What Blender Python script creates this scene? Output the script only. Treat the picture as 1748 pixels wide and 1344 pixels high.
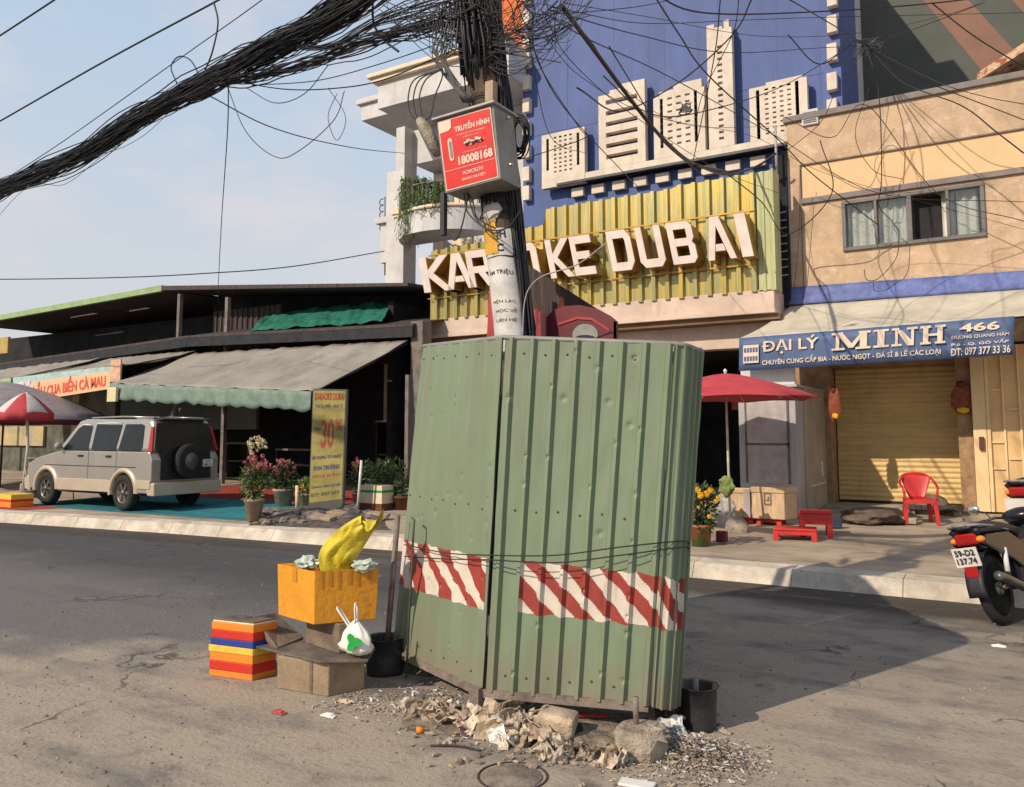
import bpy, bmesh, math, random
from mathutils import Vector, Matrix, noise
R = math.radians
rnd = random.Random(7)
for o in list(bpy.data.objects): bpy.data.objects.remove(o)
C = bpy.context.scene.collection
V = Vector
# ---------------------------------------------------------------- camera
F_, CX, CY, PT, YAW, HC = 1400., 874., 605., R(5.5), R(31.7), 1.5
cam = bpy.data.objects.new('camera', bpy.data.cameras.new('camera')); C.objects.link(cam)
cam.location = (0, 0, HC); cam.rotation_euler = (R(90)+PT, 0, YAW)
cam.data.sensor_width = 36; cam.data.lens = 36*F_/1748
cam.data.shift_y = -(672-CY)/1748
cam.data.clip_end = 2000; cam.data.clip_start = .05
bpy.context.scene.camera = cam
_f = V((-math.sin(YAW)*math.cos(PT), math.cos(YAW)*math.cos(PT), math.sin(PT)))
_r = V((math.cos(YAW), math.sin(YAW), 0)); _u = _r.cross(_f)
def ray(x, y): return _f+_r*((x-CX)/F_)+_u*((CY-y)/F_)
def W(x, y, Y):            # point of the place on the vertical plane Y, read off the photograph
    d = ray(x, y); return V((0, 0, HC))+d*(Y/d.y)
def G(x, y, z=0.):         # point on the horizontal plane z
    d = ray(x, y); return V((0, 0, HC))+d*((z-HC)/d.z)
def WX(x, y, X):
    d = ray(x, y); return V((0, 0, HC))+d*(X/d.x)
# ---------------------------------------------------------------- light
SUNV = V((-.36, -.93, 0)).normalized()
EL = R(34)
sd = V((SUNV.x*math.cos(EL), SUNV.y*math.cos(EL), math.sin(EL)))
sun = bpy.data.objects.new('sun', bpy.data.lights.new('sun', 'SUN')); C.objects.link(sun)
sun.data.energy = 4.2; sun.data.angle = R(.6); sun.data.color = (1, .85, .67)
sun.rotation_euler = (-sd).to_track_quat('-Z', 'Y').to_euler()
wd = bpy.data.worlds.new('World'); bpy.context.scene.world = wd; wd.use_nodes = True
nt = wd.node_tree; N = nt.nodes; L = nt.links; N.clear()
sky = N.new('ShaderNodeTexSky'); sky.sky_type = 'NISHITA'; sky.sun_disc = False
sky.sun_elevation = EL; sky.sun_rotation = math.atan2(SUNV.x, SUNV.y)
sky.air_density = 1.2; sky.dust_density = 3.0; sky.ozone_density = 1.5
bg = N.new('ShaderNodeBackground'); bg.inputs[1].default_value = .115
tc = N.new('ShaderNodeTexCoord'); sep = N.new('ShaderNodeSeparateXYZ'); L.new(tc.outputs['Generated'], sep.inputs[0])
mp = N.new('ShaderNodeMapping'); mp.inputs['Scale'].default_value = (2.2, 2.2, 5); L.new(tc.outputs['Generated'], mp.inputs[0])
nz = N.new('ShaderNodeTexNoise'); nz.inputs['Scale'].default_value = 2.1; nz.inputs['Detail'].default_value = 6; nz.inputs['Roughness'].default_value = .6
L.new(mp.outputs[0], nz.inputs[0])
cr = N.new('ShaderNodeValToRGB'); cr.color_ramp.elements[0].position = .44; cr.color_ramp.elements[1].position = .66
L.new(nz.outputs[0], cr.inputs[0])
zr = N.new('ShaderNodeValToRGB'); L.new(sep.outputs[2], zr.inputs[0]); e = zr.color_ramp.elements
e[0].position = .0; e[0].color = (.60, .615, .63, 1); e[1].position = 1.; e[1].color = (.15, .22, .36, 1)
for ps, c_ in ((.16, (.585, .62, .66, 1)), (.42, (.46, .575, .715, 1)), (.62, (.30, .40, .56, 1))):
    q = e.new(ps); q.color = c_
zm = N.new('ShaderNodeMix'); zm.data_type = 'RGBA'; zm.blend_type = 'MULTIPLY'; zm.inputs[0].default_value = 1; L.new(zr.outputs[0], zm.inputs[6]); zm.inputs[7].default_value = (10, 10, 10, 1)
hz = N.new('ShaderNodeMix'); hz.data_type = 'RGBA'; hz.inputs[0].default_value = .9; L.new(sky.outputs[0], hz.inputs[6]); L.new(zm.outputs[2], hz.inputs[7])
cm = N.new('ShaderNodeMath'); cm.operation = 'MULTIPLY'; cm.inputs[1].default_value = .5; L.new(cr.outputs[0], cm.inputs[0])
cl = N.new('ShaderNodeMix'); cl.data_type = 'RGBA'; L.new(cm.outputs[0], cl.inputs[0]); L.new(hz.outputs[2], cl.inputs[6]); cl.inputs[7].default_value = (6.9, 6.25, 6.35, 1)
L.new(cl.outputs[2], bg.inputs[0])
wo = N.new('ShaderNodeOutputWorld'); L.new(bg.outputs[0], wo.inputs[0])
sc = bpy.context.scene
sc.view_settings.view_transform = 'Standard'; sc.view_settings.look = 'None'; sc.view_settings.gamma = 1
sc.view_settings.exposure = 0.0
# ---------------------------------------------------------------- materials
MATS = {}
def mat(name, col, rough=.8, var=.18, scale=3., bump=0., metal=0., stretch=(1, 1, 1), col2=None, spec=.4, det=5, bscale=None, lo=.35, hi=.65, dirt=None):
    if name in MATS: return MATS[name]
    m = bpy.data.materials.new(name); m.use_nodes = True
    n = m.node_tree.nodes; l = m.node_tree.links; b = n['Principled BSDF']
    b.inputs['Roughness'].default_value = rough; b.inputs['Metallic'].default_value = metal
    b.inputs['Specular IOR Level'].default_value = spec
    t = n.new('ShaderNodeTexCoord'); mpp = n.new('ShaderNodeMapping'); mpp.inputs['Scale'].default_value = stretch
    l.new(t.outputs['Object'], mpp.inputs[0])
    nn = n.new('ShaderNodeTexNoise'); nn.inputs['Scale'].default_value = scale; nn.inputs['Detail'].default_value = det; nn.inputs['Roughness'].default_value = .65
    l.new(mpp.outputs[0], nn.inputs[0])
    rp = n.new('ShaderNodeValToRGB'); rp.color_ramp.elements[0].position = lo; rp.color_ramp.elements[1].position = hi
    c2 = col2 or tuple(max(0, c*(1-var*1.6)) for c in col); c1 = col if col2 else tuple(min(1, c*(1+var*.5)) for c in col)
    rp.color_ramp.elements[0].color = (*c2, 1); rp.color_ramp.elements[1].color = (*c1, 1)
    l.new(nn.outputs[0], rp.inputs[0]); outc = rp.outputs[0]
    for dn in (dirt or []):     # (colour, strength, scale, stretch, threshold)
        m2 = n.new('ShaderNodeMapping'); m2.inputs['Scale'].default_value = dn[3]; m2.inputs['Location'].default_value = (dn[2]*3.1, 1.7, dn[4]*9); l.new(t.outputs['Object'], m2.inputs[0])
        n2 = n.new('ShaderNodeTexNoise'); n2.inputs['Scale'].default_value = dn[2]; n2.inputs['Detail'].default_value = 7; n2.inputs['Roughness'].default_value = .7; l.new(m2.outputs[0], n2.inputs[0])
        r2 = n.new('ShaderNodeMapRange'); r2.inputs[1].default_value = dn[4]; r2.inputs[2].default_value = dn[4]+.12; r2.inputs[3].default_value = 0; r2.inputs[4].default_value = dn[1]; l.new(n2.outputs[0], r2.inputs[0])
        x2 = n.new('ShaderNodeMix'); x2.data_type = 'RGBA'; l.new(r2.outputs[0], x2.inputs[0]); l.new(outc, x2.inputs[6]); x2.inputs[7].default_value = (*dn[0], 1); outc = x2.outputs[2]
    l.new(outc, b.inputs['Base Color'])
    if bump:
        bn = n.new('ShaderNodeTexNoise'); bn.inputs['Scale'].default_value = bscale or scale*8; bn.inputs['Detail'].default_value = 4
        l.new(mpp.outputs[0], bn.inputs[0])
        bp = n.new('ShaderNodeBump'); bp.inputs['Strength'].default_value = bump; bp.inputs['Distance'].default_value = .02
        l.new(bn.outputs[0], bp.inputs['Height']); l.new(bp.outputs[0], b.inputs['Normal'])
    MATS[name] = m; return m
def s2l(*c): return tuple(((x/255)/12.92 if x/255 <= .04045 else ((x/255+.055)/1.055)**2.4) for x in c)
M = dict(
 concrete=mat('concrete', (.34, .31, .27), .9, .25, 2.5, .4),
 kerb=mat('kerb_concrete', (.60, .53, .43), .9, .2, 3, .3, dirt=[((.30,.25,.2), .6, 2.2, (1,1,1), .54), ((.16,.13,.1), .7, 7, (.5,1,3), .62)]),
 green=mat('green_sheet_paint', (.182, .238, .152), .52, .10, 1.1, .08, stretch=(2.2, 2.2, .5), col2=(.155, .185, .12), lo=.3, hi=.6, spec=.4, dirt=[((.20,.15,.09), .55, 2.0, (3,3,.35), .60), ((.10,.09,.06), .5, 7, (4,4,.5), .62), ((.30,.33,.26), .45, 11, (1,1,1), .66), ((.16,.07,.03), .8, 16, (1,1,1), .70)]),
 red=mat('red_band_paint', (.30, .042, .03), .6, .15, 9, dirt=[((.38,.16,.12), .5, 9, (2,2,.4), .6)]), white=mat('white_band_paint', (.62, .56, .48), .6, .1, 9, dirt=[((.40,.30,.22), .5, 8, (2,2,.4), .58)]),
 pipe=mat('weathered_pipe', (.24, .19, .16), .7, .3, 8, .2), black=mat('black_cable', (.022, .022, .027), .5, .2, 4),
 blackbag=mat('black_bucket', (.035, .035, .038), .45, .3, 5, .5, bscale=14),
 darkmetal=mat('dark_metal', (.04, .04, .045), .4, .2, 6, metal=.5),
 footing=mat('footing_concrete', (.40, .33, .26), .95, .3, 9, .8),
 poleC=mat('pole_concrete', (.10, .07, .052), .9, .4, 6, .5), paper=mat('poster_paper', (.62, .60, .56), .7, .15, 9, .15),
 papyel=mat('yellow_notice', (.68, .36, .04), .7, .15, 9), ink=mat('ink', (.03, .03, .05), .8, .2, 30),
 boxgrey=mat('steel_box_grey', (.27, .26, .25), .5, .15, 4), redpost=mat('red_poster', (.70, .035, .03), .5, .1, 6), cream=mat('cream_print', (.78, .62, .50), .6, .1, 8),
 blue=mat('blue_wall_paint', (.075, .118, .31), .65, .12, 1.2, .05, stretch=(1, 1, .4), dirt=[((.04,.06,.14), .5, 1.2, (4,4,.25), .56), ((.14,.17,.30), .5, 2.5, (1,1,.4), .6)]), bluedark=mat('blue_side_wall', (.068, .106, .28), .65, .1, 1.5),
 stone=mat('cream_moulding', (.68, .59, .49), .75, .1, 3, .1, dirt=[((.42,.35,.28), .45, 3, (3,3,.5), .56)]), gold=mat('gold_sheet', (.50, .36, .085), .30, .1, 2.6, .15, metal=.5, stretch=(4.2, 1, .16), col2=(.31, .30, .14), dirt=[((.60,.50,.30), .6, 3.5, (5,1,.2), .55), ((.18,.12,.04), .6, 3, (6,1,.3), .6)], lo=.44, hi=.56, spec=.5),
 goldside=mat('gold_letter_side', (.46, .25, .04), .35, .15, 3, metal=.4), letter=mat('letter_face', (.72, .61, .55), .5, .08, 4),
 fascia=mat('pink_fascia', (.64, .50, .41), .7, .12, 2, dirt=[((.36,.26,.2), .5, 2.5, (2,2,.5), .56)]), soffit=mat('brown_soffit', (.20, .12, .07), .8, .2, 2),
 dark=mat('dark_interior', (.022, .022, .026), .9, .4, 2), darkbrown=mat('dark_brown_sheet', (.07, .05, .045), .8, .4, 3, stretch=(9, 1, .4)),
 tanwall=mat('tan_stucco', (.56, .40, .265), .85, .16, 2.2, .6, bscale=30, dirt=[((.33,.24,.16), .55, 1.3, (3,3,.4), .55), ((.68,.55,.41), .6, 4, (1,1,1), .54), ((.40,.27,.17), .5, 6, (1,1,1), .58)]), band=mat('peach_band', (.74, .50, .28), .8, .06, 2), trim=mat('grey_trim', (.22, .19, .18), .7, .15, 4),
 shutter=mat('yellow_shutter', (.66, .47, .20), .5, .1, 2.5, stretch=(.6, 1, 3), dirt=[((.34,.24,.12), .5, 2, (3,3,.4), .56)]), pillar=mat('pillar_stucco', (.40, .25, .14), .9, .25, 5, .5),
 gate=mat('cream_gate', (.70, .47, .22), .5, .1, 3), gatebar=mat('gate_bar', (.80, .58, .32), .5, .1, 3), awnc=mat('awning_cream', (.55, .50, .40), .85, .14, 2, .1), bluetarp=mat('blue_tarp', (.12, .16, .40), .6, .25, 5, .4),
 banner=mat('blue_banner', (.075, .12, .25), .6, .12, 4), bannertxt=mat('banner_lettering', (.72, .60, .46), .6, .08, 5),
 cab=mat('grey_cabinet', (.42, .40, .41), .55, .15, 3, stretch=(1, 1, .4), dirt=[((.2,.16,.13), .5, 3, (2,2,.5), .57)]), glass=mat('window_glass', (.03, .04, .05), .08, .3, 2, spec=.8), curtain=mat('curtain', (.62, .60, .54), .85, .1, 4),
 winfr=mat('window_frame', (.15, .14, .14), .5, .15, 4), greywall=mat('grey_render', (.10, .11, .095), .85, .1, .8, .1), salmon=mat('salmon_stripe', (.25, .14, .10), .85, .1, 1),
 rust=mat('rusty_sheet', (.60, .42, .28), .8, .2, 7, col2=(.30, .09, .03), lo=.4, hi=.55), whitew=mat('white_render', (.60, .59, .59), .75, .1, 2, dirt=[((.34,.31,.28), .45, 2, (3,3,.3), .56)]), moulding=mat('cornice_cream', (.78, .64, .48), .75, .1, 3),
 leaf=mat('leaf', (.10, .16, .045), .6, .4, 14), leafd=mat('dark_leaf', (.04, .075, .03), .6, .4, 14), leafl=mat('hanging_leaf', (.15, .22, .07), .6, .4, 10),
 pink=mat('pink_petal', (.42, .035, .06), .7, .3, 9, col2=(.55,.22,.22)), creamp=mat('cream_petal', (.72, .62, .38), .7, .2, 20), yel=mat('yellow_petal', (.82, .45, .02), .7, .2, 20),
 terra=mat('terracotta', (.40, .30, .21), .85, .25, 6, .2), terrad=mat('brown_pot', (.14, .05, .035), .8, .2, 6), pebble=mat('rubble_stone', (.23, .19, .16), .95, .4, 9, .6),
 awng=mat('awning_grey', (.30, .275, .24), .9, .14, 1.2, .15, dirt=[((.17,.155,.13), .6, 1.6, (1,.5,1), .54), ((.36,.33,.29), .5, 5, (.5,1,1), .58)]), valance=mat('awning_valance', (.13, .21, .17), .9, .3, 5, col2=(.22, .28, .24)), net=mat('green_net', (.012, .15, .10), .8, .25, 5, .3),
 lime=mat('lime_roof_edge', (.30, .42, .20), .6, .15, 3), post=mat('grey_post', (.20, .17, .15), .85, .25, 5), purl=mat('roof_sheet_brown', (.075, .055, .052), .8, .3, 2, stretch=(6, 1, 1)),
 silver=mat('car_silver', (.46, .43, .39), .24, .05, 2, metal=.55), beige=mat('car_beige', (.50, .42, .32), .4, .06, 3, metal=.2), tyre=mat('tyre', (.022, .021, .02), .85, .3, 10, .2), rim=mat('alloy_rim', (.16, .15, .14), .4, .2, 6, metal=.6),
 tail=mat('red_lens', (.42, .02, .02), .2, .1, 8), plate=mat('number_plate', (.70, .68, .64), .5, .08, 8), lampw=mat('white_lens', (.7, .7, .68), .2, .05, 8),
 umred=mat('umbrella_red', (.50, .055, .07), .75, .12, 3), umpole=mat('umbrella_pole', (.62, .55, .45), .5, .15, 6), umw=mat('umbrella_white', (.60, .55, .52), .75, .12, 5), umgrey=mat('umbrella_grey', (.28, .25, .26), .8, .15, 5),
 orange=mat('orange_foam', (.72, .31, .022), .6, .10, 4, .25, dirt=[((.35,.17,.04), .55, 6, (1,1,1), .58), ((.80,.45,.12), .4, 18, (1,1,1), .6)]), orangetape=mat('brown_tape', (.55, .24, .02), .4, .1, 4), foamr=mat('red_foam_stripe', (.62, .03, .015), .6, .08, 5, .2, dirt=[((.3,.1,.06), .5, 8, (1,1,1), .58)]), foamo=mat('orange_foam_stripe', (.78, .25, .025), .6, .08, 5, .2, dirt=[((.4,.2,.08), .5, 8, (1,1,1), .58)]), foamy=mat('yellow_foam_stripe', (.74, .52, .06), .6, .1, 5, .2, dirt=[((.4,.3,.1), .5, 8, (1,1,1), .58)]), foamb=mat('blue_foam_stripe', (.02, .05, .30), .6, .1, 5), foamt=mat('pale_foam_edge', (.75, .62, .42), .7, .1, 5),
 card=mat('cardboard', (.33, .245, .16), .85, .2, 5, .3, dirt=[((.15,.115,.08), .6, 4, (1,1,1), .54), ((.45,.36,.26), .5, 14, (1,1,1), .6)]), cardd=mat('dirty_cardboard', (.22, .165, .12), .9, .3, 5, .3), board=mat('grey_board', (.16, .13, .11), .9, .3, 6, .3), sackY=mat('yellow_sack', (.62, .50, .035), .45, .22, 5, .3),
 plastic=mat('white_plastic_bag', (.78, .76, .70), .45, .06, 8, .2), clearp=mat('cloudy_plastic', (.50, .58, .50), .25, .3, 9), printg=mat('green_print', (.02, .33, .06), .5, .15, 9),
 rag=mat('dusty_rag', (.54, .42, .30), .95, .3, 10, .4), bit=mat('shredded_litter', (.46, .38, .30), .9, .5, 30, col2=(.22,.17,.12)), tin=mat('white_tile', (.75, .73, .70), .6, .05, 5), redpl=mat('red_plastic', (.55, .035, .03), .4, .12, 4), redpld=mat('dark_red_paint', (.17, .012, .022), .45, .15, 4), redlit=mat('bright_and_lit_red', (.42, .04, .045), .45, .15, 4),  # redlit: brighter red painted on the bin's sunlit side, also plain red bits
 foamw=mat('woody_foam', (.62, .44, .27), .85, .16, 9, stretch=(2, 2, .5)), foamg=mat('grey_foam', (.42, .38, .37), .85, .15, 5), teal=mat('teal_mat', (.03, .22, .26), .7, .2, 5), redfl=mat('red_floor_paint', (.38, .06, .04), .8, .25, 4), bikeb=mat('black_bodywork', (.012, .013, .02), .25, .1, 4), chrome=mat('chrome', (.65, .64, .62), .2, .1, 5, metal=.9), seat=mat('seat_vinyl', (.015, .015, .017), .5, .2, 6), bikered=mat('red_bodywork', (.22, .012, .02), .3, .1, 4), burg=mat('maroon_bin', (.13, .012, .022), .5, .2, 3), oval=mat('oval_badge', (.28, .30, .26), .5, .2, 4), orangew=mat('orange_render', (.62, .16, .05), .8, .15, 3), bannero=mat('peach_banner', (.80, .48, .28), .7, .1, 5), bannerc=mat('aqua_banner', (.40, .55, .52), .7, .15, 5), bannerr=mat('red_lettering', (.72, .10, .05), .7, .1, 6), signy=mat('yellow_sign', (.34, .29, .09), .7, .2, 3), signr=mat('faded_red_lettering', (.34, .07, .04), .7, .1, 6), signb=mat('faded_blue_lettering', (.08, .08, .14), .7, .1, 6), ornr=mat('red_ornament', (.20, .018, .01), .6, .5, 18, col2=(.22, .075, .02)), slab=mat('weathered_slab', (.42, .36, .28), .9, .3, 4, .4), glassb=mat('pale_window_glass', (.25, .30, .36), .15, .2, 2), rustdot=mat('rusty_screw', (.13, .07, .04), .7, .3, 9), sack=mat('brown_sack', (.14, .10, .075), .9, .3, 6, .4),
)
# ---------------------------------------------------------------- mesh helpers
OFF = {}
class MB:
    def __init__(s): s.v = []; s.f = []; s.m = []; s.s = []; s.M = None; s.mi = 0; s.sm = False
    def add(s, vs, fs, mi=None, sm=None):
        b = len(s.v)
        s.v += [(s.M @ V(p)) if s.M else V(p) for p in vs]
        for f in fs: s.f.append([b+i for i in f]); s.m.append(s.mi if mi is None else mi); s.s.append(s.sm if sm is None else sm)
        return s
    def box(s, c, d, rz=0, mi=None, tilt=None):
        m = Matrix.Translation(V(c)) @ Matrix.Rotation(rz, 4, 'Z')
        if tilt: m = m @ Matrix.Rotation(tilt[0], 4, 'X') @ Matrix.Rotation(tilt[1], 4, 'Y')
        x, y, z = [k/2 for k in d]
        vs = [m @ V(p) for p in ((-x,-y,-z),(x,-y,-z),(x,y,-z),(-x,y,-z),(-x,-y,z),(x,-y,z),(x,y,z),(-x,y,z))]
        return s.add(vs, [(3,2,1,0),(4,5,6,7),(0,1,5,4),(1,2,6,5),(2,3,7,6),(3,0,4,7)], mi)
    def bb(s, a, b, mi=None):       # box from two corners
        a = V(a); b = V(b); return s.box((a+b)/2, [abs(k) for k in (b-a)], mi=mi)
    def hexa(s, q, d, mi=None):     # quad q (4 pts, outward ccw) thickened by vector d (into the body)
        q = [V(p) for p in q]; d = V(d); vs = q+[p+d for p in q]
        return s.add(vs, [(0,1,2,3),(7,6,5,4),(0,4,5,1),(1,5,6,2),(2,6,7,3),(3,7,4,0)], mi)
    def prism(s, poly, d, mi=None):
        n = len(poly); d = V(d); vs = [V(p) for p in poly]+[V(p)+d for p in poly]
        return s.add(vs, [tuple(range(n)), tuple(range(2*n-1, n-1, -1))]+[(i, i+n, (i+1) % n+n, (i+1) % n) for i in range(n)], mi)
    def tube(s, pts, r, n=6, mi=None, sm=True, cap=True):
        pts = [V(p) for p in pts]; rs = r if isinstance(r, (list, tuple)) else [r]*len(pts)
        vs = []; fs = []; up = None
        for i, p in enumerate(pts):
            t = (pts[min(i+1, len(pts)-1)]-pts[max(i-1, 0)])
            if t.length < 1e-9: t = V((0, 0, 1))
            t.normalize()
            if up is None:
                up = V((0, 0, 1)) if abs(t.z) < .9 else V((1, 0, 0))
            a = t.cross(up)
            if a.length < 1e-6: a = t.cross(V((1, .3, 0)))
            a.normalize(); b = a.cross(t); up = b
            for k in range(n):
                th = 2*math.pi*k/n; vs.append(p+(a*math.cos(th)+b*math.sin(th))*rs[i])
        for i in range(len(pts)-1):
            for k in range(n): fs.append((i*n+k, i*n+(k+1) % n, (i+1)*n+(k+1) % n, (i+1)*n+k))
        if cap: fs.append(tuple(range(n-1, -1, -1))); fs.append(tuple(range((len(pts)-1)*n, len(pts)*n)))
        return s.add(vs, fs, mi, sm)
    def lathe(s, prof, c=(0,0,0), n=20, mi=None, sm=True, axis=None, jit=0):
        m = Matrix.Translation(V(c))
        if axis is not None: m = m @ V((0,0,1)).rotation_difference(V(axis)).to_matrix().to_4x4()
        vs = []; fs = []
        for r, z in prof:
            for k in range(n):
                th = 2*math.pi*k/n; rr = r*(1+jit*noise.noise(V((math.cos(th)*2, math.sin(th)*2, z*9+c[0]*3))))
                vs.append(m @ V((rr*math.cos(th), rr*math.sin(th), z)))
        q = len(prof)
        for i in range(q-1):
            for k in range(n): fs.append((i*n+k, i*n+(k+1) % n, (i+1)*n+(k+1) % n, (i+1)*n+k))
        if prof[0][0] > 1e-4: fs.append(tuple(range(n-1, -1, -1)))
        if prof[-1][0] > 1e-4: fs.append(tuple(range((q-1)*n, q*n)))
        return s.add(vs, fs, mi, sm)
    def grid(s, fn, nu, nv, mi=None, sm=True, mf=None):
        b = len(s.v); vs = [fn(i/nu, j/nv) for j in range(nv+1) for i in range(nu+1)]
        s.v += [(s.M @ V(p)) if s.M else V(p) for p in vs]
        for j in range(nv):
            for i in range(nu):
                a = b+j*(nu+1)+i; s.f.append([a, a+1, a+nu+2, a+nu+1]); s.s.append(sm)
                s.m.append(mf((i+.5)/nu, (j+.5)/nv) if mf else (s.mi if mi is None else mi))
        return s
    def blob(s, c, r, seed=0, amp=.3, fq=1.6, sub=3, mi=None, sm=False, sq=1):
        bm = bmesh.new(); bmesh.ops.create_icosphere(bm, subdivisions=sub, radius=1)
        vs = []
        for v in bm.verts:
            p = v.co.copy(); k = 1+amp*noise.noise(p*fq+V((seed*7.1, seed*3.3, 0)))+amp*.5*noise.noise(p*fq*2.7+V((0, seed*5.1, 3)))
            if sq != 1: p = V([math.copysign(abs(t)**sq, t) for t in p])
            vs.append(V(c)+V((p.x*r[0], p.y*r[1], p.z*r[2]))*k)
        fs = [tuple(v.index for v in f.verts) for f in bm.faces]; bm.free()
        return s.add(vs, fs, mi, sm)
    def text(s, t, O, U, Vv, mi=None, off=.004, bold=0., n=None):
        O, U, Vv = V(O), V(U), V(Vv); n = n or U.cross(Vv).normalized()
        bars = []
        for i_, ch_ in enumerate(t):
            if ch_ == 'Đ':
                c2 = bpy.data.curves.new('t', 'FONT'); c2.body = t[:i_].replace('Đ', 'D')+'|'; o2 = bpy.data.objects.new('t', c2); C.objects.link(o2); bpy.context.view_layer.update(); bars.append(o2.dimensions.x+(.0 if i_ == 0 else .02)); bpy.data.objects.remove(o2); bpy.data.curves.remove(c2)
        t = t.replace('Đ', 'D')
        cu = bpy.data.curves.new('t', 'FONT'); cu.body = t; cu.offset = bold; cu.resolution_u = 3
        ob = bpy.data.objects.new('t', cu); C.objects.link(ob); bpy.context.view_layer.update()
        me = bpy.data.meshes.new_from_object(ob.evaluated_get(bpy.context.evaluated_depsgraph_get()))
        bpy.data.objects.remove(ob); bpy.data.curves.remove(cu)
        if len(me.vertices):
            xs = [v.co.x for v in me.vertices]; ys = [v.co.y for v in me.vertices]
            x0, x1, y0, y1 = min(xs), max(xs), min(ys), max(ys)
            s.add([O+U*((v.co.x-x0)/(x1-x0))+Vv*((v.co.y-y0)/(y1-y0))+n*off for v in me.vertices], [tuple(p.vertices) for p in me.polygons], mi, False)
            for bx_ in bars: s.add([O+U*((a_-x0)/(x1-x0))+Vv*((b_-y0)/(y1-y0))+n*(off+.0006) for a_, b_ in ((bx_-.10, .315), (bx_+.28, .315), (bx_+.28, .395), (bx_-.10, .395))], [(0,1,2,3)], mi, False)
        bpy.data.meshes.remove(me); return s
    def build(s, name, ms, parent=None, bevel=0, label=None, solid=0, sub=0):
        if not isinstance(ms, (list, tuple)): ms = [ms]
        off = OFF.get(parent.name, V((0,0,0))) if parent else V((0,0,0))
        me = bpy.data.meshes.new(name); me.from_pydata([p-off for p in s.v], [], s.f)
        for m in ms: me.materials.append(m if not isinstance(m, str) else M[m])
        me.polygons.foreach_set('material_index', s.m); me.polygons.foreach_set('use_smooth', s.s); me.update()
        o = bpy.data.objects.new(name, me); C.objects.link(o)
        if parent: o.parent = parent
        OFF[o.name] = off
        if bevel:
            md = o.modifiers.new('b', 'BEVEL'); md.width = bevel; md.segments = 2; md.limit_method = 'ANGLE'; md.angle_limit = R(35)
        if solid:
            md = o.modifiers.new('s', 'SOLIDIFY'); md.thickness = solid; md.offset = 0
        if sub:
            md = o.modifiers.new('u', 'SUBSURF'); md.levels = sub; md.render_levels = sub
        if label: o['label'] = label
        return o
def tag(o, label, cat, group=None):
    o['label'] = label; o['category'] = cat
    if group: o['group'] = group
    return o
def thing(name, label, cat, loc=(0,0,0), group=None):
    o = bpy.data.objects.new(name, None); C.objects.link(o); o.location = loc; OFF[o.name] = V(loc); o.empty_display_size = .2
    return tag(o, label, cat, group)
def copytree(r, loc, rz, label, group=None):
    kids = list(r.children); c = r.copy(); C.objects.link(c); c.location = loc; c.rotation_euler = (0, 0, rz); c['label'] = label
    if group: c['group'] = group
    def rec(a, b):
        for ch in list(a.children):
            if ch.name == b.name: continue
            k = ch.copy(); C.objects.link(k); k.parent = b
            rec(ch, k)
    for ch in kids:
        k = ch.copy(); C.objects.link(k); k.parent = c; rec(ch, k)
    return c
def lerp(a, b, t): return a+(b-a)*t
def spline(pts, n=6):
    P = [V(p) for p in pts]; P = [P[0]*2-P[1]]+P+[P[-1]*2-P[-2]]; out = []
    for i in range(1, len(P)-2):
        a, b, c, d = P[i-1:i+3]
        for k in range(n):
            t = k/n; out.append(.5*((2*b)+(c-a)*t+(2*a-5*b+4*c-d)*t*t+(3*b-a-3*c+d)*t**3))
    out.append(P[-2]); return out
def struct(o): o['kind'] = 'structure'; return o
def pz(Y): return .16+.022*max(0, Y-8.8)          # the pavement rises a little towards the shops
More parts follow.
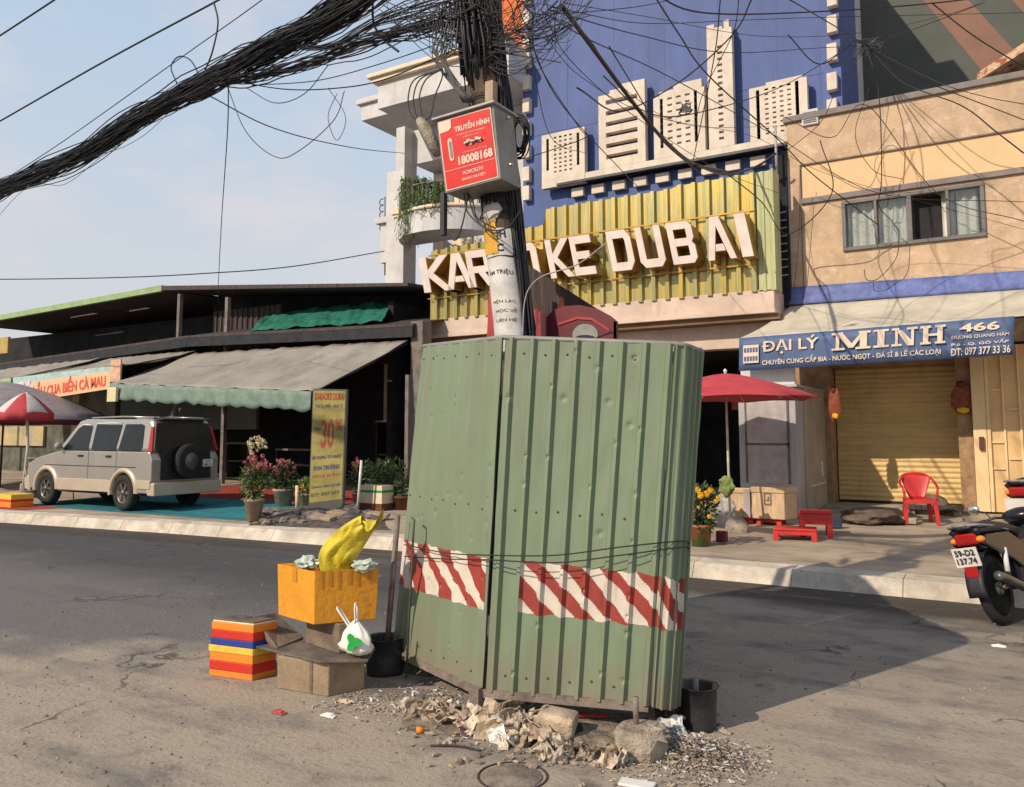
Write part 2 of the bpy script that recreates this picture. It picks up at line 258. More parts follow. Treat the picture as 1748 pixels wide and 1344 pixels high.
# ================================================================= GROUND
def kerbY(X):
    pts = [(-60, 5.2), (-30, 6.3), (-18, 7.1), (-14.66, 7.42), (-11, 7.95), (-7, 8.32), (-3, 8.43), (0, 8.47), (20, 8.6), (60, 8.8)]
    for (a, b), (c, d) in zip(pts, pts[1:]):
        if a <= X <= c: return b+(d-b)*(X-a)/(c-a)
    return pts[0][1] if X < -60 else pts[-1][1]
def road_material():
    m = bpy.data.materials.new('dusty_asphalt'); m.use_nodes = True; n = m.node_tree.nodes; l = m.node_tree.links; b = n['Principled BSDF']
    b.inputs['Roughness'].default_value = .85; b.inputs['Specular IOR Level'].default_value = .25
    t = n.new('ShaderNodeTexCoord'); sp = n.new('ShaderNodeSeparateXYZ'); l.new(t.outputs['Object'], sp.inputs[0])
    def noi(sc_, det=6, st=(1,1,1), ro=.6):
        mp_ = n.new('ShaderNodeMapping'); mp_.inputs['Scale'].default_value = st; l.new(t.outputs['Object'], mp_.inputs[0])
        q = n.new('ShaderNodeTexNoise'); q.inputs['Scale'].default_value = sc_; q.inputs['Detail'].default_value = det; q.inputs['Roughness'].default_value = ro; l.new(mp_.outputs[0], q.inputs[0]); return q.outputs[0]
    def math_(op, a, b_, clamp=False):
        q = n.new('ShaderNodeMath'); q.operation = op; q.use_clamp = clamp
        for k, x in enumerate((a, b_)):
            if isinstance(x, (int, float)): q.inputs[k].default_value = x
            else: l.new(x, q.inputs[k])
        return q.outputs[0]
    def sstep(x, a, c):
        q = n.new('ShaderNodeMapRange'); q.interpolation_type = 'SMOOTHSTEP'; l.new(x, q.inputs[0])
        q.inputs[1].default_value = a; q.inputs[2].default_value = c; return q.outputs[0]
    def mix(f, a, c):
        q = n.new('ShaderNodeMix'); q.data_type = 'RGBA'
        if isinstance(f, (int, float)): q.inputs[0].default_value = f
        else: l.new(f, q.inputs[0])
        for k, x in ((6, a), (7, c)):
            if isinstance(x, tuple): q.inputs[k].default_value = (*x, 1)
            else: l.new(x, q.inputs[k])
        return q.outputs[2]
    X, Yc = sp.outputs[0], sp.outputs[1]
    warp = math_('MULTIPLY', math_('SUBTRACT', noi(.7, 5), .5), 2.2)
    Yw = math_('ADD', Yc, warp)
    # skewed coordinate: the dusty strip under the barrier runs a little towards the camera on the left
    sk = math_('ADD', Yw, math_('MULTIPLY', math_('ADD', X, 3.), -.42))
    dustA = math_('MULTIPLY', sstep(sk, 1.2, 2.6), math_('SUBTRACT', 1, sstep(sk, 4.3, 5.0)))
    dustR = math_('MULTIPLY', sstep(X, -3.4, -2.2), math_('SUBTRACT', 1, sstep(Yw, 7.2, 7.8)))
    dust = math_('MAXIMUM', dustA, math_('MULTIPLY', dustR, .8))
    fine = noi(38, 3); mid = noi(5, 6); big = noi(1.1, 5, (1, 2.2, 1))
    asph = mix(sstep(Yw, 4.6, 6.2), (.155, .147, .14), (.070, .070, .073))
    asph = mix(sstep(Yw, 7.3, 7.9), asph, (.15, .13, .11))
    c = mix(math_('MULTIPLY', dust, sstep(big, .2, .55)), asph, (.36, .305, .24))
    c = mix(math_('MULTIPLY', sstep(mid, .5, .72), .45), c, (.13, .115, .10))
    # wet gutter streaks along the kerb
    gut = math_('MULTIPLY', sstep(math_('ADD', math_('ADD', Yc, math_('MULTIPLY', warp, .12)), math_('MULTIPLY', math_('MINIMUM', math_('ADD', X, 7), 0), -.12)), 7.55, 7.8), sstep(noi(1.6, 4, (.5, 3, 1)), .28, .46))
    c = mix(math_('MULTIPLY', gut, .85), c, (.055, .047, .04))
    c = mix(math_('MULTIPLY', sstep(fine, .5, .75), .35), c, (.05, .045, .04))
    c = mix(math_('MULTIPLY', sstep(noi(70, 2), .62, .75), .4), c, (.4, .35, .3))
    # tyre-dark lane streaks, oil spots and cracks
    c = mix(math_('MULTIPLY', sstep(noi(.8, 5, (.25, 2.2, 1)), .52, .66), .35), c, (.10, .095, .09))
    c = mix(math_('MULTIPLY', sstep(noi(2.6, 5), .64, .72), .6), c, (.07, .062, .055))
    c = mix(math_('MULTIPLY', sstep(noi(3.3, 7, (1, 1, 1), .75), .60, .70), .35), c, (.42, .37, .30))
    vo = n.new('ShaderNodeTexVoronoi'); vo.feature = 'DISTANCE_TO_EDGE'; vo.inputs['Scale'].default_value = .55
    wv = n.new('ShaderNodeVectorMath'); wv.operation = 'ADD'; wn_ = n.new('ShaderNodeTexNoise'); wn_.inputs['Scale'].default_value = 2.2; wn_.inputs['Detail'].default_value = 5; l.new(t.outputs['Object'], wn_.inputs[0])
    l.new(t.outputs['Object'], wv.inputs[0]); l.new(wn_.outputs[1], wv.inputs[1]); l.new(wv.outputs[0], vo.inputs['Vector'])
    crk = math_('MULTIPLY', math_('SUBTRACT', 1, sstep(vo.outputs['Distance'], .004, .014)), sstep(noi(.9, 3), .5, .6))
    c = mix(math_('MULTIPLY', crk, .7), c, (.04, .035, .03))
    l.new(c, b.inputs['Base Color'])
    bp = n.new('ShaderNodeBump'); bp.inputs['Strength'].default_value = .55; bp.inputs['Distance'].default_value = .012
    l.new(math_('ADD', fine, math_('MULTIPLY', mid, 1.5)), bp.inputs['Height']); l.new(bp.outputs[0], b.inputs['Normal'])
    return m
roadm = road_material()
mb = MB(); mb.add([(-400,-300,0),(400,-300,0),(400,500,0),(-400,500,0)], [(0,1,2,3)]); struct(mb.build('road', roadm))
xs = [-60,-45,-30,-24,-18,-16.5,-14.66,-13,-11,-9,-7,-5,-3,-1.5,0,3,8,20,60]
mb = MB(); prof = [(0,0),(.09,.15),(.34,.165)]
kx = [-60.]
while kx[-1] < 60: kx.append(kx[-1]+1.0)
for xa_ in kx:
    x0_, x1_ = xa_+.003, xa_+.997; dy = .012*noise.noise(V((xa_*3, 0, 0))); dz = .006*noise.noise(V((xa_*3, 5, 0)))
    for (a, za), (b, zb) in zip(prof, prof[1:]):
        mb.add([(x0_, kerbY(x0_)+a+dy, za+dz*(za > 0)), (x1_, kerbY(x1_)+a+dy, za+dz*(za > 0)), (x1_, kerbY(x1_)+b+dy, zb+dz), (x0_, kerbY(x0_)+b+dy, zb+dz)], [(0,1,2,3)])
struct(mb.build('kerb', 'kerb'))
# pavement
pm = mat('pavement_concrete', (.44, .36, .265), .9, .3, 1.5, .5, stretch=(.7, 1.5, 1), col2=(.27, .22, .16), dirt=[((.16,.13,.10), .55, 1.1, (.6,1.6,1), .56), ((.56,.48,.37), .5, 3, (.5,1.4,1), .6)], lo=.38, hi=.62)
mb = MB()
for k in range(len(xs)-1):
    ys0, ys1 = kerbY(xs[k])+.34, kerbY(xs[k+1])+.34
    mb.add([(xs[k], ys0, .163), (xs[k+1], ys1, .163), (xs[k+1], 8.9, .163), (xs[k], 8.9, .163)], [(0,1,2,3)])
    mb.add([(xs[k], 8.9, .163), (xs[k+1], 8.9, .163), (xs[k+1], 14.2, pz(14.2)), (xs[k], 14.2, pz(14.2))], [(0,1,2,3)])
    mb.add([(xs[k], 14.2, pz(14.2)), (xs[k+1], 14.2, pz(14.2)), (xs[k+1], 60, pz(14.2)), (xs[k], 60, pz(14.2))], [(0,1,2,3)])
struct(mb.build('pavement', pm))
# teal-painted forecourt under the car, and red ramp
def flat(name, pts, m, lift):
    mb = MB(); n = len(pts); mb.add([(x, y, pz(y)+lift) for x, y in pts], [tuple(range(n))]); return struct(mb.build(name, m))
flat('painted_forecourt', [(-16, 8.35), (-11.0, 8.62), (-10.2, 8.7), (-10.2, 8.8), (-16, 8.8)], 'teal', .006)
flat('painted_forecourt', [(-16.2, 8.82), (-10.2, 8.82), (-10.2, 13.6), (-16.2, 13.6)], 'teal', .008)
flat('red_ramp', [(-16.6, 7.62), (-14.9, 7.85), (-14.7, 8.5), (-16.6, 8.5)], 'redfl', .008)
flat('red_threshold', [(-16, 10.9), (-10.4, 10.9), (-10.4, 13.5), (-16, 13.5)], 'redfl', .014)
# ================================================================= KARAOKE BUILDING
KB = thing('karaoke_building', 'blue fronted karaoke building with cream city skyline relief and white block columns', 'building', (-6.5, 15.15, 0))
YB = 15.15
xl = W(893, 150, YB).x; xr = W(1437, 150, YB).x
ydep = WX(1465, 150, xr).y
mb = MB(); mb.bb((xl, YB, 3.3), (xr, ydep, 13)); mb.build('wall', 'blue', KB)
mb = MB(); mb.bb((-10.7, YB+.1, 3.3), (-8.7, 20, 5.2)); mb.bb((-8.69, YB+.1, 3.3), (xl-.01, 20, 5.6)); mb.bb((xl, ydep+.01, 3.3), (xr-.3, 20, 12.9)); mb.build('rear_block', 'whitew', KB)
mb = MB()
for k in range(1, 6): mb.bb((xl+k*(xr-xl)/6-.008, YB-.004, 6.2), (xl+k*(xr-xl)/6+.008, YB, 13))
mb.bb((xl+.3, YB-.006, 8.0), (xr-.3, YB-.001, 8.02)); mb.build('panel_joint', 'bluedark', KB)
for cx, ys in ((898, [-45,-8,30,67,103,141,180,219,258,297,330]), (1420, [-42,-4,41,89,139,184])):
    for y in ys:
        p = W(cx, y, YB-.12)
        mb = MB(); mb.bb((p.x-.085, YB-.14, p.z-.16), (p.x+.085, YB, p.z+.16)); mb.build('column_block', 'stone', KB, bevel=.01)
# skyline relief
YS = 14.88
def sp_(x, y): p = W(880+x/3.362, y/3.362, YS); return p.x, p.z
def perf(mb, x0, x1, z0, z1, holes, y, th):
    X_ = sorted({x0, x1, *[h[0] for h in holes], *[h[1] for h in holes]}); Z_ = sorted({z0, z1, *[h[2] for h in holes], *[h[3] for h in holes]})
    def inh(x, z): return any(h[0] < x < h[1] and h[2] < z < h[3] for h in holes)
    for i in range(len(X_)-1):
        for j in range(len(Z_)-1):
            a, b, c, d = X_[i], X_[i+1], Z_[j], Z_[j+1]
            if not inh((a+b)/2, (c+d)/2):
                mb.add([(a,y,c),(b,y,c),(b,y,d),(a,y,d)], [(0,1,2,3)]); mb.add([(a,y+th,c),(b,y+th,c),(b,y+th,d),(a,y+th,d)], [(3,2,1,0)])
            else:
                mb.add([(a,y,c),(a,y+th,c),(a,y+th,d),(a,y,d)], [(0,1,2,3)]); mb.add([(b,y,c),(b,y+th,c),(b,y+th,d),(b,y,d)], [(3,2,1,0)])
                mb.add([(a,y,c),(b,y,c),(b,y+th,c),(a,y+th,c)], [(0,1,2,3)]); mb.add([(a,y,d),(b,y,d),(b,y+th,d),(a,y+th,d)], [(3,2,1,0)])
    mb.add([(x0,y,z0),(x0,y+th,z0),(x0,y+th,z1),(x0,y,z1)], [(3,2,1,0)]); mb.add([(x1,y,z0),(x1,y+th,z0),(x1,y+th,z1),(x1,y,z1)], [(0,1,2,3)])
    mb.add([(x0,y,z0),(x1,y,z0),(x1,y+th,z0),(x0,y+th,z0)], [(0,1,2,3)]); mb.add([(x0,y,z1),(x1,y,z1),(x1,y+th,z1),(x0,y+th,z1)], [(0,1,2,3)])
zb = sp_(790, 955)[1]; zbt = sp_(790, 918)[1]
def tower(xa, xb, ztop, holes, steps=(), zlow=None):
    z0 = zlow if zlow is not None else zbt+.002
    mb = MB(); perf(mb, xa, xb, z0, ztop, holes, YS, .14)
    for (a, b, z) in steps: mb.bb((a, YS, ztop+.002), (b, YS+.14, z))
    mb.build('skyline_tower', 'stone', KB)
def gridh(x0, x1, z0, z1, nx, nz, wf=.5, hf=.42):
    dx = (x1-x0)/nx; dz = (z1-z0)/nz
    return [(x0+(i+.5-wf/2)*dx, x0+(i+.5+wf/2)*dx, z0+(j+.5-hf/2)*dz, z0+(j+.5+hf/2)*dz) for i in range(nx) for j in range(nz)]
# tower 1
x0, zt = sp_(150, 775); x1 = sp_(395, 725)[0]; z1b = sp_(150, 1090)[1]; w = x1-x0; z1b = zb-.06
tower(x0, x1, zt-.02, [(x0+.11*w, x0+.17*w, z1b+.38, zt-.12), (x0+.82*w, x0+.88*w, z1b+.38, zt-.12)]+gridh(x0+.26*w, x0+.74*w, z1b+.28, zt-.08, 4, 9), zlow=z1b)
x0, zt = sp_(475, 555); x1 = sp_(740, 490)[0]; w = x1-x0; h = zt-zbt
tower(x0, x1, zt, [(x0+.16*w, x0+.84*w, zbt+.12*h+k*.148*h, zbt+.12*h+k*.148*h+.06*h) for k in range(6)], [(x0+.25*w, x0+.5*w, zt+.07), (x0+.5*w+.002, x1, zt+.15)])
x0, zt = sp_(790, 562); x1 = sp_(1082, 490)[0]; w = x1-x0; h = zt-zbt
tower(x0, x1, zt, [(x0+.13*w, x0+.19*w, zbt+.16*h, zt-.06), (x0+.80*w, x0+.86*w, zbt+.16*h, zt-.04)]+gridh(x0+.24*w, x0+.76*w, zbt+.14*h, zt-.02, 3, 8, .55, .32), [(x0+.12*w, x0+.4*w, zt+.08), (x0+.4*w+.002, x0+.95*w, zt+.17)])
x0, zt = sp_(1096, 190); x1 = sp_(1240, 200)[0]; w = x1-x0; h = zt-zbt
tower(x0, x1, zt, gridh(x0+.36*w, x0+.64*w, zbt+.05*h, zt-.12*h, 1, 16, .7, .42), [(x0, x0+.3*w, zt+.14), (x0+.3*w+.002, x0+.62*w, zt+.06), (x0+.70*w, x0+.9*w, zt+.16)])
x0, zt = sp_(1340, 512); x1 = sp_(1670, 435)[0]; w = x1-x0; h = zt-zbt
tower(x0, x1, zt, [(x0+.12*w, x0+.18*w, zbt+.02*h, zt-.06), (x0+.80*w, x0+.86*w, zbt+.3*h, zt-.04)]+gridh(x0+.24*w, x0+.76*w, zbt+.05*h, zt-.03, 4, 10, .5, .36), [(x0+.3*w, x0+.93*w, zt+.05)])
mb = MB(); xa = sp_(475, 985)[0]; xb_ = sp_(1560, 835)[0]; mb.bb((sp_(400, 995)[0], YS, zb), (xb_+.3, YS+.14, zbt)); mb.build('skyline_base', 'stone', KB, bevel=.005)
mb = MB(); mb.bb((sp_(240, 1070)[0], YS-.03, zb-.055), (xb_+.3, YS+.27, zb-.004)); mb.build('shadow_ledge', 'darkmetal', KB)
for k in range(9):
    xx = sp_(300, 1000)[0]+.47*k
    mb = MB(); mb.bb((xx, YB-.12, zb-.30), (xx+.28, YB, zb-.11)); mb.build('white_bracket', 'stone', KB, bevel=.01)
# shopfront under the sign
mb = MB(); mb.bb((-10.9, 13.95, 3.60), (-3.42, 15.14, 3.93)); mb.bb((-10.9, 13.90, 3.52), (-3.40, 15.1, 3.597)); mb.build('fascia', 'fascia', KB, bevel=.01)
mb = MB(); mb.bb((-11.0, 14.0, 3.42), (-3.35, 19.9, 3.515)); mb.build('soffit', 'soffit', KB)
mb = MB(); mb.bb((-11.0, 14.35, 3.0), (-3.35, 14.7, 3.416)); mb.build('lintel', 'fascia', KB)
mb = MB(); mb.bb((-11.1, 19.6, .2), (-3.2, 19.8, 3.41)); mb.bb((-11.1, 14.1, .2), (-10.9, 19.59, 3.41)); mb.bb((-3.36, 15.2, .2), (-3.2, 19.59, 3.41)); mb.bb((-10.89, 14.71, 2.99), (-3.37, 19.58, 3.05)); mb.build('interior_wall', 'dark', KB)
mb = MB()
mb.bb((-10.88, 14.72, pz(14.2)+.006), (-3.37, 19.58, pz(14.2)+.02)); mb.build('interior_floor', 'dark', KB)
mb = MB()
for k in range(6): mb.bb((-8+.1*k, 19.4, 1.5+.1*(k%2)), (-7.95+.1*k, 19.5, 2.0))
mb.box((-5.0, 17.5, 2.3), (.5, .05, .6)); mb.build('red_hanging_decoration', 'redpl', KB)
# corrugated sign
SG = thing('karaoke_sign', 'gold corrugated sign board with large cream letters reading KARAOKE DUBAI', 'sign', (-7.1, 14.0, 3.9))
Yg = 13.98
def corrprof(f):
    if f < .5: return 0
    if f < .6: return (f-.5)/.1
    if f < .88: return 1
    if f < .98: return 1-(f-.88)/.1
    return 0
def corrboard(mb, x0, x1, z0, ztop, Y, per, amp):
    n = int(round((x1-x0)/per)); us = []
    for k in range(n):
        for f in (0, .5, .6, .88, .98): us.append((k+f)/n)
    us.append(1)
    vs = []; fs = []
    for i, u in enumerate(us):
        x = x0+(x1-x0)*u; f = (u*n) % 1; a = Y-amp*corrprof(round(f, 4))
        vs += [(x, a, z0), (x, a, ztop(x))]
    for i in range(len(us)-1): fs.append((2*i, 2*i+2, 2*i+3, 2*i+1))
    mb.add(vs, fs)
def gt(x):
    k = [(-10.9, 5.42), (-8.55, 5.5), (-8.54, 5.62), (-7.85, 5.62), (-7.84, 5.95), (-5.2, 5.94), (-5.19, 5.98), (-3, 5.98)]
    for (a, b), (c, d) in zip(k, k[1:]):
        if a <= x <= c: return b+(d-b)*(x-a)/(c-a)
    return 5.98
xL, xR = W(735, 500, Yg).x, W(1322, 400, Yg).x
mb = MB(); corrboard(mb, xL, xR-.28, 3.9, gt, Yg, .262, .07); mb.build('corrugated_sheet', 'gold', SG, solid=.004)
mb = MB(); corrboard(mb, xR-.275, xR, 3.9, gt, Yg-.03, .14, .02); mb.bb((xR+.002, Yg-.12, 3.9), (xR+.03, Yg+.3, 5.98)); mb.build('end_panel', mat('pale_green_sheet', (.45, .48, .25), .5, .15, 3, stretch=(6,1,.4)), SG)
mb = MB(); mb.bb((xL, Yg+.02, 3.95), (xR, Yg+.05, 5.35)); mb.bb((-7.8, Yg+.021, 5.36), (xR, Yg+.05, 5.9)); mb.build('backing', 'soffit', SG)
# letters (a = polygon strokes in a unit cell, x 0..1, y 0..1)
t = .24
LET = {
 'K': [[(0,0),(t,0),(t,1),(0,1)], [(t+.002,.42),(t+.002,.62),(.70,1),(1,1),(.42,.52),(1,0),(.72,0)]],
 'A': [[(0,0),(.22,0),(.5,.78),(.5,1),(.34,1)], [(.502,1),(.502,.78),(.78,0),(1,0),(.66,1)], [(.32,.2),(.68,.2),(.63,.36),(.37,.36)]],
 'R': [[(0,0),(t,0),(t,1),(0,1)], [(t+.002,.8),(.72,.8),(.72,.56),(t+.002,.56),(t+.002,.38),(.8,.38),(.98,.5),(.98,.86),(.84,1),(t+.002,1)], [(.42,.378),(.7,.378),(1,0),(.74,0)]],
 'O': [[(0,.15),(.16,0),(.5,0),(.5,.2),(.26,.2),(.26,.8),(.5,.8),(.5,1),(.16,1),(0,.85)], [(.502,0),(.84,0),(1,.15),(1,.85),(.84,1),(.502,1),(.502,.8),(.74,.8),(.74,.2),(.502,.2)]],
 'E': [[(0,0),(1,0),(1,.2),(t,.2),(t,.41),(.85,.41),(.85,.6),(t,.6),(t,.8),(1,.8),(1,1),(0,1)]],
 'D': [[(0,0),(t,0),(t,1),(0,1)], [(t+.002,0),(.8,0),(1,.2),(1,.8),(.8,1),(t+.002,1),(t+.002,.8),(.70,.8),(.74,.74),(.74,.26),(.70,.2),(t+.002,.2)]],
 'U': [[(0,1),(0,.15),(.18,0),(.82,0),(1,.15),(1,1),(.74,1),(.74,.2),(.26,.2),(.26,1)]],
 'B': [[(0,0),(t,0),(t,1),(0,1)], [(t+.002,0),(.84,0),(1,.12),(1,.42),(.90,.5),(1,.6),(1,.88),(.84,1),(t+.002,1),(t+.002,.82),(.74,.82),(.74,.60),(t+.002,.60),(t+.002,.42),(.74,.42),(.74,.18),(t+.002,.18)]],
 'I': [[(0,0),(1,0),(1,1),(0,1)]],
}
YL = 13.62; zl0, zl1 = 4.45, 5.20
spec = [('K',60,190),('A',165,285),('R',268,375),('A',372,482),('O',478,585),('K',628,735),('E',738,832),('D',905,1010),('U',1035,1148),('B',1178,1290),('A',1335,1462),('I',1488,1538)]
for ch, a, b in spec:
    xa = W(700+a/2.648, 430, YL).x; xb = W(700+b/2.648, 430, YL).x; lean = .13
    front = MB(); side = MB(); rimm = MB()
    for poly in LET[ch]:
        P = [V((xa+(xb-xa)*x-lean*(y-.5), YL-.05*y, zl0+(zl1-zl0)*y)) for x, y in poly]
        side.prism(P, (0, .33, 0)); 
        cen = sum(P, V())/len(P)
        front.prism([p+V((0,-.03,0)) for p in P], (0, .028, 0))
    L1 = side.build('letter', 'goldside', SG); L1.name = 'letter'
    front.build('letter_face', 'letter', L1)
mb = MB(); mb.bb((xL, Yg-.10, 5.30), (xR-.3, Yg-.075, 5.325)); mb.bb((xL, Yg-.10, 4.36), (xR-.3, Yg-.075, 4.385)); mb.build('letter_rail', 'goldside', SG)
# ================================================================= ORANGE AND GREY BUILDINGS BEHIND
OB = thing('rear_building', 'orange and grey building glimpsed behind the top of the utility pole', 'building', W(870, 200, 17))
a = W(800, 60, 17.5); b = W(905, 60, 17.5)
mb = MB(); mb.bb((a.x, 17.5, 9.05), (b.x, 22, 14)); mb.build('orange_wall', 'orangew', OB)
mb = MB(); mb.bb((a.x+.1, 17.45, 3), (b.x, 21.9, 9.045)); mb.build('grey_wall', 'greywall', OB)
GB = thing('striped_building', 'tall dark grey building wall with slanting salmon stripes behind the cream shop', 'building', W(1600, 200, 21))
Yq = 21.
mb = MB(); mb.bb((W(1455, 60, Yq).x-.6, Yq, 0), (9, 30, 16)); mb.build('wall', 'greywall', GB)
for q in ([(1572,-4),(1648,-4),(1735,88),(1690,130)], [(1718,-4),(1800,-4),(1850,60),(1790,70)]):
    q = [(1555,-25),(1630,-25),(1760,118),(1700,150)] if q[0][0] == 1572 else [(1700,-30),(1780,-30),(1860,60),(1800,80)]
    P = [W(x, y, Yq) for x, y in q]; mb = MB(); mb.prism([V((p.x, Yq-.006, p.z)) for p in reversed(P)], (0, .005, 0)); mb.build('salmon_stripe', 'salmon', GB)
# ================================================================= CREAM SHOP (MINH)
YM = 14.7
MBd = thing('cream_shop_building', 'two storey tan stucco shop building with peach band and sliding window', 'building', (0, YM, 0))
xm = W(1347, 350, YM).x; zp = W(1340, 212, YM).z; xe = 6.5
zt0 = W(1365, 283, YM).z; zt1 = W(1365, 341, YM).z; zt2 = W(1365, 350, YM).z; xp = W(1366, 300, YM).x
mb = MB()
wx0, wx1 = W(1438, 380, YM).x, W(1682, 360, YM).x; wz0, wz1 = W(1440, 430, YM).z, W(1437, 345, YM).z
mb.bb((xm, YM, zt0), (xe, 20, zp)); mb.bb((xm, YM, 2.9), (xp, 20, zt0-.001))
mb.bb((xp+.001, YM+.04, zt2), (xe, 20, zt0-.001))
mb.bb((xp+.001, YM, 2.9), (wx0, 20, zt2-.001)); mb.bb((wx1, YM, 2.9), (xe, 20, zt2-.001)); mb.bb((wx0+.001, YM, 2.9), (wx1-.001, 20, wz0)); mb.bb((wx0+.001, YM, wz1), (wx1-.001, 20, zt2-.001)) if wz1 < zt2-.01 else None
mb.bb((wx0+.001, YM+.35, wz0+.001), (wx1-.001, 20, zt2-.002))
mb.build('wall', 'tanwall', MBd)
mb = MB(); mb.bb((xp+.012, YM+.033, zt1+.002), (xe, YM+.039, zt0-.012)); mb.build('peach_band', 'band', MBd)
mb = MB(); mb.bb((xm-.05, YM-.06, zp+.001), (xe, 20, zp+.11)); mb.build('parapet_cap', 'trim', MBd, bevel=.01)
mb = MB(); mb.bb((xp+.001, YM-.05, zt2), (xe, YM+.032, zt1)); mb.build('ledge', 'trim', MBd, bevel=.006)
mb = MB(); mb.bb((xp-.012, YM-.008, 3.2), (xp+.006, YM-.002, zt0)); mb.bb((xp, YM-.008, zt0+.001), (xe, YM-.002, zt0+.02)); mb.build('joint_line', 'trim', MBd)
wn = MB(); fw = .06
wn.bb((wx0, YM-.05, wz0), (wx1, YM+.06, wz0+fw)); wn.bb((wx0, YM-.05, wz1-fw), (wx1, YM+.06, wz1))
for k, ff in enumerate((0, .25, .49, .755, 1)):
    xx = wx0+(wx1-wx0)*ff; ww = fw if k in (0, 4) else fw*(.8 if k != 2 else 1.3)
    xx = min(max(xx, wx0+ww/2), wx1-ww/2); wn.bb((xx-ww/2, YM-.045, wz0+fw+.001), (xx+ww/2, YM+.05, wz1-fw-.001))
WN = wn.build('window', 'winfr', MBd, bevel=.006)
PANES = []
for k in range(4):
    a, b = wx0+(wx1-wx0)*(0, .25, .49, .755)[k]+.05, wx0+(wx1-wx0)*(.25, .49, .755, 1)[k]-.05
    if k != 2: PANES.append([(a, YM+.01, wz0+.07), (b, YM+.01, wz0+.07), (b, YM+.01, wz1-.07), (a, YM+.01, wz1-.07)])
gm = bpy.data.materials.new('thin_clear_glass'); gm.use_nodes = True; g_ = gm.node_tree; g_.nodes.clear()
o_ = g_.nodes.new('ShaderNodeOutputMaterial'); mx = g_.nodes.new('ShaderNodeMixShader'); tr = g_.nodes.new('ShaderNodeBsdfTransparent'); gl = g_.nodes.new('ShaderNodeBsdfGlossy'); gl.inputs['Roughness'].default_value = .03
tr.inputs[0].default_value = (.8, .85, .85, 1); mx.inputs[0].default_value = .12; g_.links.new(tr.outputs[0], mx.inputs[1]); g_.links.new(gl.outputs[0], mx.inputs[2]); g_.links.new(mx.outputs[0], o_.inputs[0])
for q in PANES: mb = MB(); mb.add(q, [(0,1,2,3)]); mb.build('pane', gm, WN)
def curt(a, b):
    n = int((b-a)/.018); mb = MB()
    mb.grid(lambda u, v: V((a+(b-a)*u, YM+.14+.03*math.sin(u*(b-a)*42), wz0+.02+(wz1-wz0-.04)*v)), n, 2); return mb
Wd = wx1-wx0
curt(wx0+.07, wx0+.24*Wd).build('curtain', 'curtain', MBd); curt(wx0+.26*Wd, wx0+.50*Wd).build('curtain', 'curtain', MBd); curt(wx0+.71*Wd, wx0+.80*Wd).build('curtain', 'curtain', MBd); curt(wx0+.81*Wd, wx1-.1).build('curtain', 'curtain', MBd)
mb = MB(); mb.bb((wx0+.52*Wd, YM+.2, wz0+.03), (wx0+.72*Wd, YM+.22, wz1-.06)); mb.build('dark_opening', 'dark', MBd)
# ground floor
xs0, xs1 = -2.72, W(1640, 760, 15.2).x; YSh = 15.2; z0 = pz(14.2)
xq = W(1662, 760, 14.7).x
mb = MB(); mb.bb((xs1+.002, YM-.0, z0), (xq, 15.6, 2.899)); mb.build('pillar', 'pillar', MBd)
mb = MB(); mb.bb((xm, 14.75, z0), (xs0-.02, 19.9, 2.899)); mb.bb((xs0-.01, YSh+.1, z0), (xe, 19.9, 2.899)); mb.bb((xs0-.01, 14.9, 2.62), (xs1, YSh+.09, 2.899)); mb.build('lower_wall', 'pillar', MBd)
SH = MB(); npl = 26; zs0 = .42; zs1 = 2.62
def shf(u, v):
    f = (v*npl) % 1; return V((xs0+(xs1-xs0)*u, YSh-.022*math.sin(math.pi*f)-.004, zs0+(zs1-zs0)*v))
SH.grid(shf, 1, npl*6, sm=True); so = SH.build('roller_shutter', 'shutter', MBd)
mb = MB(); mb.bb((xs0, YSh-.03, zs0-.05), (xs1, YSh+.02, zs0)); mb.build('bottom_rail', 'gate', so)
mb = MB(); mb.bb((xs0, YSh-.02, z0+.03), (xs1, YSh+.08, zs0-.052)); mb.build('dark_gap', 'dark', so)
mb = MB(); mb.bb((xs0-.3, 14.3, z0-.02), (xs1+.2, YSh+.1, z0+.045)); mb.build('doorstep', 'slab', MBd)
# gate
gx0, gx1 = xq+.01, xe
GT = thing('metal_gate', 'cream sheet metal gate with raised grille right of the shutter', 'gate', (gx0, 14.6, z0))
mb = MB(); mb.bb((gx0, 14.62, z0+.03), (gx1, 14.65, 2.85)); mb.build('gate_sheet', 'gate', GT)
mb = MB(); mb.bb((gx0, 14.56, z0+.03), (gx0+.18, 14.615, 2.85)); mb.bb((gx0+.185, 14.57, z0+.03), (gx0+.235, 14.615, 2.85)); mb.build('gate_stile', 'gatebar', GT, bevel=.006)
mb = MB(); x = gx0+.42; k = 0
while x < gx1: mb.bb((x-.014, 14.585, z0+.03), (x+.014, 14.618, 2.85)); x += .215; k += 1
x = gx0+.24; k = 0
while x < gx1:
    for z in ((.95, 1.35, 2.15) if k % 3 == 0 else (1.1, 1.85) if k % 3 == 1 else (.7, 1.45, 2.15)): mb.bb((x+.002, 14.59, z), (x+.16, 14.617, z+.026))
    x += .215; k += 1
mb.build('grille', 'gatebar', GT)
p = W(1676, 757, 14.55); mb = MB(); mb.bb((p.x-.035, 14.50, p.z-.1), (p.x+.035, 14.558, p.z+.1)); mb.build('lock', 'terrad', GT, bevel=.01)
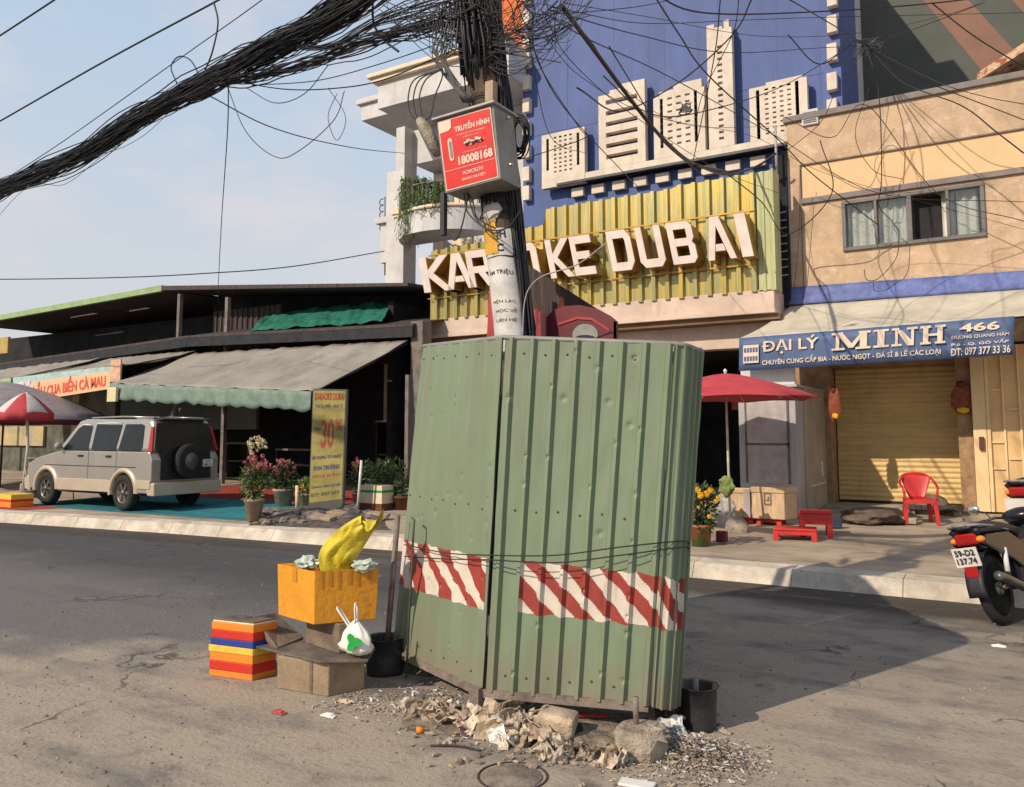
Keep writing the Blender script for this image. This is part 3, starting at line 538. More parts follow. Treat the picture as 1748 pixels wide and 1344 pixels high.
# awning + banner
YA = 13.2
AL, AR = W(1262, 578, YA), W(1732, 540, YA); BLb, BRb = W(1262, 634, YA), W(1730, 606, YA)
TL, TR = W(1352, 520, YM-.05), W(1760, 491, YM-.05)
MA = thing('shop_awning', 'cream canvas awning above the blue lettered banner of the tan shop', 'awning', AL)
def awn(u, v):
    a = lerp(AL, AR+V((.55, 0, 0)), u); b = lerp(TL, TR+V((.5, 0, 0)), u); p = lerp(a, b, v); p.z -= .06*math.sin(math.pi*v)*(1+.3*math.sin(u*9)); return p
mb = MB(); mb.grid(awn, 40, 10); mb.build('canvas', 'awnc', MA, solid=.006)
mb = MB(); mb.tube([AL+V((0, .01, -.01)), AR+V((.55, .01, -.01))], .018); mb.tube([AL+V((.05, .02, -.03)), V((TL.x+.1, YM, TL.z-.5))], .014); mb.tube([AR+V((.3, .02, -.03)), V((AR.x+.3, YM, AR.z-.3))], .014); mb.build('awning_frame', 'darkmetal', MA)
BN = thing('shop_banner', 'blue banner on the awning lettered DAI LY MINH with address 466', 'banner', AL)
mb = MB()
def bnf(u, v):
    p = lerp(lerp(BLb, BRb, u), lerp(AL, AR, u), v); p.y += -.02+.012*math.sin(u*17+v*2); return p
mb.grid(bnf, 40, 4); mb.build('banner_cloth', 'banner', BN, solid=.004)
def bpt(u, v): return lerp(lerp(BLb, BRb, u), lerp(AL, AR, u), v)+V((0, -.05, 0))
def btext(mb, s, u0, u1, v0, v1, bold=.02, mi=0):
    O = bpt(u0, v0); mb.text(s, O, bpt(u1, v0)-O, bpt(u0, v1)-O, mi, bold=bold, n=V((0,-1,0)))
LN = []
def btx(*a, **k): m_ = MB(); btext(m_, *a, **k); m_.build('lettering_line', 'bannertxt', BN)
btx('ĐẠI LÝ', .105, .325, .44, .93, .018)
btx('CHUYÊN CUNG CẤP BIA - NƯỚC NGỌT - ĐÁ SỈ & LẺ CÁC LOẠI', .10, .765, .10, .35, .012)
btx('466', .825, .955, .68, .90, .03); btx('ĐƯỜNG QUANG HÀM', .80, .985, .49, .62, .01); btx('P.6 - Q. GÒ VẤP', .80, .985, .31, .43, .02); btx('ĐT: 097 377 33 36', .80, .99, .06, .26, .012)
# MINH in slab serif
def slab(mb, rects, u0, u1, v0, v1):
    for poly in rects:
        mb.add([bpt(u0+(u1-u0)*x, v0+(v1-v0)*y)+V((0,-.004,0)) for x, y in poly], [tuple(range(len(poly)))])
def rc(a, b, c, d): return [(a,c),(b,c),(b,d),(a,d)]
Ms = [rc(0,.34,0,.12), rc(.62,1,0,.12), rc(0,.3,.88,1), rc(.7,1,.88,1), rc(.11,.2,.12,.88), rc(.73,.91,.12,.88), [(.14,.88),(.44,.1),(.52,.1),(.52,.34),(.32,.88)], [(.522,.1),(.56,.1),(.74,.6),(.74,.88),(.52,.34)]]
Is = [rc(0,1,0,.12), rc(0,1,.88,1), rc(.27,.73,.12,.88)]
Ns = [rc(0,.4,0,.12), rc(.6,1,.88,1), rc(0,.3,.88,1), rc(.14,.25,.12,.88), rc(.76,.87,.0,.88), [(.2,.88),(.62,0),(.76,0),(.76,.3),(.4,.88)]]
Hs = [rc(0,.42,0,.12), rc(.58,1,0,.12), rc(0,.42,.88,1), rc(.58,1,.88,1), rc(.11,.32,.12,.88), rc(.68,.89,.12,.88), rc(.32,.68,.44,.56)]
for g, a, b in ((Ms,.375,.52), (Is,.53,.585), (Ns,.595,.685), (Hs,.695,.78)): mb = MB(); slab(mb, g, a, b, .42, .92); mb.build('shop_name_letter', 'bannertxt', BN)
mb = MB()
# small printed block at left
O = bpt(.02, .2); mb.add([bpt(u, v) for u, v in ((.02,.22),(.085,.22),(.085,.76),(.02,.76))], [(0,1,2,3)])
mb.build('emblem', 'bannertxt', BN)
for j in range(2):
    for i in range(5): mb = MB(); mb.add([bpt(u, v)+V((0,-.004,0)) for u, v in rc(.024+.012*i, .033+.012*i, .28+.26*j, .42+.26*j)], [(0,1,2,3)]); mb.build('emblem_print', 'banner', BN)
# blue tarp
tp = MB(); A0, A1 = W(1350, 491, YM-.02), W(1760, 461, YM-.02); B0, B1 = W(1346, 521, YM-.12), W(1760, 493, YM-.12)
tp.grid(lambda u, v: lerp(lerp(B0, B1, u), lerp(A0, A1, u), v)+V((0, -.03*abs(noise.noise(V((u*14, v*2, 0)))), 0)), 80, 6); tag(tp.build('blue_tarp', 'bluetarp', solid=.004), 'blue plastic tarp strip pinned to the tan wall above the awning', 'tarp')
# AC, rusty roof
p = W(1378, 197, YM-.2); mb = MB(); mb.bb((p.x-.13, YM-.05, p.z-.12), (p.x+.15, YM+.25, p.z+.16))
AC = thing('air_conditioner', 'small air conditioner unit on the parapet corner beside the skyline relief', 'air conditioner', p)
mb.build('casing', 'whitew', AC, bevel=.01)
mb = MB()
for k in range(6): mb.bb((p.x-.1, YM-.062, p.z-.08+.035*k), (p.x+.12, YM-.052, p.z-.065+.035*k))
mb.build('grille', 'winfr', AC)
p0, p1 = W(1668, 138, 16.2), W(1790, 62, 16.2)
mb = MB(); mb.hexa([p0, p1, p1+V((0,0,.16)), p0+V((0,0,.14))], (0, 2.5, .2)); tag(mb.build('rusty_roof_sheet', 'rust'), 'rusty peeling roof sheet sloping above the tan shop parapet', 'roof sheet')
mb = MB(); mb.bb((p0.x+.5, 16.6, zp), (p1.x, 18, p0.z+.1)); tag(mb.build('rooftop_shed', 'dark'), 'dark shed wall under the rusty sheet on the roof', 'shed')
# dark louvre between the two buildings
p = W(1337, 400, 14.55); LV = thing('meter_rack', 'dark rack with pale rungs in the gap between gold sign and tan wall', 'rack', (p.x, 14.5, 3.9))
za, zc = W(1337, 498, 14.5).z, W(1332, 262, 14.5).z
lx0, lx1 = W(1322, 400, 14.6).x, W(1346, 400, 14.6).x; mb = MB(); mb.bb((lx0, 14.6, za-.25), (lx1, 14.69, zc)); mb.build('dark_panel', 'dark', LV); p = V(((lx0+lx1)/2+.02, 0, 0))
for k in range(9):
    mb = MB(); mb.box((p.x, 14.57, za+.30+k*.14), (.16, .03, .018), tilt=(0, R(rnd.uniform(-8, 8)))); mb.build('rung', 'cab', LV)
mb = MB(); q = W(1326, 300, 14.4); mb.tube([(q.x, 14.4, W(1326, 300, 14.4).z), (q.x, 14.4, W(1323, 215, 14.4).z)], .022, 8); mb.tube([(q.x, 14.4, q.z), (q.x, 14.5, q.z)], .02, 6); tag(mb.build('steel_pipe', 'cab'), 'short grey pipe standing at the right end of the skyline relief', 'pipe')
# wall ornaments
for x, y, s in ((1641, 680, 1.), (1423, 690, .55)):
    Yo = 14.6 if s == 1 else 13.6
    p = W(x, y, Yo); O_ = thing('new_year_ornament', 'large red and gold new year ornament hung on the pillar right of the shutter' if s == 1 else 'narrow red ornament on the grey panel edge left of the shutter', 'ornament', p)
    mb = MB(); mb.blob(p+V((0, .03, 0)), (.16*s, .03, .22*(1 if s == 1 else 1.2)), seed=3, amp=.35, sub=3); mb.build('paper_body', 'ornr', O_)
    mb = MB(); mb.blob(p+V((.02, .0, -.19)), (.09*s, .03, .05), seed=5, sub=2); mb.build('gold_base', 'yel', O_)
    mb = MB(); mb.blob(p+V((0, .02, .22)), (.07*s, .03, .06), seed=9, sub=2); mb.build('top_knot', 'burg', O_)
# ================================================================= GREY CABINET at the shop entrance
Yc0 = 12.7; cx0, cx1 = W(1262, 760, Yc0).x, W(1360, 760, Yc0).x
zc0 = pz(Yc0); zc1 = W(1310, 662, Yc0).z
CB = thing('grey_kiosk', 'grey sheet metal kiosk cabinet with two front panels left of the shutter', 'kiosk', (cx0, Yc0, zc0))
mb = MB(); mb.bb((cx0, Yc0, zc0+.02), (cx1, 15.1, zc1)); mb.build('body', 'cab', CB, bevel=.01)
mb = MB(); mb.bb((cx0+.12, Yc0-.012, zc0+.5), (cx1-.12, Yc0-.002, zc1-.15)); mb.build('front_panel', 'foamg', CB)
mb = MB(); mb.bb((cx0+.1, Yc0-.02, 1.32), (cx1-.1, Yc0-.013, 1.35)); mb.bb((cx0+.1, Yc0-.02, zc0+.5), (cx0+.125, Yc0-.013, zc1-.12)); mb.bb((cx1-.13, Yc0-.02, zc0+.5), (cx1-.1, Yc0-.013, zc1-.12)); mb.build('panel_trim', 'board', CB)
dm = mat('side_door_paint', (.42, .36, .27), .6, .15, 2)
mb = MB(); mb.bb((cx1+.002, Yc0+.5, zc0+.05), (cx1+.02, 15.0, 2.2)); dr = mb.build('side_door', dm, CB)
mb = MB(); mb.bb((cx1+.022, Yc0+.75, zc0+.42), (cx1+.04, 14.6, zc0+.45)); mb.bb((cx1+.022, 14.3, zc0+.55), (cx1+.045, 14.36, zc0+.8)); mb.build('handle', 'lampw', dr)
mb = MB(); mb.bb((cx0-.02, Yc0-.03, zc1+.002), (cx1+.03, 15.1, zc1+.04)); mb.build('roof', 'cab', CB)
# white valance behind banner
mb = MB(); a = W(1264, 628, 13.45); b = W(1358, 690, 13.45); mb.bb((a.x, 13.45, 2.2), (b.x, 13.5, a.z)); mb.build('header_board', 'whitew', CB)
# ================================================================= LEFT SHED
SD = thing('market_shed', 'long open fronted dark shed with lime roof edge behind the grey awnings', 'shed', (-19, 13.5, 0))
Yd = 13.5
A_, B_, C_ = W(-60, 557, Yd), W(275, 497, Yd), W(665, 505, Yd)
mb = MB(); mb.hexa([A_, B_, B_+V((0,0,.16)), A_+V((0,0,.16))], (0, .12, 0)); mb.build('lime_fascia', 'lime', SD)
mb = MB()
def slitrange(x0_, x1_, y0_, y1_):
    p, q = G(x0_, y0_, 5.22), G(x1_, y1_, 5.22); L_ = B_.x-A_.x; return ((p.x-A_.x)/L_, (q.x-A_.x)/L_, (min(p.y, q.y)-Yd-.13)/5, (min(p.y, q.y)-Yd-.13)/5+.03)
slits = [slitrange(112, 178, 541, 537), slitrange(212, 262, 533, 530)]
Ss = sorted({0, 1, *[q for t_ in slits for q in t_[:2]]}); Ts = sorted({0, 1, *[q for t_ in slits for q in t_[2:]]})
for sa, sb in zip(Ss, Ss[1:]):
    for ta, tb in zip(Ts, Ts[1:]):
        if any(q[0] < (sa+sb)/2 < q[1] and q[2] < (ta+tb)/2 < q[3] for q in slits): continue
        a_, b_ = lerp(A_, B_, sa)+V((0,.13+5*ta,.05)), lerp(A_, B_, sb)+V((0,.13+5*ta,.05)); mb.hexa([a_, b_, b_+V((0,0,.07)), a_+V((0,0,.07))], (0, 5*(tb-ta), 0))
C2 = V((C_.x+.5, Yd, 4.62)); mb.hexa([B_+V((.01,0,.02)), C2, C2+V((0,0,.07)), B_+V((.01,0,.14))], (0, 5, .3)); mb.build('roof', 'purl', SD)
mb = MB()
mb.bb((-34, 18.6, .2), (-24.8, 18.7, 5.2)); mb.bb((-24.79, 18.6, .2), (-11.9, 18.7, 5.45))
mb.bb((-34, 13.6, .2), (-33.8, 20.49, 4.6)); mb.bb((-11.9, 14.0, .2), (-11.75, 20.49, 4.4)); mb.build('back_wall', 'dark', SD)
mb = MB(); mb.bb((-33.7, 15.5, 3.2), (-12, 15.6, 4.9)); mb.bb((-33.7, 17.0, .2), (-12, 17.1, 3.4)); mb.hexa([(-19.5, 15.3, 4.0), (-12, 15.3, 4.0), (-12, 15.3, 4.75), (-19.5, 15.3, 5.42)], (0, .08, 0)); mb.build('shade_fill_sheet', 'dark', SD)  # near-black sheets added, standing in for the shade inside the shed
# lean-to roof
e0, e1, e2 = W(-60, 632, 12.9), W(320, 577, 12.9), W(705, 557, 12.9)
mb = MB(); mb.hexa([e0, e1, e1+V((0,0,.06)), e0+V((0,0,.06))], (0, 2.6, .45)); mb.hexa([e1+V((.01,0,0)), e2, e2+V((0,0,.05)), e1+V((.01,0,.05))], (0, 2.6, .55)); mb.build('lean_to_roof', 'purl', SD)
mb = MB(); mb.hexa([e0+V((0,-.02,-.22)), e1+V((0,-.02,-.22)), e1+V((0,-.02,-.01)), e0+V((0,-.02,-.01))], (0, .08, 0)); mb.hexa([e1+V((.01,-.02,-.22)), e2+V((0,-.02,-.22)), e2+V((0,-.02,-.01)), e1+V((.01,-.02,-.01))], (0, .08, 0)); mb.build('gutter_board', 'darkmetal', SD)
for px in (303, 385, -20):
    q = W(px, 560, 13.55); mb = MB(); mb.bb((q.x-.05, 13.55, .2), (q.x+.05, 13.65, 5.15 if px == 303 else 4.9)); mb.build('post', 'post', SD)
mb = MB(); q0, q1 = W(365, 520, 14.4), W(470, 570, 14.4); corrboard(mb, q0.x, q0.x+2.6, 3.7, lambda x: 4.75, 14.4, .2, .04); mb.build('rusty_wall_sheet', 'darkbrown', SD)
a = W(0, 604, 13.3); b = W(14, 575, 13.3); mb = MB(); mb.bb((a.x-.8, 13.3, a.z), (b.x, 13.38, b.z)); mb.build('yellow_notice_board', mat('dull_yellow_board', (.45, .32, .1), .7, .2, 4), SD)
# right pillars of the shed
q = W(712, 560, 13.0); mb = MB(); mb.bb((q.x-.16, 13.0, pz(13)), (q.x+.14, 13.3, W(712, 548, 13.0).z)); tag(mb.build('concrete_pillar', 'post', bevel=.01), 'grey concrete pillar at the right end of the shed beside the gold sign', 'pillar')
q = W(694, 700, 12.2); mb = MB(); mb.bb((q.x-.04, 12.2, pz(12.2)), (q.x+.04, 12.26, W(694, 640, 12.2).z)); tag(mb.build('timber_post', 'post'), 'thin weathered timber post in front of the dark shed opening', 'post')
# green net
nt_ = MB(); P00, P10, P11, P01 = W(425, 571, 13.2), W(652, 556, 13.2), W(672, 520, 14.6), W(458, 541, 14.6)
def netf(u, v):
    p = lerp(lerp(P00, P10, u), lerp(P01, P11, u), v); p.z += .09+.07*noise.noise(V((u*9, v*3, 2)))+.04*noise.noise(V((u*25, v*7, 5))); return p
nt_.grid(netf, 60, 14, sm=False); tag(nt_.build('green_net', 'net', solid=.006), 'emerald green shade net thrown over the shed roof edge', 'net')
# street awnings
def canvas(name, label, F0, F1, B0, B1, val, m='awng', vm='valance', sag=.1, slopeend=True):
    T_ = thing(name, label, 'awning', F0, 'grey canvas awnings along the shed')
    mb = MB()
    def f(u, v):
        p = lerp(lerp(F0, F1, u), lerp(B0, B1, u), v); p.z -= sag*math.sin(math.pi*v)*(.7+.9*noise.noise(V((u*7, 1, 0))))-.035*noise.noise(V((u*22, v*3, 4)))-.02*noise.noise(V((u*50, v*5, 1))); return p
    mb.grid(f, 60, 16); mb.build('canvas', m, T_, solid=.006)
    if val:
        mb = MB(); n = 14
        def g(u, v):
            d = val*(1-v)*(.86+.12*abs(math.sin(u*math.pi*n))+.14*noise.noise(V((u*13, 3, 0)))); p = lerp(F0, F1, u)+V((0, -.01+.03*(1-v)*math.sin(u*60), -d-.005)); return p
        mb.grid(g, 120, 4); mb.build('valance', vm, T_, solid=.005)
    mb = MB(); mb.tube([F0+V((0,.03,-.02)), F1+V((0,.03,-.02))], .02); mb.tube([F1+V((0,.02,-.03)), B1+V((0,-.02,-.06))], .018); mb.tube([F0+V((0,.02,-.03)), B0+V((0,-.02,-.06))], .018); mb.build('awning_frame', 'darkmetal', T_)
    return T_
FR = W(532, 668, 10.9); FL = W(188, 655, 10.9)
canvas('street_awning', 'largest grey awning with green valance above the silver car and discount board', FL, FR, W(325, 604, 12.95), W(697, 581, 12.95), .38)
mb = MB(); q = W(193, 672, 10.82); mb.bb((q.x-.16, 10.78, q.z-.18), (q.x+.16, 10.84, q.z+.14)); tag(mb.build('pale_box_sign', 'creamp'), 'small pale box sign hanging at the left corner of the largest awning', 'sign')
canvas('street_awning', 'middle grey awning above the crab hotpot banner', W(28, 645, 11.6), W(212, 622, 11.6), W(195, 610, 13.0), W(335, 599, 13.0), 0)
canvas('street_awning', 'leftmost grey awning cut by the photo edge', W(-80, 660, 11.8), W(20, 645, 11.8), W(0, 628, 13.0), W(190, 606, 13.0), .25, vm='lime')
# crab banner
q0, q1, q2, q3 = W(22, 690, 11.5), W(187, 664, 11.5), W(190, 625, 11.5), W(22, 645, 11.5)
CBn = thing('crab_banner', 'peach and aqua banner with red words LAU CUA BIEN CA MAU', 'banner', q0)
mb = MB(); mb.hexa([q0, q1, q2, q3], (0, .01, 0)); mb.build('banner_cloth', 'bannerc', CBn)
r0, r1, r2, r3 = lerp(q0, q1, .22), q1, lerp(q1, q2, .78), lerp(lerp(q0, q1, .22), lerp(q3, q2, .22), .74)
mb = MB(); mb.hexa([p+V((0,-.006,0)) for p in (r0, r1, r2, r3)], (0, .004, 0)); mb.build('peach_field', 'bannero', CBn)
mb = MB(); O = lerp(lerp(r0, r1, .02), lerp(r3, r2, .02), .16)+V((0,-.012,0)); mb.text('LẨU CUA BIỂN CÀ MAU', O, (r1-r0)*.94, (r3-r0)*.8, bold=.03, n=V((0,-1,0))); mb.build('lettering', 'bannerr', CBn)
mb = MB()
for k in range(5): mb.blob(lerp(q0, q1, .06+.035*k)+V((0, -.02, .35+.1*(k%2))), (.14, .01, .1), seed=k, sub=2)
mb.build('printed_picture', mat('banner_picture', (.55, .3, .35), .7, .5, 12, col2=(.7, .7, .7)), CBn)
a = W(198, 630, 11.4); mb = MB(); mb.bb((a.x-.2, 11.38, a.z-.3), (a.x+.2, 11.42, a.z+.22)); tag(mb.build('picture_panel', mat('printed_panel', (.55, .25, .16), .7, .5, 6, col2=(.65, .5, .35))), 'small reddish picture panel beside the crab banner', 'sign')
# far-left neighbours
FW = thing('shop_front_wall', 'beige and grey shop wall seen below the umbrellas at the left edge', 'building', (-27, 15, 0))
mb = MB(); mb.bb((-33, 14.6, .2), (-22.9, 14.9, 3.0)); mb.build('wall', mat('olive_wall', (.13, .13, .10), .8, .4, 1.5), FW)
a, b = W(-20, 755, 14.5), W(74, 733, 14.5); mb = MB(); mb.bb((a.x, 14.5, a.z-.1), (b.x, 14.58, b.z+.1)); mb.build('yellow_panel', mat('ochre_panel', (.55, .40, .18), .7, .4, 3, col2=(.3, .3, .22)), FW)
mb = MB(); a = W(135, 740, 14.6); mb.bb((a.x-.1, 14.4, .2), (a.x+.25, 14.6, 2.9)); mb.build('beige_pier', 'pillar', FW)
mb = MB(); mb.bb((-22.8, 14.7, 1.6), (-16.9, 14.8, 2.9)); mb.build('grey_board', 'greywall', FW)
for k, (x, w_, h_) in enumerate(((385, .9, .95), (470, 1.3, .8), (640, 1.2, 1.5))):
    q = W(x, 760, 15.2); T_ = thing('shop_shelf', ('dark counter behind the car in the shed', 'dim low table behind the flower pots in the shed', 'dim tall shelf rack behind the shrub pots in the shed')[k], 'shelf', (q.x, 15.2, .3))
    mb = MB(); mb.bb((q.x, 15.2, .3+h_-.05), (q.x+w_, 15.7, .3+h_)); mb.build('top', 'post', T_)
    for sx in (0, w_-.05): mb = MB(); mb.bb((q.x+sx, 15.22, .3), (q.x+sx+.05, 15.68, .3+h_-.051)); mb.build('leg', 'darkbrown', T_)
    mb = MB(); mb.bb((q.x+.06, 15.25, .3+h_*.45), (q.x+w_-.06, 15.65, .3+h_*.45+.03)); mb.build('shelf_board', 'post', T_)
# ================================================================= WHITE BUILDING
WB = thing('white_villa', 'white balconied villa with deep cornice behind the shed and pole', 'building', (-12, 15.5, 0))
YV = 15.6
c0, c1 = W(674, 400, YV), W(689, 400, YV)
mb = MB(); mb.bb((c0.x, YV, 0), (c1.x, YV+.5, 9.2)); mb.build('front_column', 'whitew', WB, bevel=.01)
mb = MB(); cA = W(659, 400, YV+1.2); mb.bb((cA.x, YV+1.2, 0), (cA.x+.42, YV+1.7, 8.6)); mb.build('rear_column', 'whitew', WB, bevel=.01)
mb = MB(); mb.bb((c0.x-.08, YV-.08, 6.95), (c1.x+.12, YV+.6, 7.1)); mb.bb((c0.x-.04, YV-.04, 6.88), (c1.x+.06, YV+.55, 6.948)); mb.build('column_band', 'moulding', WB)
ca = W(645, 178, 14.4); cb = W(900, 80, 14.4); zc = ca.z
mb = MB(); mb.bb((ca.x, 14.4, zc-.12), (-8.98, 22, zc+.5)); mb.build('cornice', 'whitew', WB)
mb = MB(); mb.bb((ca.x-.12, 14.28, zc+.501), (-8.97, 22, zc+.60)); mb.bb((ca.x-.2, 14.2, zc+.602), (-8.96, 22, zc+.70)); mb.build('cornice_moulding', 'moulding', WB, bevel=.015)
mb = MB(); zz = W(622, 200, 16.8).z; xx0 = W(625, 200, 16.8).x; mb.bb((xx0, 16.6, zz-.2), (ca.x+1.2, 22, zz+.25)); mb.bb((xx0-.12, 16.5, zz+.252), (ca.x+1.1, 22, zz+.4)); mb.build('side_cornice', 'whitew', WB, bevel=.02)
mb = MB(); mb.bb((c1.x+.001, YV+.35, 0), (-8.4, 22, 3.9)); mb.bb((c1.x+.001, YV+.35, 8.3), (-7.7, 22, zc-.13)); mb.bb((-10.05, YV+.35, 3.901), (-7.7, 22, 8.299)); mb.bb((c1.x+.001, YV+1.2, 3.901), (-10.06, 22, 8.299)); mb.build('main_wall', 'whitew', WB)
mb = MB(); mb.bb((c1.x+.15, YV+1.1, 3.95), (c1.x+.36, YV+1.19, 8.2)); mb.bb((c1.x+.75, YV+1.1, 3.95), (c1.x+1.25, YV+1.19, 8.2)); mb.build('door_frame', 'moulding', WB)
mb = MB(); mb.bb((c1.x+.37, YV+1.12, 4.0), (c1.x+.74, YV+1.16, 5.9)); mb.build('window', 'glassb', WB); mb = MB(); mb.bb((c1.x+.37, YV+1.12, 6.6), (c1.x+.74, YV+1.16, 8.1)); mb.build('window', 'glassb', WB); mb = MB(); mb.bb((c1.x+1.26, YV+1.12, 4.1), (c1.x+1.7, YV+1.16, 5.9)); mb.build('window', 'glassb', WB)
mb = MB(); mb.bb((c1.x+.1, YV-.3, 6.9), (-10.3, YV-.1, 8.3)) if False else None
# balcony
bc = V((W(752, 400, YV).x, YV+.6, 0)); zf = W(740, 385, 14.6).z; zr = W(740, 330, 14.6).z
mb = MB(); pr = []
n = 26; r_ = 1.25
arc = [V((bc.x+r_*1.05*math.cos(R(180+90*0+180*k/n)), YV+.35+r_*.85*math.sin(R(180+180*k/n)), 0)) for k in range(n+1)]
mb.prism([p+V((0,0,zf)) for p in arc], (0, 0, .52)); mb.build('balcony', 'whitew', WB)
mb = MB()
mb.tube([p*1+V((0,0,zf+.57)) for p in arc], .05, 6); mb.build('balcony_ledge', 'moulding', WB)
mb = MB()
for k in range(0, n+1): mb.tube([arc[k]+V((0,0,zf+.6)), arc[k]+V((0,0,zf+1.15))], .012, 4)
mb.tube([p+V((0,0,zf+1.15)) for p in arc], .022, 6); mb.build('balcony_railing', 'trim', WB)
# hanging plant
HP = thing('hanging_plant', 'feathery green creeper trailing over the villa balcony', 'plant', W(705, 330, YV-.6))
mb = MB()
for k in range(230):
    u = rnd.random(); top = W(685+75*u, 300+18*rnd.random()+10*u, YV-.75+.3*rnd.random()); ln = (1.6 if u < .3 else .8)*rnd.uniform(.4, 1)
    pts = [top+V((rnd.uniform(-.05,.05)*j, 0, .15*(1 if j == 1 else 0)-ln*j/5)) for j in range(6)]
    mb.tube(pts, [.006]*6, 3)
    for j in range(14):
        t_ = rnd.random()*5; i = int(t_); q = lerp(pts[i], pts[min(i+1, 5)], t_-i); s_ = rnd.uniform(.02, .05); d = V((rnd.uniform(-1,1), rnd.uniform(-1,1), rnd.uniform(-1.2,.2)))*s_; e = d.cross(V((rnd.random(), rnd.random(), rnd.random()))).normalized()*s_*.5
        mb.add([q, q+d*.5+e, q+d*1.3, q+d*.5-e], [(0,1,2,3)])
mb.build('foliage', 'leafl', HP)
mb = MB(); q = W(712, 300, YV-.5); mb.lathe([(.12,0),(.16,.22)], (q.x, q.y, zf+.52), 10); mb.lathe([(.12,0),(.16,.22)], (q.x-.4, q.y+.2, zf+.52), 10); mb.build('planter', 'whitew', HP)
mb = MB()
for k in range(5):
    p = W(652, 345+11*k, 17.6); th = [p+V((.09*math.cos(R(a)), 0, .09*math.sin(R(a)))) for a in range(60, 330, 30)]; mb.tube(th, .018, 5)
mb.tube([W(657, 336, 17.6), W(657, 470, 17.6)], .02, 5); tag(mb.build('wrought_scroll', 'trim'), 'dark curled iron scrollwork sticking out left of the villa column', 'ironwork')
mb = MB(); q = W(655, 378, 17.2); mb.bb((q.x-.15, 17.0, q.z-.1), (q.x+.4, 17.8, q.z+.06)); mb.bb((q.x-.02, 17.1, q.z-1.2), (q.x+.4, 17.7, q.z-.101)); tag(mb.build('side_bay', 'whitew'), 'small white moulded bay left of the villa column', 'bay')

def proj(p):
    d = V(p)-V((0, 0, HC)); z = d.dot(_f); return CX+F_*d.dot(_r)/z, CY-F_*d.dot(_u)/z
def reach(N_, d, xt, hi=3.):
    d = V(d).normalized(); a, b = 0., hi; s0 = proj(N_)[0] < xt
    for _ in range(40):
        m = (a+b)/2
        if (proj(N_+d*m)[0] < xt) == s0: a = m
        else: b = m
    return d*a
def cornerbox(N_, dl, dr, xl_, xr_, h):      # near corner, left/right edge directions, photo extents -> 4 base points + height
    l = reach(N_, dl, xl_); r = reach(N_, dr, xr_); return N_, l, r, V((0, 0, h))
def cbox(mb, N_, l, r, h, z0=0, z1=1, grow=0, mi=None):
    g = grow; a = N_+h*z0; b = N_+h*z1
    P = [-(l.normalized()+r.normalized())*g, r+(r.normalized()-l.normalized())*g, l+r+(l.normalized()+r.normalized())*g, l+(l.normalized()-r.normalized())*g]
    mb.add([a+p for p in P]+[b+p for p in P], [(3,2,1,0),(4,5,6,7),(0,1,5,4),(1,2,6,5),(2,3,7,6),(3,0,4,7)], mi)
# ================================================================= GREEN BARRIER
BR = thing('corrugated_barrier', 'weathered green corrugated metal barrier with two red and white striped bands around the utility pole', 'barrier', (-2.5, 4.2, 0))
Bl, Tl = W(671, 1108, 4.2), W(722, 592, 4.32)
Bf, Tf = W(824, 1180, 3.74), W(858, 577, 3.86)
Br, Tr = W(1108, 1204, 3.92), W(1150, 588, 4.07)
def rprof(f, a=.62):
    if f < a: return 0
    if f < a+.10: return (f-a)/.10
    if f < a+.24: return 1
    if f < a+.37: return 1-(f-a-.24)/.13
    return 0
def panelfn(A, B, C_, D, nr, amp, ph=0., seed=0, a=.62):
    h = (B-A).cross(D-A).normalized()
    if h.y > 0: h = -h
    q_ = random.Random(seed*13+1); dents = []
    for _ in range(26):
        k_ = q_.randrange(max(1, int(nr))); uu = (k_+a+q_.choice([.17, .17, .17, -.3])-ph)/nr; dents.append((uu, q_.random(), q_.uniform(.006, .012), q_.uniform(.008, .016)))
    wid_ = (B-A).length; hei_ = (D-A).length
    def fn(u, v, off=0.):
        p = lerp(lerp(A, B, u), lerp(D, C_, u), v)
        d = .010*noise.noise(V((u*3+seed, v*2.2, 1)))+.0035*noise.noise(V((u*11+seed, v*9, 4)))
        for (du, dv, da, dr_) in dents:
            q2 = (((u-du)*wid_)**2+((v-dv)*hei_)**2)/(dr_*dr_)
            if q2 < 6: d -= da*math.exp(-q2)
        return p+h*(amp*rprof((u*nr+ph) % 1, a)+d+off)
    us = {0, 1}
    for k in range(-1, int(nr)+2):
        for f in (0, a, a+.10, a+.24, a+.37, .3):
            q = (k+f-ph)/nr
            if 0 < q < 1: us.add(round(q, 5))
    for k in range(1, int(nr*12)): us.add(round(k/(nr*12), 5))
    return fn, sorted(us)
def panel(mb, fn, us, nv=170):
    b = len(us); vs = [fn(u, j/nv) for j in range(nv+1) for u in us]
    mb.add(vs, [(j*b+i, j*b+i+1, (j+1)*b+i+1, (j+1)*b+i) for j in range(nv) for i in range(b-1)], sm=False)
fL, uL = panelfn(Bl, Bf, Tf, Tl, 7, .011, .1, 3, .58)
fR, uR = panelfn(Bf+V((.012,.01,0)), Br, Tr, Tf+V((.012,.012,0)), 7.5, .026, .45, 8)
mb = MB(); panel(mb, fL, uL); mb.build('left_panel', 'green', BR, solid=.002)
mb = MB(); panel(mb, fR, uR); mb.build('front_panel', 'green', BR, solid=.002)
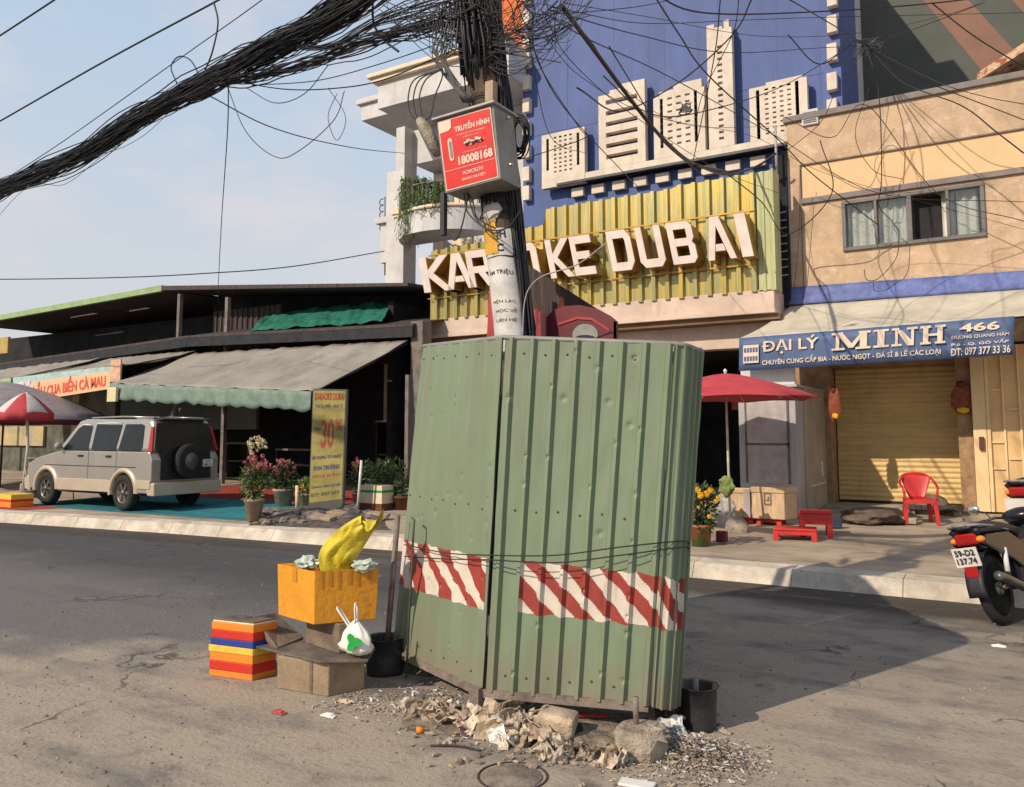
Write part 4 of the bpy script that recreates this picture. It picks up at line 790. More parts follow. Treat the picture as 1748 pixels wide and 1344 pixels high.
# curved end sheet
Be, Te = W(1150, 1208, 4.06), W(1189, 598, 4.24)
cb_ = [Br+V((.002,0,0)), lerp(Br, Be, .55)+V((.02,-.045,0)), Be, Be+V((-.02,.10,0)), Be+V((-.20,.42,0)), Be+V((-.62,1.1,0))]
ct_ = [Tr+V((.002,0,0)), lerp(Tr, Te, .55)+V((.02,-.045,0)), Te, Te+V((-.01,.10,0)), Te+V((-.19,.42,0)), Te+V((-.64,1.1,0))]
sb_, st_ = spline(cb_, 8), spline(ct_, 8)
def fE(u, v, off=0.):
    x = u*(len(sb_)-1); i = min(int(x), len(sb_)-2); f = x-i
    p = lerp(lerp(sb_[i], sb_[i+1], f), lerp(st_[i], st_[i+1], f), v)
    tdir = (sb_[i+1]-sb_[i]).normalized(); n = V((tdir.y, -tdir.x, 0))
    return p+n*(.018*rprof((u*9+.35) % 1)+.004*noise.noise(V((u*15, v*8, 9)))+off)
uE = sorted({0, 1, *[round((k+f-.35)/9, 5) for k in range(10) for f in (0, .2, .4, .62, .72, .86, .99) if 0 < (k+f-.35)/9 < 1]})
mb = MB(); panel(mb, fE, uE); mb.build('curved_end_panel', 'green', BR, solid=.002)
# rear and left side sheets (closing the enclosure)
Bk0, Bk1 = V((-3.52, 5.35, .12)), V((Be.x-.62, Be.y+1.12, .12)); Tk0, Tk1 = V((-3.4, 5.35, 2.0)), V((Te.x-.64, Te.y+1.12, 1.97))
f4, u4 = panelfn(Bk0, Bk1, Tk1, Tk0, 13, .02); mb = MB(); panel(mb, f4, u4, 8); mb.build('rear_panel', 'green', BR, solid=.002)
f5, u5 = panelfn(Bl+V((-.004,.015,0)), Bk0, Tk0, Tl+V((-.004,.015,0)), 8, .02); mb = MB(); panel(mb, f5, u5, 8); mb.build('left_side_panel', 'green', BR, solid=.002)
gmt = M['green'].node_tree; gn, gl_ = gmt.nodes, gmt.links; pb = gn['Principled BSDF']; src = pb.inputs['Base Color'].links[0].from_socket
tcg = gn.new('ShaderNodeTexCoord'); sg = gn.new('ShaderNodeSeparateXYZ'); gl_.new(tcg.outputs['Object'], sg.inputs[0])
ng = gn.new('ShaderNodeTexNoise'); ng.inputs['Scale'].default_value = 7; ng.inputs['Detail'].default_value = 6; gl_.new(tcg.outputs['Object'], ng.inputs[0])
ag = gn.new('ShaderNodeMath'); ag.operation = 'MULTIPLY_ADD'; gl_.new(ng.outputs[0], ag.inputs[0]); ag.inputs[1].default_value = -.75; gl_.new(sg.outputs[2], ag.inputs[2])
rg = gn.new('ShaderNodeMapRange'); rg.inputs[1].default_value = -.30; rg.inputs[2].default_value = .06; rg.inputs[3].default_value = .75; rg.inputs[4].default_value = 0; gl_.new(ag.outputs[0], rg.inputs[0])
xg = gn.new('ShaderNodeMix'); xg.data_type = 'RGBA'; gl_.new(rg.outputs[0], xg.inputs[0]); gl_.new(src, xg.inputs[6]); xg.inputs[7].default_value = (.22, .18, .13, 1); gl_.new(xg.outputs[2], pb.inputs['Base Color'])
for fn_, nr_, ph_, a_ in ((fL, 7, .1, .58), (fR, 7.5, .45, .62)):
    for k in range(int(nr_)):
        for v_ in (.045, .50, .955):
            u_ = (k+a_-.25-ph_)/nr_
            if .02 < u_ < .98:
                p = fn_(u_, v_+.006*math.sin(k*3), .001); mb = MB(); mb.lathe([(.007, 0), (.006, .004), (.003, .006), (.0001, .006)], p, 8, axis=(0, -1, 0)); mb.build('screw', 'rustdot', BR)
# painted bands
def band_(fn, u0, u1, v0, v1, nu, stripe, name, nv=34):
    mb = MB(); b = nu+1
    def F2(i, j):
        u = u0+(u1-u0)*i/nu; v = v0(u)+(v1(u)-v0(u))*j/nv; return fn(u, v, .0025)
    vs = [F2(i, j) for j in range(nv+1) for i in range(b)]; base = 0; mb.add(vs, [])
    for j in range(nv):
        for i in range(nu):
            u = (i+.5)/nu; v = (j+.5)/nv
            mb.f.append([j*b+i, j*b+i+1, (j+1)*b+i+1, (j+1)*b+i]); mb.m.append(stripe(u, v)); mb.s.append(False)
    return mb.build(name, ['white', 'red'], BR)
def strL(u, v):
    q = u*3.75+v*1.15+.16*math.sin(v*5.5+u*6)+.08*noise.noise(V((u*8, v*4, 1))); return 1 if (q % 1) < .47 else 0
def strR(u, v):
    q = u*3.52+v*1.42+.55+.05*math.sin(v*7+u*9)+.06*noise.noise(V((u*9, v*4, 5))); return 1 if (q % 1) < .52 else 0
wob = lambda s: (lambda u: .006*noise.noise(V((u*14, s, 0))))
w1, w2, w3, w4 = wob(1), wob(5), wob(9), wob(13)
band_(fL, .0, .975, lambda u: .205+.012*u+w1(u), lambda u: .352+.008*u+w2(u), 420, strL, 'left_striped_band')
band_(fR, .19, 1., lambda u: .222-.014*u+w3(u), lambda u: .366-.02*u+w4(u), 460, strR, 'front_striped_band')
band_(fE, 0., .46, lambda u: .2075+w3(1+u), lambda u: .346+w4(1+u), 90, lambda u, v: 1 if ((u*1.25+v*1.25+.1) % 1) < .55 else 0, 'end_striped_band')
# rails
def rail(pts, r, name, m='pipe', dz=0.): mb = MB(); mb.tube([p+V((0,0,dz)) for p in pts], r, 8); return mb.build(name, m, BR)
rail([Tl+V((0,.01,.0)), Tf+V((0,.012,.0)), Tr+V((0,.012,0))]+[p for p in st_[4:30]], .014, 'top_rail', 'boxgrey', .004)
mb = MB(); mb.hexa([Bl+V((-.01,-.012,-.03)), Bf+V((0,-.015,-.03)), Bf+V((0,-.015,.012)), Bl+V((-.01,-.012,.012))], (.01,.025,0)); mb.hexa([Bf+V((.002,-.015,-.03)), Br+V((0,-.015,-.03)), Br+V((0,-.015,.012)), Bf+V((.002,-.015,.012))], (-.005,.025,0)); mb.build('bottom_rail', 'pipe', BR)
q = W(809, 1215, 3.70); mb = MB(); mb.bb((q.x-.03, 3.695, -.02), (q.x+.03, 3.745, Bf.z+.02)); mb.build('leg', 'pipe', BR)
q = W(1060, 1200, 4.05); mb = MB(); mb.bb((q.x+.2, 4.02, .0), (q.x+.235, 4.06, Br.z)); mb.build('leg', 'darkmetal', BR)
mb = MB()
for y0, dx in ((952, 0), (960, 12)):
    pts = [W(690, y0-22+dx, 4.15), W(760, y0-8+dx*.2, 3.93), W(835, y0-4, 3.70), W(950, y0-4+dx*.4, 3.76), W(1060, y0-18+dx*.5, 3.86), W(1165, y0-28+dx*.2, 4.03), W(1176, y0-22, 4.2)]
    mb.tube(spline(pts, 5), .0035, 4)
mb.build('binding_wire', 'black', BR)
# dark overlap seam between the two sheets
mb = MB(); mb.tube([lerp(Bf, Tf, k/8)+V((.004,-.004+.003*math.sin(k*2),0)) for k in range(9)], .005, 4); mb.build('seam', 'dark', BR)
# posts that stand in the buckets
q1_ = W(679, 880, 4.12); q0_ = W(656, 1148, 4.16)
mb = MB(); mb.tube([q0_+V((0,0,-.06)), q1_], .018, 8); tag(mb.build('support_pipe', 'pipe'), 'slim rusty pipe leaning at the left edge of the green barrier', 'pipe')
mb = MB(); mb.tube([W(693, 1165, 4.1), W(706, 905, 4.02), W(707, 888, 4.03), W(703, 884, 4.05)], .007, 6); tag(mb.build('hooked_rod', 'greywall'), 'thin hooked steel rod in front of the left striped band', 'rod')
def bucket(c, r0, r1, h, label, seed):
    T_ = thing('ballast_bucket', label, 'bucket', c, 'black ballast buckets holding the barrier posts')
    mb = MB(); mb.lathe([(r0*.96, 0), (r0, .02), (lerp(r0, r1, .5), h*.5), (r1, h), (r1+.012, h+.005), (r1-.012, h), (r1-.02, h-.05)], c, 36, jit=.22 if seed == 1 else .05)
    mb.build('bucket_shell', 'blackbag', T_)
    mb = MB(); mb.lathe([(r1-.022, h-.045), (.0001, h-.03)], c, 20); mb.build('cement_fill', 'pebble', T_)
cL = W(657, 1180, 4.12); bucket(V((cL.x, cL.y, 0)), .118, .122, .215, 'crumpled black bucket left of the barrier holding the slim pipe', 1)
cR = G(1190, 1258); cR.y += .12; cR.x += .0; bucket(V((cR.x-.035, cR.y, 0)), .09, .098, .21, 'straight black bucket behind the right corner of the barrier', 2)
mb = MB(); q = W(1187, 1158, cR.y); mb.tube([V((q.x, cR.y, .1)), V((q.x, cR.y, q.z))], .017, 8); tag(mb.build('pipe_stub', 'pipe'), 'short pipe stub sticking out of the right black bucket', 'pipe')
cF = G(1080, 1300); FT = thing('concrete_footing', 'round rough concrete footing at the front right of the barrier', 'footing', (cF.x, cF.y+.1, 0))
mb = MB(); mb.lathe([(.115, 0), (.128, .05), (.125, .10), (.10, .125), (.0001, .11)], (cF.x, cF.y+.1, 0), 22, jit=.16, sm=False); mb.blob((cF.x+.03, cF.y+.12, .10), (.10, .09, .04), 4, .6, 3, 3); mb.build('concrete_block', 'footing', FT)
mb = MB(); q = W(1085, 1190, cF.y+.1); mb.tube([V((q.x+.002, cF.y+.1, .1)), V((q.x, cF.y+.1, q.z))], .015, 8); mb.build('pipe', 'pipe', FT)
# ================================================================= UTILITY POLE
PB = V((-2.66, 4.78, 0)); 
def poleC(z): return V((-2.69-.112*z, 4.78-.01*z, z))
PL = thing('utility_pole', 'leaning concrete utility pole plastered with notices and wrapped in black cables', 'pole', PB)
def prad(z): return .122+.002*max(0, z-3)
mb = MB(); mb.tube([poleC(z) for z in (0, 1, 2, 3, 4, 5, 6.2)], [prad(z) for z in (0, 1, 2, 3, 4, 5, 6.2)], 24); mb.build('shaft', 'poleC', PL)
def wrap(z0, z1, a0, a1, off, name, m, n=14, jag=0, parent=None):
    mb = MB()
    def f(u, v):
        z = lerp(z0, z1, v)+jag*noise.noise(V((u*4, v*3, z0*5))); a = R(lerp(a0, a1, u)); r = prad(z)+off+.002*noise.noise(V((u*7, v*5, z0)))
        c = poleC(z); return V((c.x+r*math.cos(a), c.y+r*math.sin(a), z))
    mb.grid(f, n, 8); return mb.build(name, m, parent or PL), f
def wtext(mb, f, s, u0, u1, v0, v1, bold=.01):
    b = len(mb.v); mb.text(s, (0,0,0), (1,0,0), (0,1,0), off=0, bold=bold)
    for i in range(b, len(mb.v)):
        p = mb.v[i]; q = f(lerp(u0, u1, p.x), lerp(v0, v1, p.y)); c = poleC(q.z); d = V((q.x-c.x, q.y-c.y, 0)).normalized(); mb.v[i] = q+d*.0025
def pz_(y): return W(868, y, 4.66).z
PO, f1 = wrap(pz_(600), pz_(438), 185, 345, .003, 'white_notice', 'paper', jag=.01)
for a_ in (('ẨM TRIỆU', .30, .86, .80, .88, .01), ('VIỆN LẠC', .34, .86, .50, .55, .0), ('HỌC VẼ', .42, .86, .40, .45, .0), ('LIÊN HỆ', .40, .84, .30, .35, .0)): mb = MB(); wtext(mb, f1, *a_); mb.build('lettering_line', 'ink', PO)
PO2, f2 = wrap(pz_(436), pz_(388), 200, 330, .004, 'upper_notice', 'paper', jag=.008)
mb = MB(); wtext(mb, f2, 'QH', .5, .85, .55, .92, .03); mb.build('lettering_line', 'ink', PO2); mb = MB(); wtext(mb, f2, 'ỤC', .42, .78, .05, .42, .03); mb.build('lettering_line', 'ink', PO2)
PO3, f3 = wrap(pz_(432), pz_(357), 192, 282, .008, 'yellow_notice', 'papyel', jag=.004)
mb = MB(); wtext(mb, f3, '11', .2, .6, .52, .72, .03); wtext(mb, f3, 'BÁO', .15, .8, .80, .9, .0); wtext(mb, f3, 'VIETTEL', .1, .9, .24, .30, .0) if False else None; mb.build('lettering', 'ink', PO3)
wrap(pz_(378), pz_(342), 200, 285, .012, 'pale_cap', 'redlit' if False else 'terra', jag=.02)
mb = MB(); p = W(840, 360, 4.62); mb.blob(p, (.075, .02, .055), 3, .3, 2, 2); mb.build('torn_pale_cover', 'paper', PL)
wrap(pz_(345), pz_(300), 150, 350, .012, 'black_tape', 'black', jag=.02)
# cables strapped down the pole, right side
mb = MB()
for k in range(46):
    zb_ = rnd.choice([1.9, 2.0, 2.2, 2.9, 3.0, 3.1]); a = rnd.uniform(335, 385) if zb_ < 2.8 else rnd.uniform(325, 380); zt_ = rnd.uniform(4.4, 5.6); pts = []; ex = rnd.uniform(.0, .05)
    for j in range(12):
        z = lerp(zb_, zt_, j/11); aa = R(a+18*noise.noise(V((k, z*1.3, 0)))); r = prad(z)+.008+ex*(.5+.7*noise.noise(V((k*3, z*2, 7))))
        c = poleC(z); pts.append(V((c.x+r*math.cos(aa), c.y+r*math.sin(aa), z)))
    mb.tube(pts, rnd.uniform(.004, .009), 5)
for k in range(40):
    a = rnd.uniform(180, 300); pts = []; ex = rnd.uniform(.0, .09)
    for j in range(10):
        z = lerp(3.92+rnd.random()*.35, 5.6, j/9); aa = R(a+25*noise.noise(V((k+50, z*1.3, 0)))); r = prad(z)+.01+ex*(.5+.7*noise.noise(V((k*3+9, z*2, 7))))
        c = poleC(z); pts.append(V((c.x+r*math.cos(aa), c.y+r*math.sin(aa), z)))
    mb.tube(pts, rnd.uniform(.005, .012), 5)
for k in range(26):
    a = rnd.uniform(190, 350); z0_ = rnd.uniform(3.0, 3.25); pts = []
    for j in range(8):
        z = z0_+.3*j/7*rnd.uniform(.8, 1); aa = R(a+30*noise.noise(V((k+90, z*3, 0)))); c = poleC(z); r = prad(z)+.02; pts.append(V((c.x+r*math.cos(aa), c.y+r*math.sin(aa), z)))
    mb.tube(pts, .006, 4)
for z in (2.02, 3.0, 3.85, 4.1, 4.32):
    for q in range(2):
        c = poleC(z+q*.015); mb.tube([V((c.x+(prad(z)+.022)*math.cos(R(a)), c.y+(prad(z)+.022)*math.sin(R(a)), c.z+.012*math.sin(R(a*2+z*70)))) for a in range(0, 361, 20)], .004, 4)
mb.build('strapped_cables', 'black', PL)
mb = MB(); z = 3.75; q = W(851, 160, 4.72); mb.bb((q.x-.035, 4.60, 3.5), (q.x+.03, 4.66, W(851, 140, 4.65).z)); mb.build('steel_strap', 'terra', PL)
# ================================================================= JUNCTION BOX
jf = [W(763, 327, 4.42), W(852, 303, 4.42), W(838, 183, 4.36), W(748, 209, 4.36)]
JB = thing('junction_box', 'grey telecom cabinet with red poster strapped to the utility pole', 'cabinet', jf[0])
mb = MB(); jo = [jf[0]+V((-.015,0,-.012)), jf[1]+V((.015,0,-.012)), jf[2]+V((.02,0,.015)), jf[3]+V((-.015,0,.01))]; mb.hexa(jo, (.0, .25, .0)); mb.build('casing', 'boxgrey', JB, bevel=.006)
mb = MB(); mb.hexa([jo[3]+V((-.02,-.03,.002)), jo[2]+V((.02,-.03,.002)), jo[2]+V((.02,-.03,.016)), jo[3]+V((-.02,-.03,.016))], (0, .31, .0)); mb.build('lid', 'cab', JB)
def ingrow(q, g): c = sum(q, V())/4; return [p+(c-p).normalized()*g for p in q]
mb = MB(); mb.hexa([p+V((0,-.006,0)) for p in jf], (0, .004, 0)); PSt = mb.build('poster', 'cream', JB)
j2 = ingrow(jf, .012); mb = MB(); mb.add([p+V((0,-.009,0)) for p in j2], [(0,1,2,3)]); mb.build('red_field', 'redpost', PSt)
def jp(u, v): return lerp(lerp(j2[0], j2[1], u), lerp(j2[3], j2[2], u), v)+V((0,-.012,0))
mb = MB()
def jt(s, u0, u1, v0, v1, bold=.02): mb = MB(); O = jp(u0, v0); mb.text(s, O, jp(u1, v0)-O, jp(u0, v1)-O, off=.0, bold=bold, n=V((0,-1,0))); mb.build('lettering_line', 'cream', PSt)
jt('TRUYỀN HÌNH', .30, .98, .79, .91, .04); jt('INTERNET CÁP QUANG', .34, .88, .725, .755, 0); jt('DỊCH VỤ', .45, .75, .675, .70, 0)
jt('TỔNG ĐÀI HỖ TRỢ', .40, .88, .455, .485, .0); jt('18008168', .30, .97, .30, .43, .045); jt('HCMCSGTH', .36, .76, .145, .20, .02); jt('ĐƯỢC DUYỆT', .33, .80, .055, .11, .03)
mb.add([jp(0, .255), jp(1, .255), jp(1, .262), jp(0, .262)], [(0,1,2,3)]); mb.build('rule_line', 'cream', PSt); mb = MB()
mb.add([jp(0, .83), jp(.18, .84), jp(.24, .88), jp(.25, 1), jp(0, 1)], [(0,1,2,3,4)])
mb.build('corner_logo_panel', 'cream', PSt); mb = MB()
pts = [jp(.18+.045*math.cos(R(a)), .56+(.12 if math.sin(R(a)) > 0 else -.12)+.05*math.sin(R(a))) for a in range(0, 360, 20)]; mb.add(pts, [tuple(range(18))]); mb.build('slot_outline', 'cream', PSt); mb = MB()
for k in range(7): 
    c = jp(.48+.055*k, .60+.02*math.sin(k*2)); mb.box(c, (.022, .004, .012+.01*(k%3)))
mb.build('printed_picture', 'cream', PSt)
mb = MB(); pts = [jp(.185+.025*math.cos(R(a)), .555+(.10 if math.sin(R(a)) > 0 else -.10)+.03*math.sin(R(a)))+V((0,-.003,0)) for a in range(0, 360, 20)]; mb.add(pts, [tuple(range(18))]); mb.build('lock_slot', 'boxgrey', PSt)
mb = MB()
for k in range(6): mb.box(jp(.5+.06*k, .575+.01*(k%2))+V((0,-.003,0)), (.02, .003, .016))
mb.build('printed_devices', 'ink', PSt)
for y in (208, 288):
    p = W(858, y, 4.5); mb = MB(); mb.lathe([(.014, 0), (.014, .02), (.0001, .03)], (jo[1].x+.018+.02*(y == 288), 4.46, p.z), 10, axis=(1,0,0)); mb.build('latch', 'chrome', JB)
# things hanging by the box
mb = MB(); a, b = W(716, 205, 4.5), W(748, 262, 4.5); mb.tube([a, lerp(a, b, .3)+V((.01,0,0)), b], [.03, .045, .038], 10); tag(mb.build('cable_splice', 'footing'), 'dusty brown cable splice closure left of the red poster', 'splice closure')
mb = MB(); a, b = W(757, 330, 4.5), W(762, 402, 4.5); mb.bb((a.x-.016, 4.48, b.z), (a.x+.022, 4.52, a.z)); tag(mb.build('hanging_terminal', 'black', bevel=.004), 'narrow black terminal block hanging below the junction box', 'terminal block')
# ================================================================= OVERHEAD CABLES
def strandset(path, n, ry, rz, r0, r1, wob, seed, sides=5, spread=None):
    mb = MB(); rr = random.Random(seed); P = spline(path, 7); m = len(P)
    for k in range(n):
        a = rr.uniform(0, 6.283); q = math.sqrt(rr.random()); oy, oz = ry*q*math.cos(a), rz*q*math.sin(a); pts = []
        for i, p in enumerate(P):
            s_ = spread(i/(m-1)) if spread else 1
            w = noise.noise(V((k*3.7, i*.13, seed)))*wob; w2 = noise.noise(V((k*5.1, i*.13, seed+9)))*wob+noise.noise(V((k*2.1, i*.5, seed+3)))*wob*.18
            pts.append(p+V((0, oy*s_+w, oz*s_+w2)))
        mb.tube(pts, rr.uniform(r0, r1), sides, cap=False)
    return mb
YC = 4.7
main = [W(-130, 385, YC+1.1), W(0, 324, YC+.9), W(130, 268, YC+.7), W(250, 195, YC+.5), W(360, 135, YC+.3), W(470, 78, YC+.1), W(590, 14, YC), W(700, -70, YC), poleC(5.6)]
cb1 = tag(strandset(main, 130, .085, .09, .0028, .0072, .13, 3).build('cable_bundle', 'black'), 'thick bundle of black telecom cables sagging from the pole down to the left edge', 'cables', 'cable bundles strung from the pole')
b2 = [W(372, 142, YC+.25), W(450, 128, YC+.2), W(540, 105, YC+.1), W(640, 68, YC), W(740, 42, YC-.05), W(822, 18, YC-.1)]
tag(strandset(b2, 26, .05, .05, .003, .007, .10, 8, spread=lambda t: .4+1.4*t).build('cable_bundle', 'black'), 'thinner cable bundle splitting off to the right towards the pole', 'cables', 'cable bundles strung from the pole')
b3 = [W(480, 75, YC+.1), W(560, 82, YC), W(650, 35, YC), W(760, 0, YC), W(830, -20, YC)]
tag(strandset(b3, 14, .04, .04, .003, .006, .06, 12, spread=lambda t: .5+1.2*t).build('cable_bundle', 'black'), 'loose upper strands between the thick bundle and the pole top', 'cables', 'cable bundles strung from the pole')
# tangle on top of the pole
mb = MB(); rr = random.Random(31)
for k in range(55):
    c = W(rr.gauss(835, 60), rr.gauss(8, 24), 4.62+rr.uniform(-.15, .15)); r_ = rr.uniform(.10, .42); e = rr.uniform(.35, 1); a0 = rr.uniform(0, 360); ar = rr.uniform(60, 210); rot = rr.uniform(-.6, .6); pts = []
    for j in range(15):
        a = R(a0+ar*j/14); x = r_*math.cos(a); z = r_*e*math.sin(a); pts.append(c+V((x*math.cos(rot)-z*math.sin(rot), .06*math.sin(a*1.3+k), x*math.sin(rot)+z*math.cos(rot))))
    mb.tube(pts, rr.uniform(.002, .006), 4, cap=False)
for k in range(85):
    a = W(rr.uniform(640, 1020), rr.uniform(-25, 40), 4.65); b = W(rr.uniform(740, 960), rr.uniform(0, 110), 4.6); m_ = (a+b)/2+V((rr.uniform(-.1,.1), 0, -rr.uniform(0, .25)))
    mb.tube(spline([a, m_, b], 6), rr.uniform(.0018, .004), 4, cap=False)
tag(mb.build('cable_tangle', 'black'), 'snarled nest of black wires at the top of the leaning pole', 'cables')
mb = MB()
for k in range(18):
    x = rnd.gauss(765, 9); pts = [W(x+rnd.uniform(-6, 6), 5, 4.6), W(x+rnd.uniform(-10, 10), 45, 4.6), W(x-8+rnd.uniform(-8, 8), 85, 4.6), W(752+rnd.uniform(-6, 12), 112, 4.6), W(800+rnd.uniform(-10, 8), 175, 4.58)]; mb.tube(spline(pts, 5), .005, 4)
tag(mb.build('drooping_cable_clump', 'black'), 'drooping clump of cables left of the pole above the red poster', 'cables')
mb = MB()
for k, (xx, ww) in enumerate(((697, 1), (706, 2), (716, 3), (742, 4))):
    pts = [W(755, 118, 4.56), W(xx+12, 135, 4.56), W(xx, 165, 4.55), W(xx+4 if k < 3 else 735, 196, 4.54), W(722, 208, 4.52)]; mb.tube(spline(pts, 6), .0055, 5)
tag(mb.build('looped_leads', 'black'), 'four looped leads running into the brown splice closure', 'cables')
mb = MB()
for k in range(14):
    c = W(884+rnd.uniform(-3, 5), 232+rnd.uniform(-8, 8), 4.75); rx, rz_ = rnd.uniform(.05, .085), rnd.uniform(.10, .15)
    mb.tube([c+V((rx*math.cos(R(a)), .03*math.sin(R(a+k*20)), rz_*math.sin(R(a)))) for a in range(0, 361, 20)], .005, 5)
tag(mb.build('cable_coil', 'black'), 'coil of spare black cable hung right of the junction box', 'cables')
mb = MB()
for pts in ([(792,330),(800,365),(835,392),(868,388),(888,360)], [(798,330),(812,372),(842,398),(872,384)], [(800,330),(790,380),(778,410),(765,398)], [(796,330),(806,340),(815,372),(845,390)]):
    mb.tube(spline([W(x, y, 4.5) for x, y in pts], 6), .0055, 5)
tag(mb.build('drooping_leads', 'black'), 'drooping leads looping under the junction box across the pole', 'cables')
mb = MB(); mb.tube(spline([W(x, y, 4.5) for x, y in ((892,575),(895,520),(905,490),(930,470),(985,452),(1035,415))], 7), .0045, 5); tag(mb.build('grey_lead', 'cab'), 'single pale grey lead curving up right from the pole past the O of the sign', 'cable')
WG = 'single black wires crossing overhead'
LS = 'thin black overhead wire crossing the street over the sky and facades'
def wire(pts, r=.006, label=None, cat='cable', m='black'):
    mb = MB(); mb.tube(spline([W(x, y, Y) for x, y, Y in pts], 8), r, 6); o = mb.build('overhead_wire', m); tag(o, label or 'thin black wire among the loose wires fanning from the pole across the blue facade', cat, None if label else 'loose wires fanning across the facades'); return o
wire([(-40, 85, 5), (0, 61, 5), (90, 2, 5), (200, -70, 5)], .011, 'short thick wire crossing the top left corner of the sky')
wire([(-60, 240, 5.2), (0, 207, 5.2), (180, 104, 5.1), (370, 2, 5), (520, -80, 5)], .010, 'long thick wire parallel above the big cable bundle')
wire([(-40, 340, 5.4), (0, 312, 5.4), (110, 240, 5.3), (300, 105, 5.1), (450, -2, 5), (520, -60, 5)], .005, 'thin wire with small clamps just above the big cable bundle')
wire([(-40, 474, 9), (0, 477, 9), (200, 474, 10), (350, 467, 11), (500, 455, 12.5), (656, 429, 15)], .012, 'low slack wire crossing the sky above the shed to the villa')
wire([(390, 142, 5), (388, 230, 6), (378, 380, 8), (372, 500, 10.5)], .006, 'near vertical drop wire from the bundle to the shed roof')
wire([(350, 160, 5), (470, 220, 6), (600, 252, 8), (690, 262, 12)], .006, 'slack wire from the bundle to the villa wall')
wire([(388, 148, 5), (420, 225, 5), (470, 268, 5), (510, 258, 5), (570, 205, 5), (588, 155, 5)], .004, 'thin hanging loop of wire under the bundle in the sky')
wire([(420, 150, 5), (470, 176, 5), (520, 160, 5), (560, 112, 5)], .004, 'shallow hanging loop close under the second cable bundle')
wire([(365, 4, 5), (372, 40, 5), (362, 90, 5), (350, 120, 5)], .009, 'curved thick tail of wire joining the bundle from the top')
wire([(302, 143, 5.1), (292, 115, 5.1), (305, 97, 5.1), (325, 103, 5.1), (340, 128, 5.1)], .007, 'small upstanding loop of wire on the big bundle')
wire([(400, 138, 5), (480, 152, 5), (560, 152, 5), (650, 138, 5), (760, 92, 4.8), (830, 60, 4.7)], .005, 'slack wire from the bundle below the villa cornice to the pole')
wire([(430, 146, 5), (540, 138, 5), (640, 112, 5), (740, 78, 4.8), (830, 40, 4.7)], .004, 'second slack wire just above the villa cornice to the pole')
wire([(636, -4, 4.9), (638, 40, 4.8), (655, 68, 4.7), (680, 88, 4.6)], .010, 'thick cut cable end hanging against the sky left of the pole')
wire([(560, 150, 5), (590, 200, 5), (575, 240, 5), (560, 200, 5), (575, 160, 5)], .003, 'limp teardrop loop of wire beside the villa cornice')
wire([(-60, 440, 5.8), (40, 325, 5.6), (110, 315, 5.6), (170, 270, 5.4)], .003, 'fine stray strand trailing under the left end of the bundle')
wire([(960, 12, 4.7), (1010, 80, 5.5), (1075, 168, 6.5), (1130, 235, 7.5), (1185, 280, 9.5), (1240, 293, 12)], .019, 'thickest black service cable running from the pole down to the gold sign')
wire([(1185, 280, 9.5), (1240, 298, 12), (1290, 285, 14), (1325, 262, 14.2)], .02, 'thick cable end sagging to the pipe at the right of the relief')
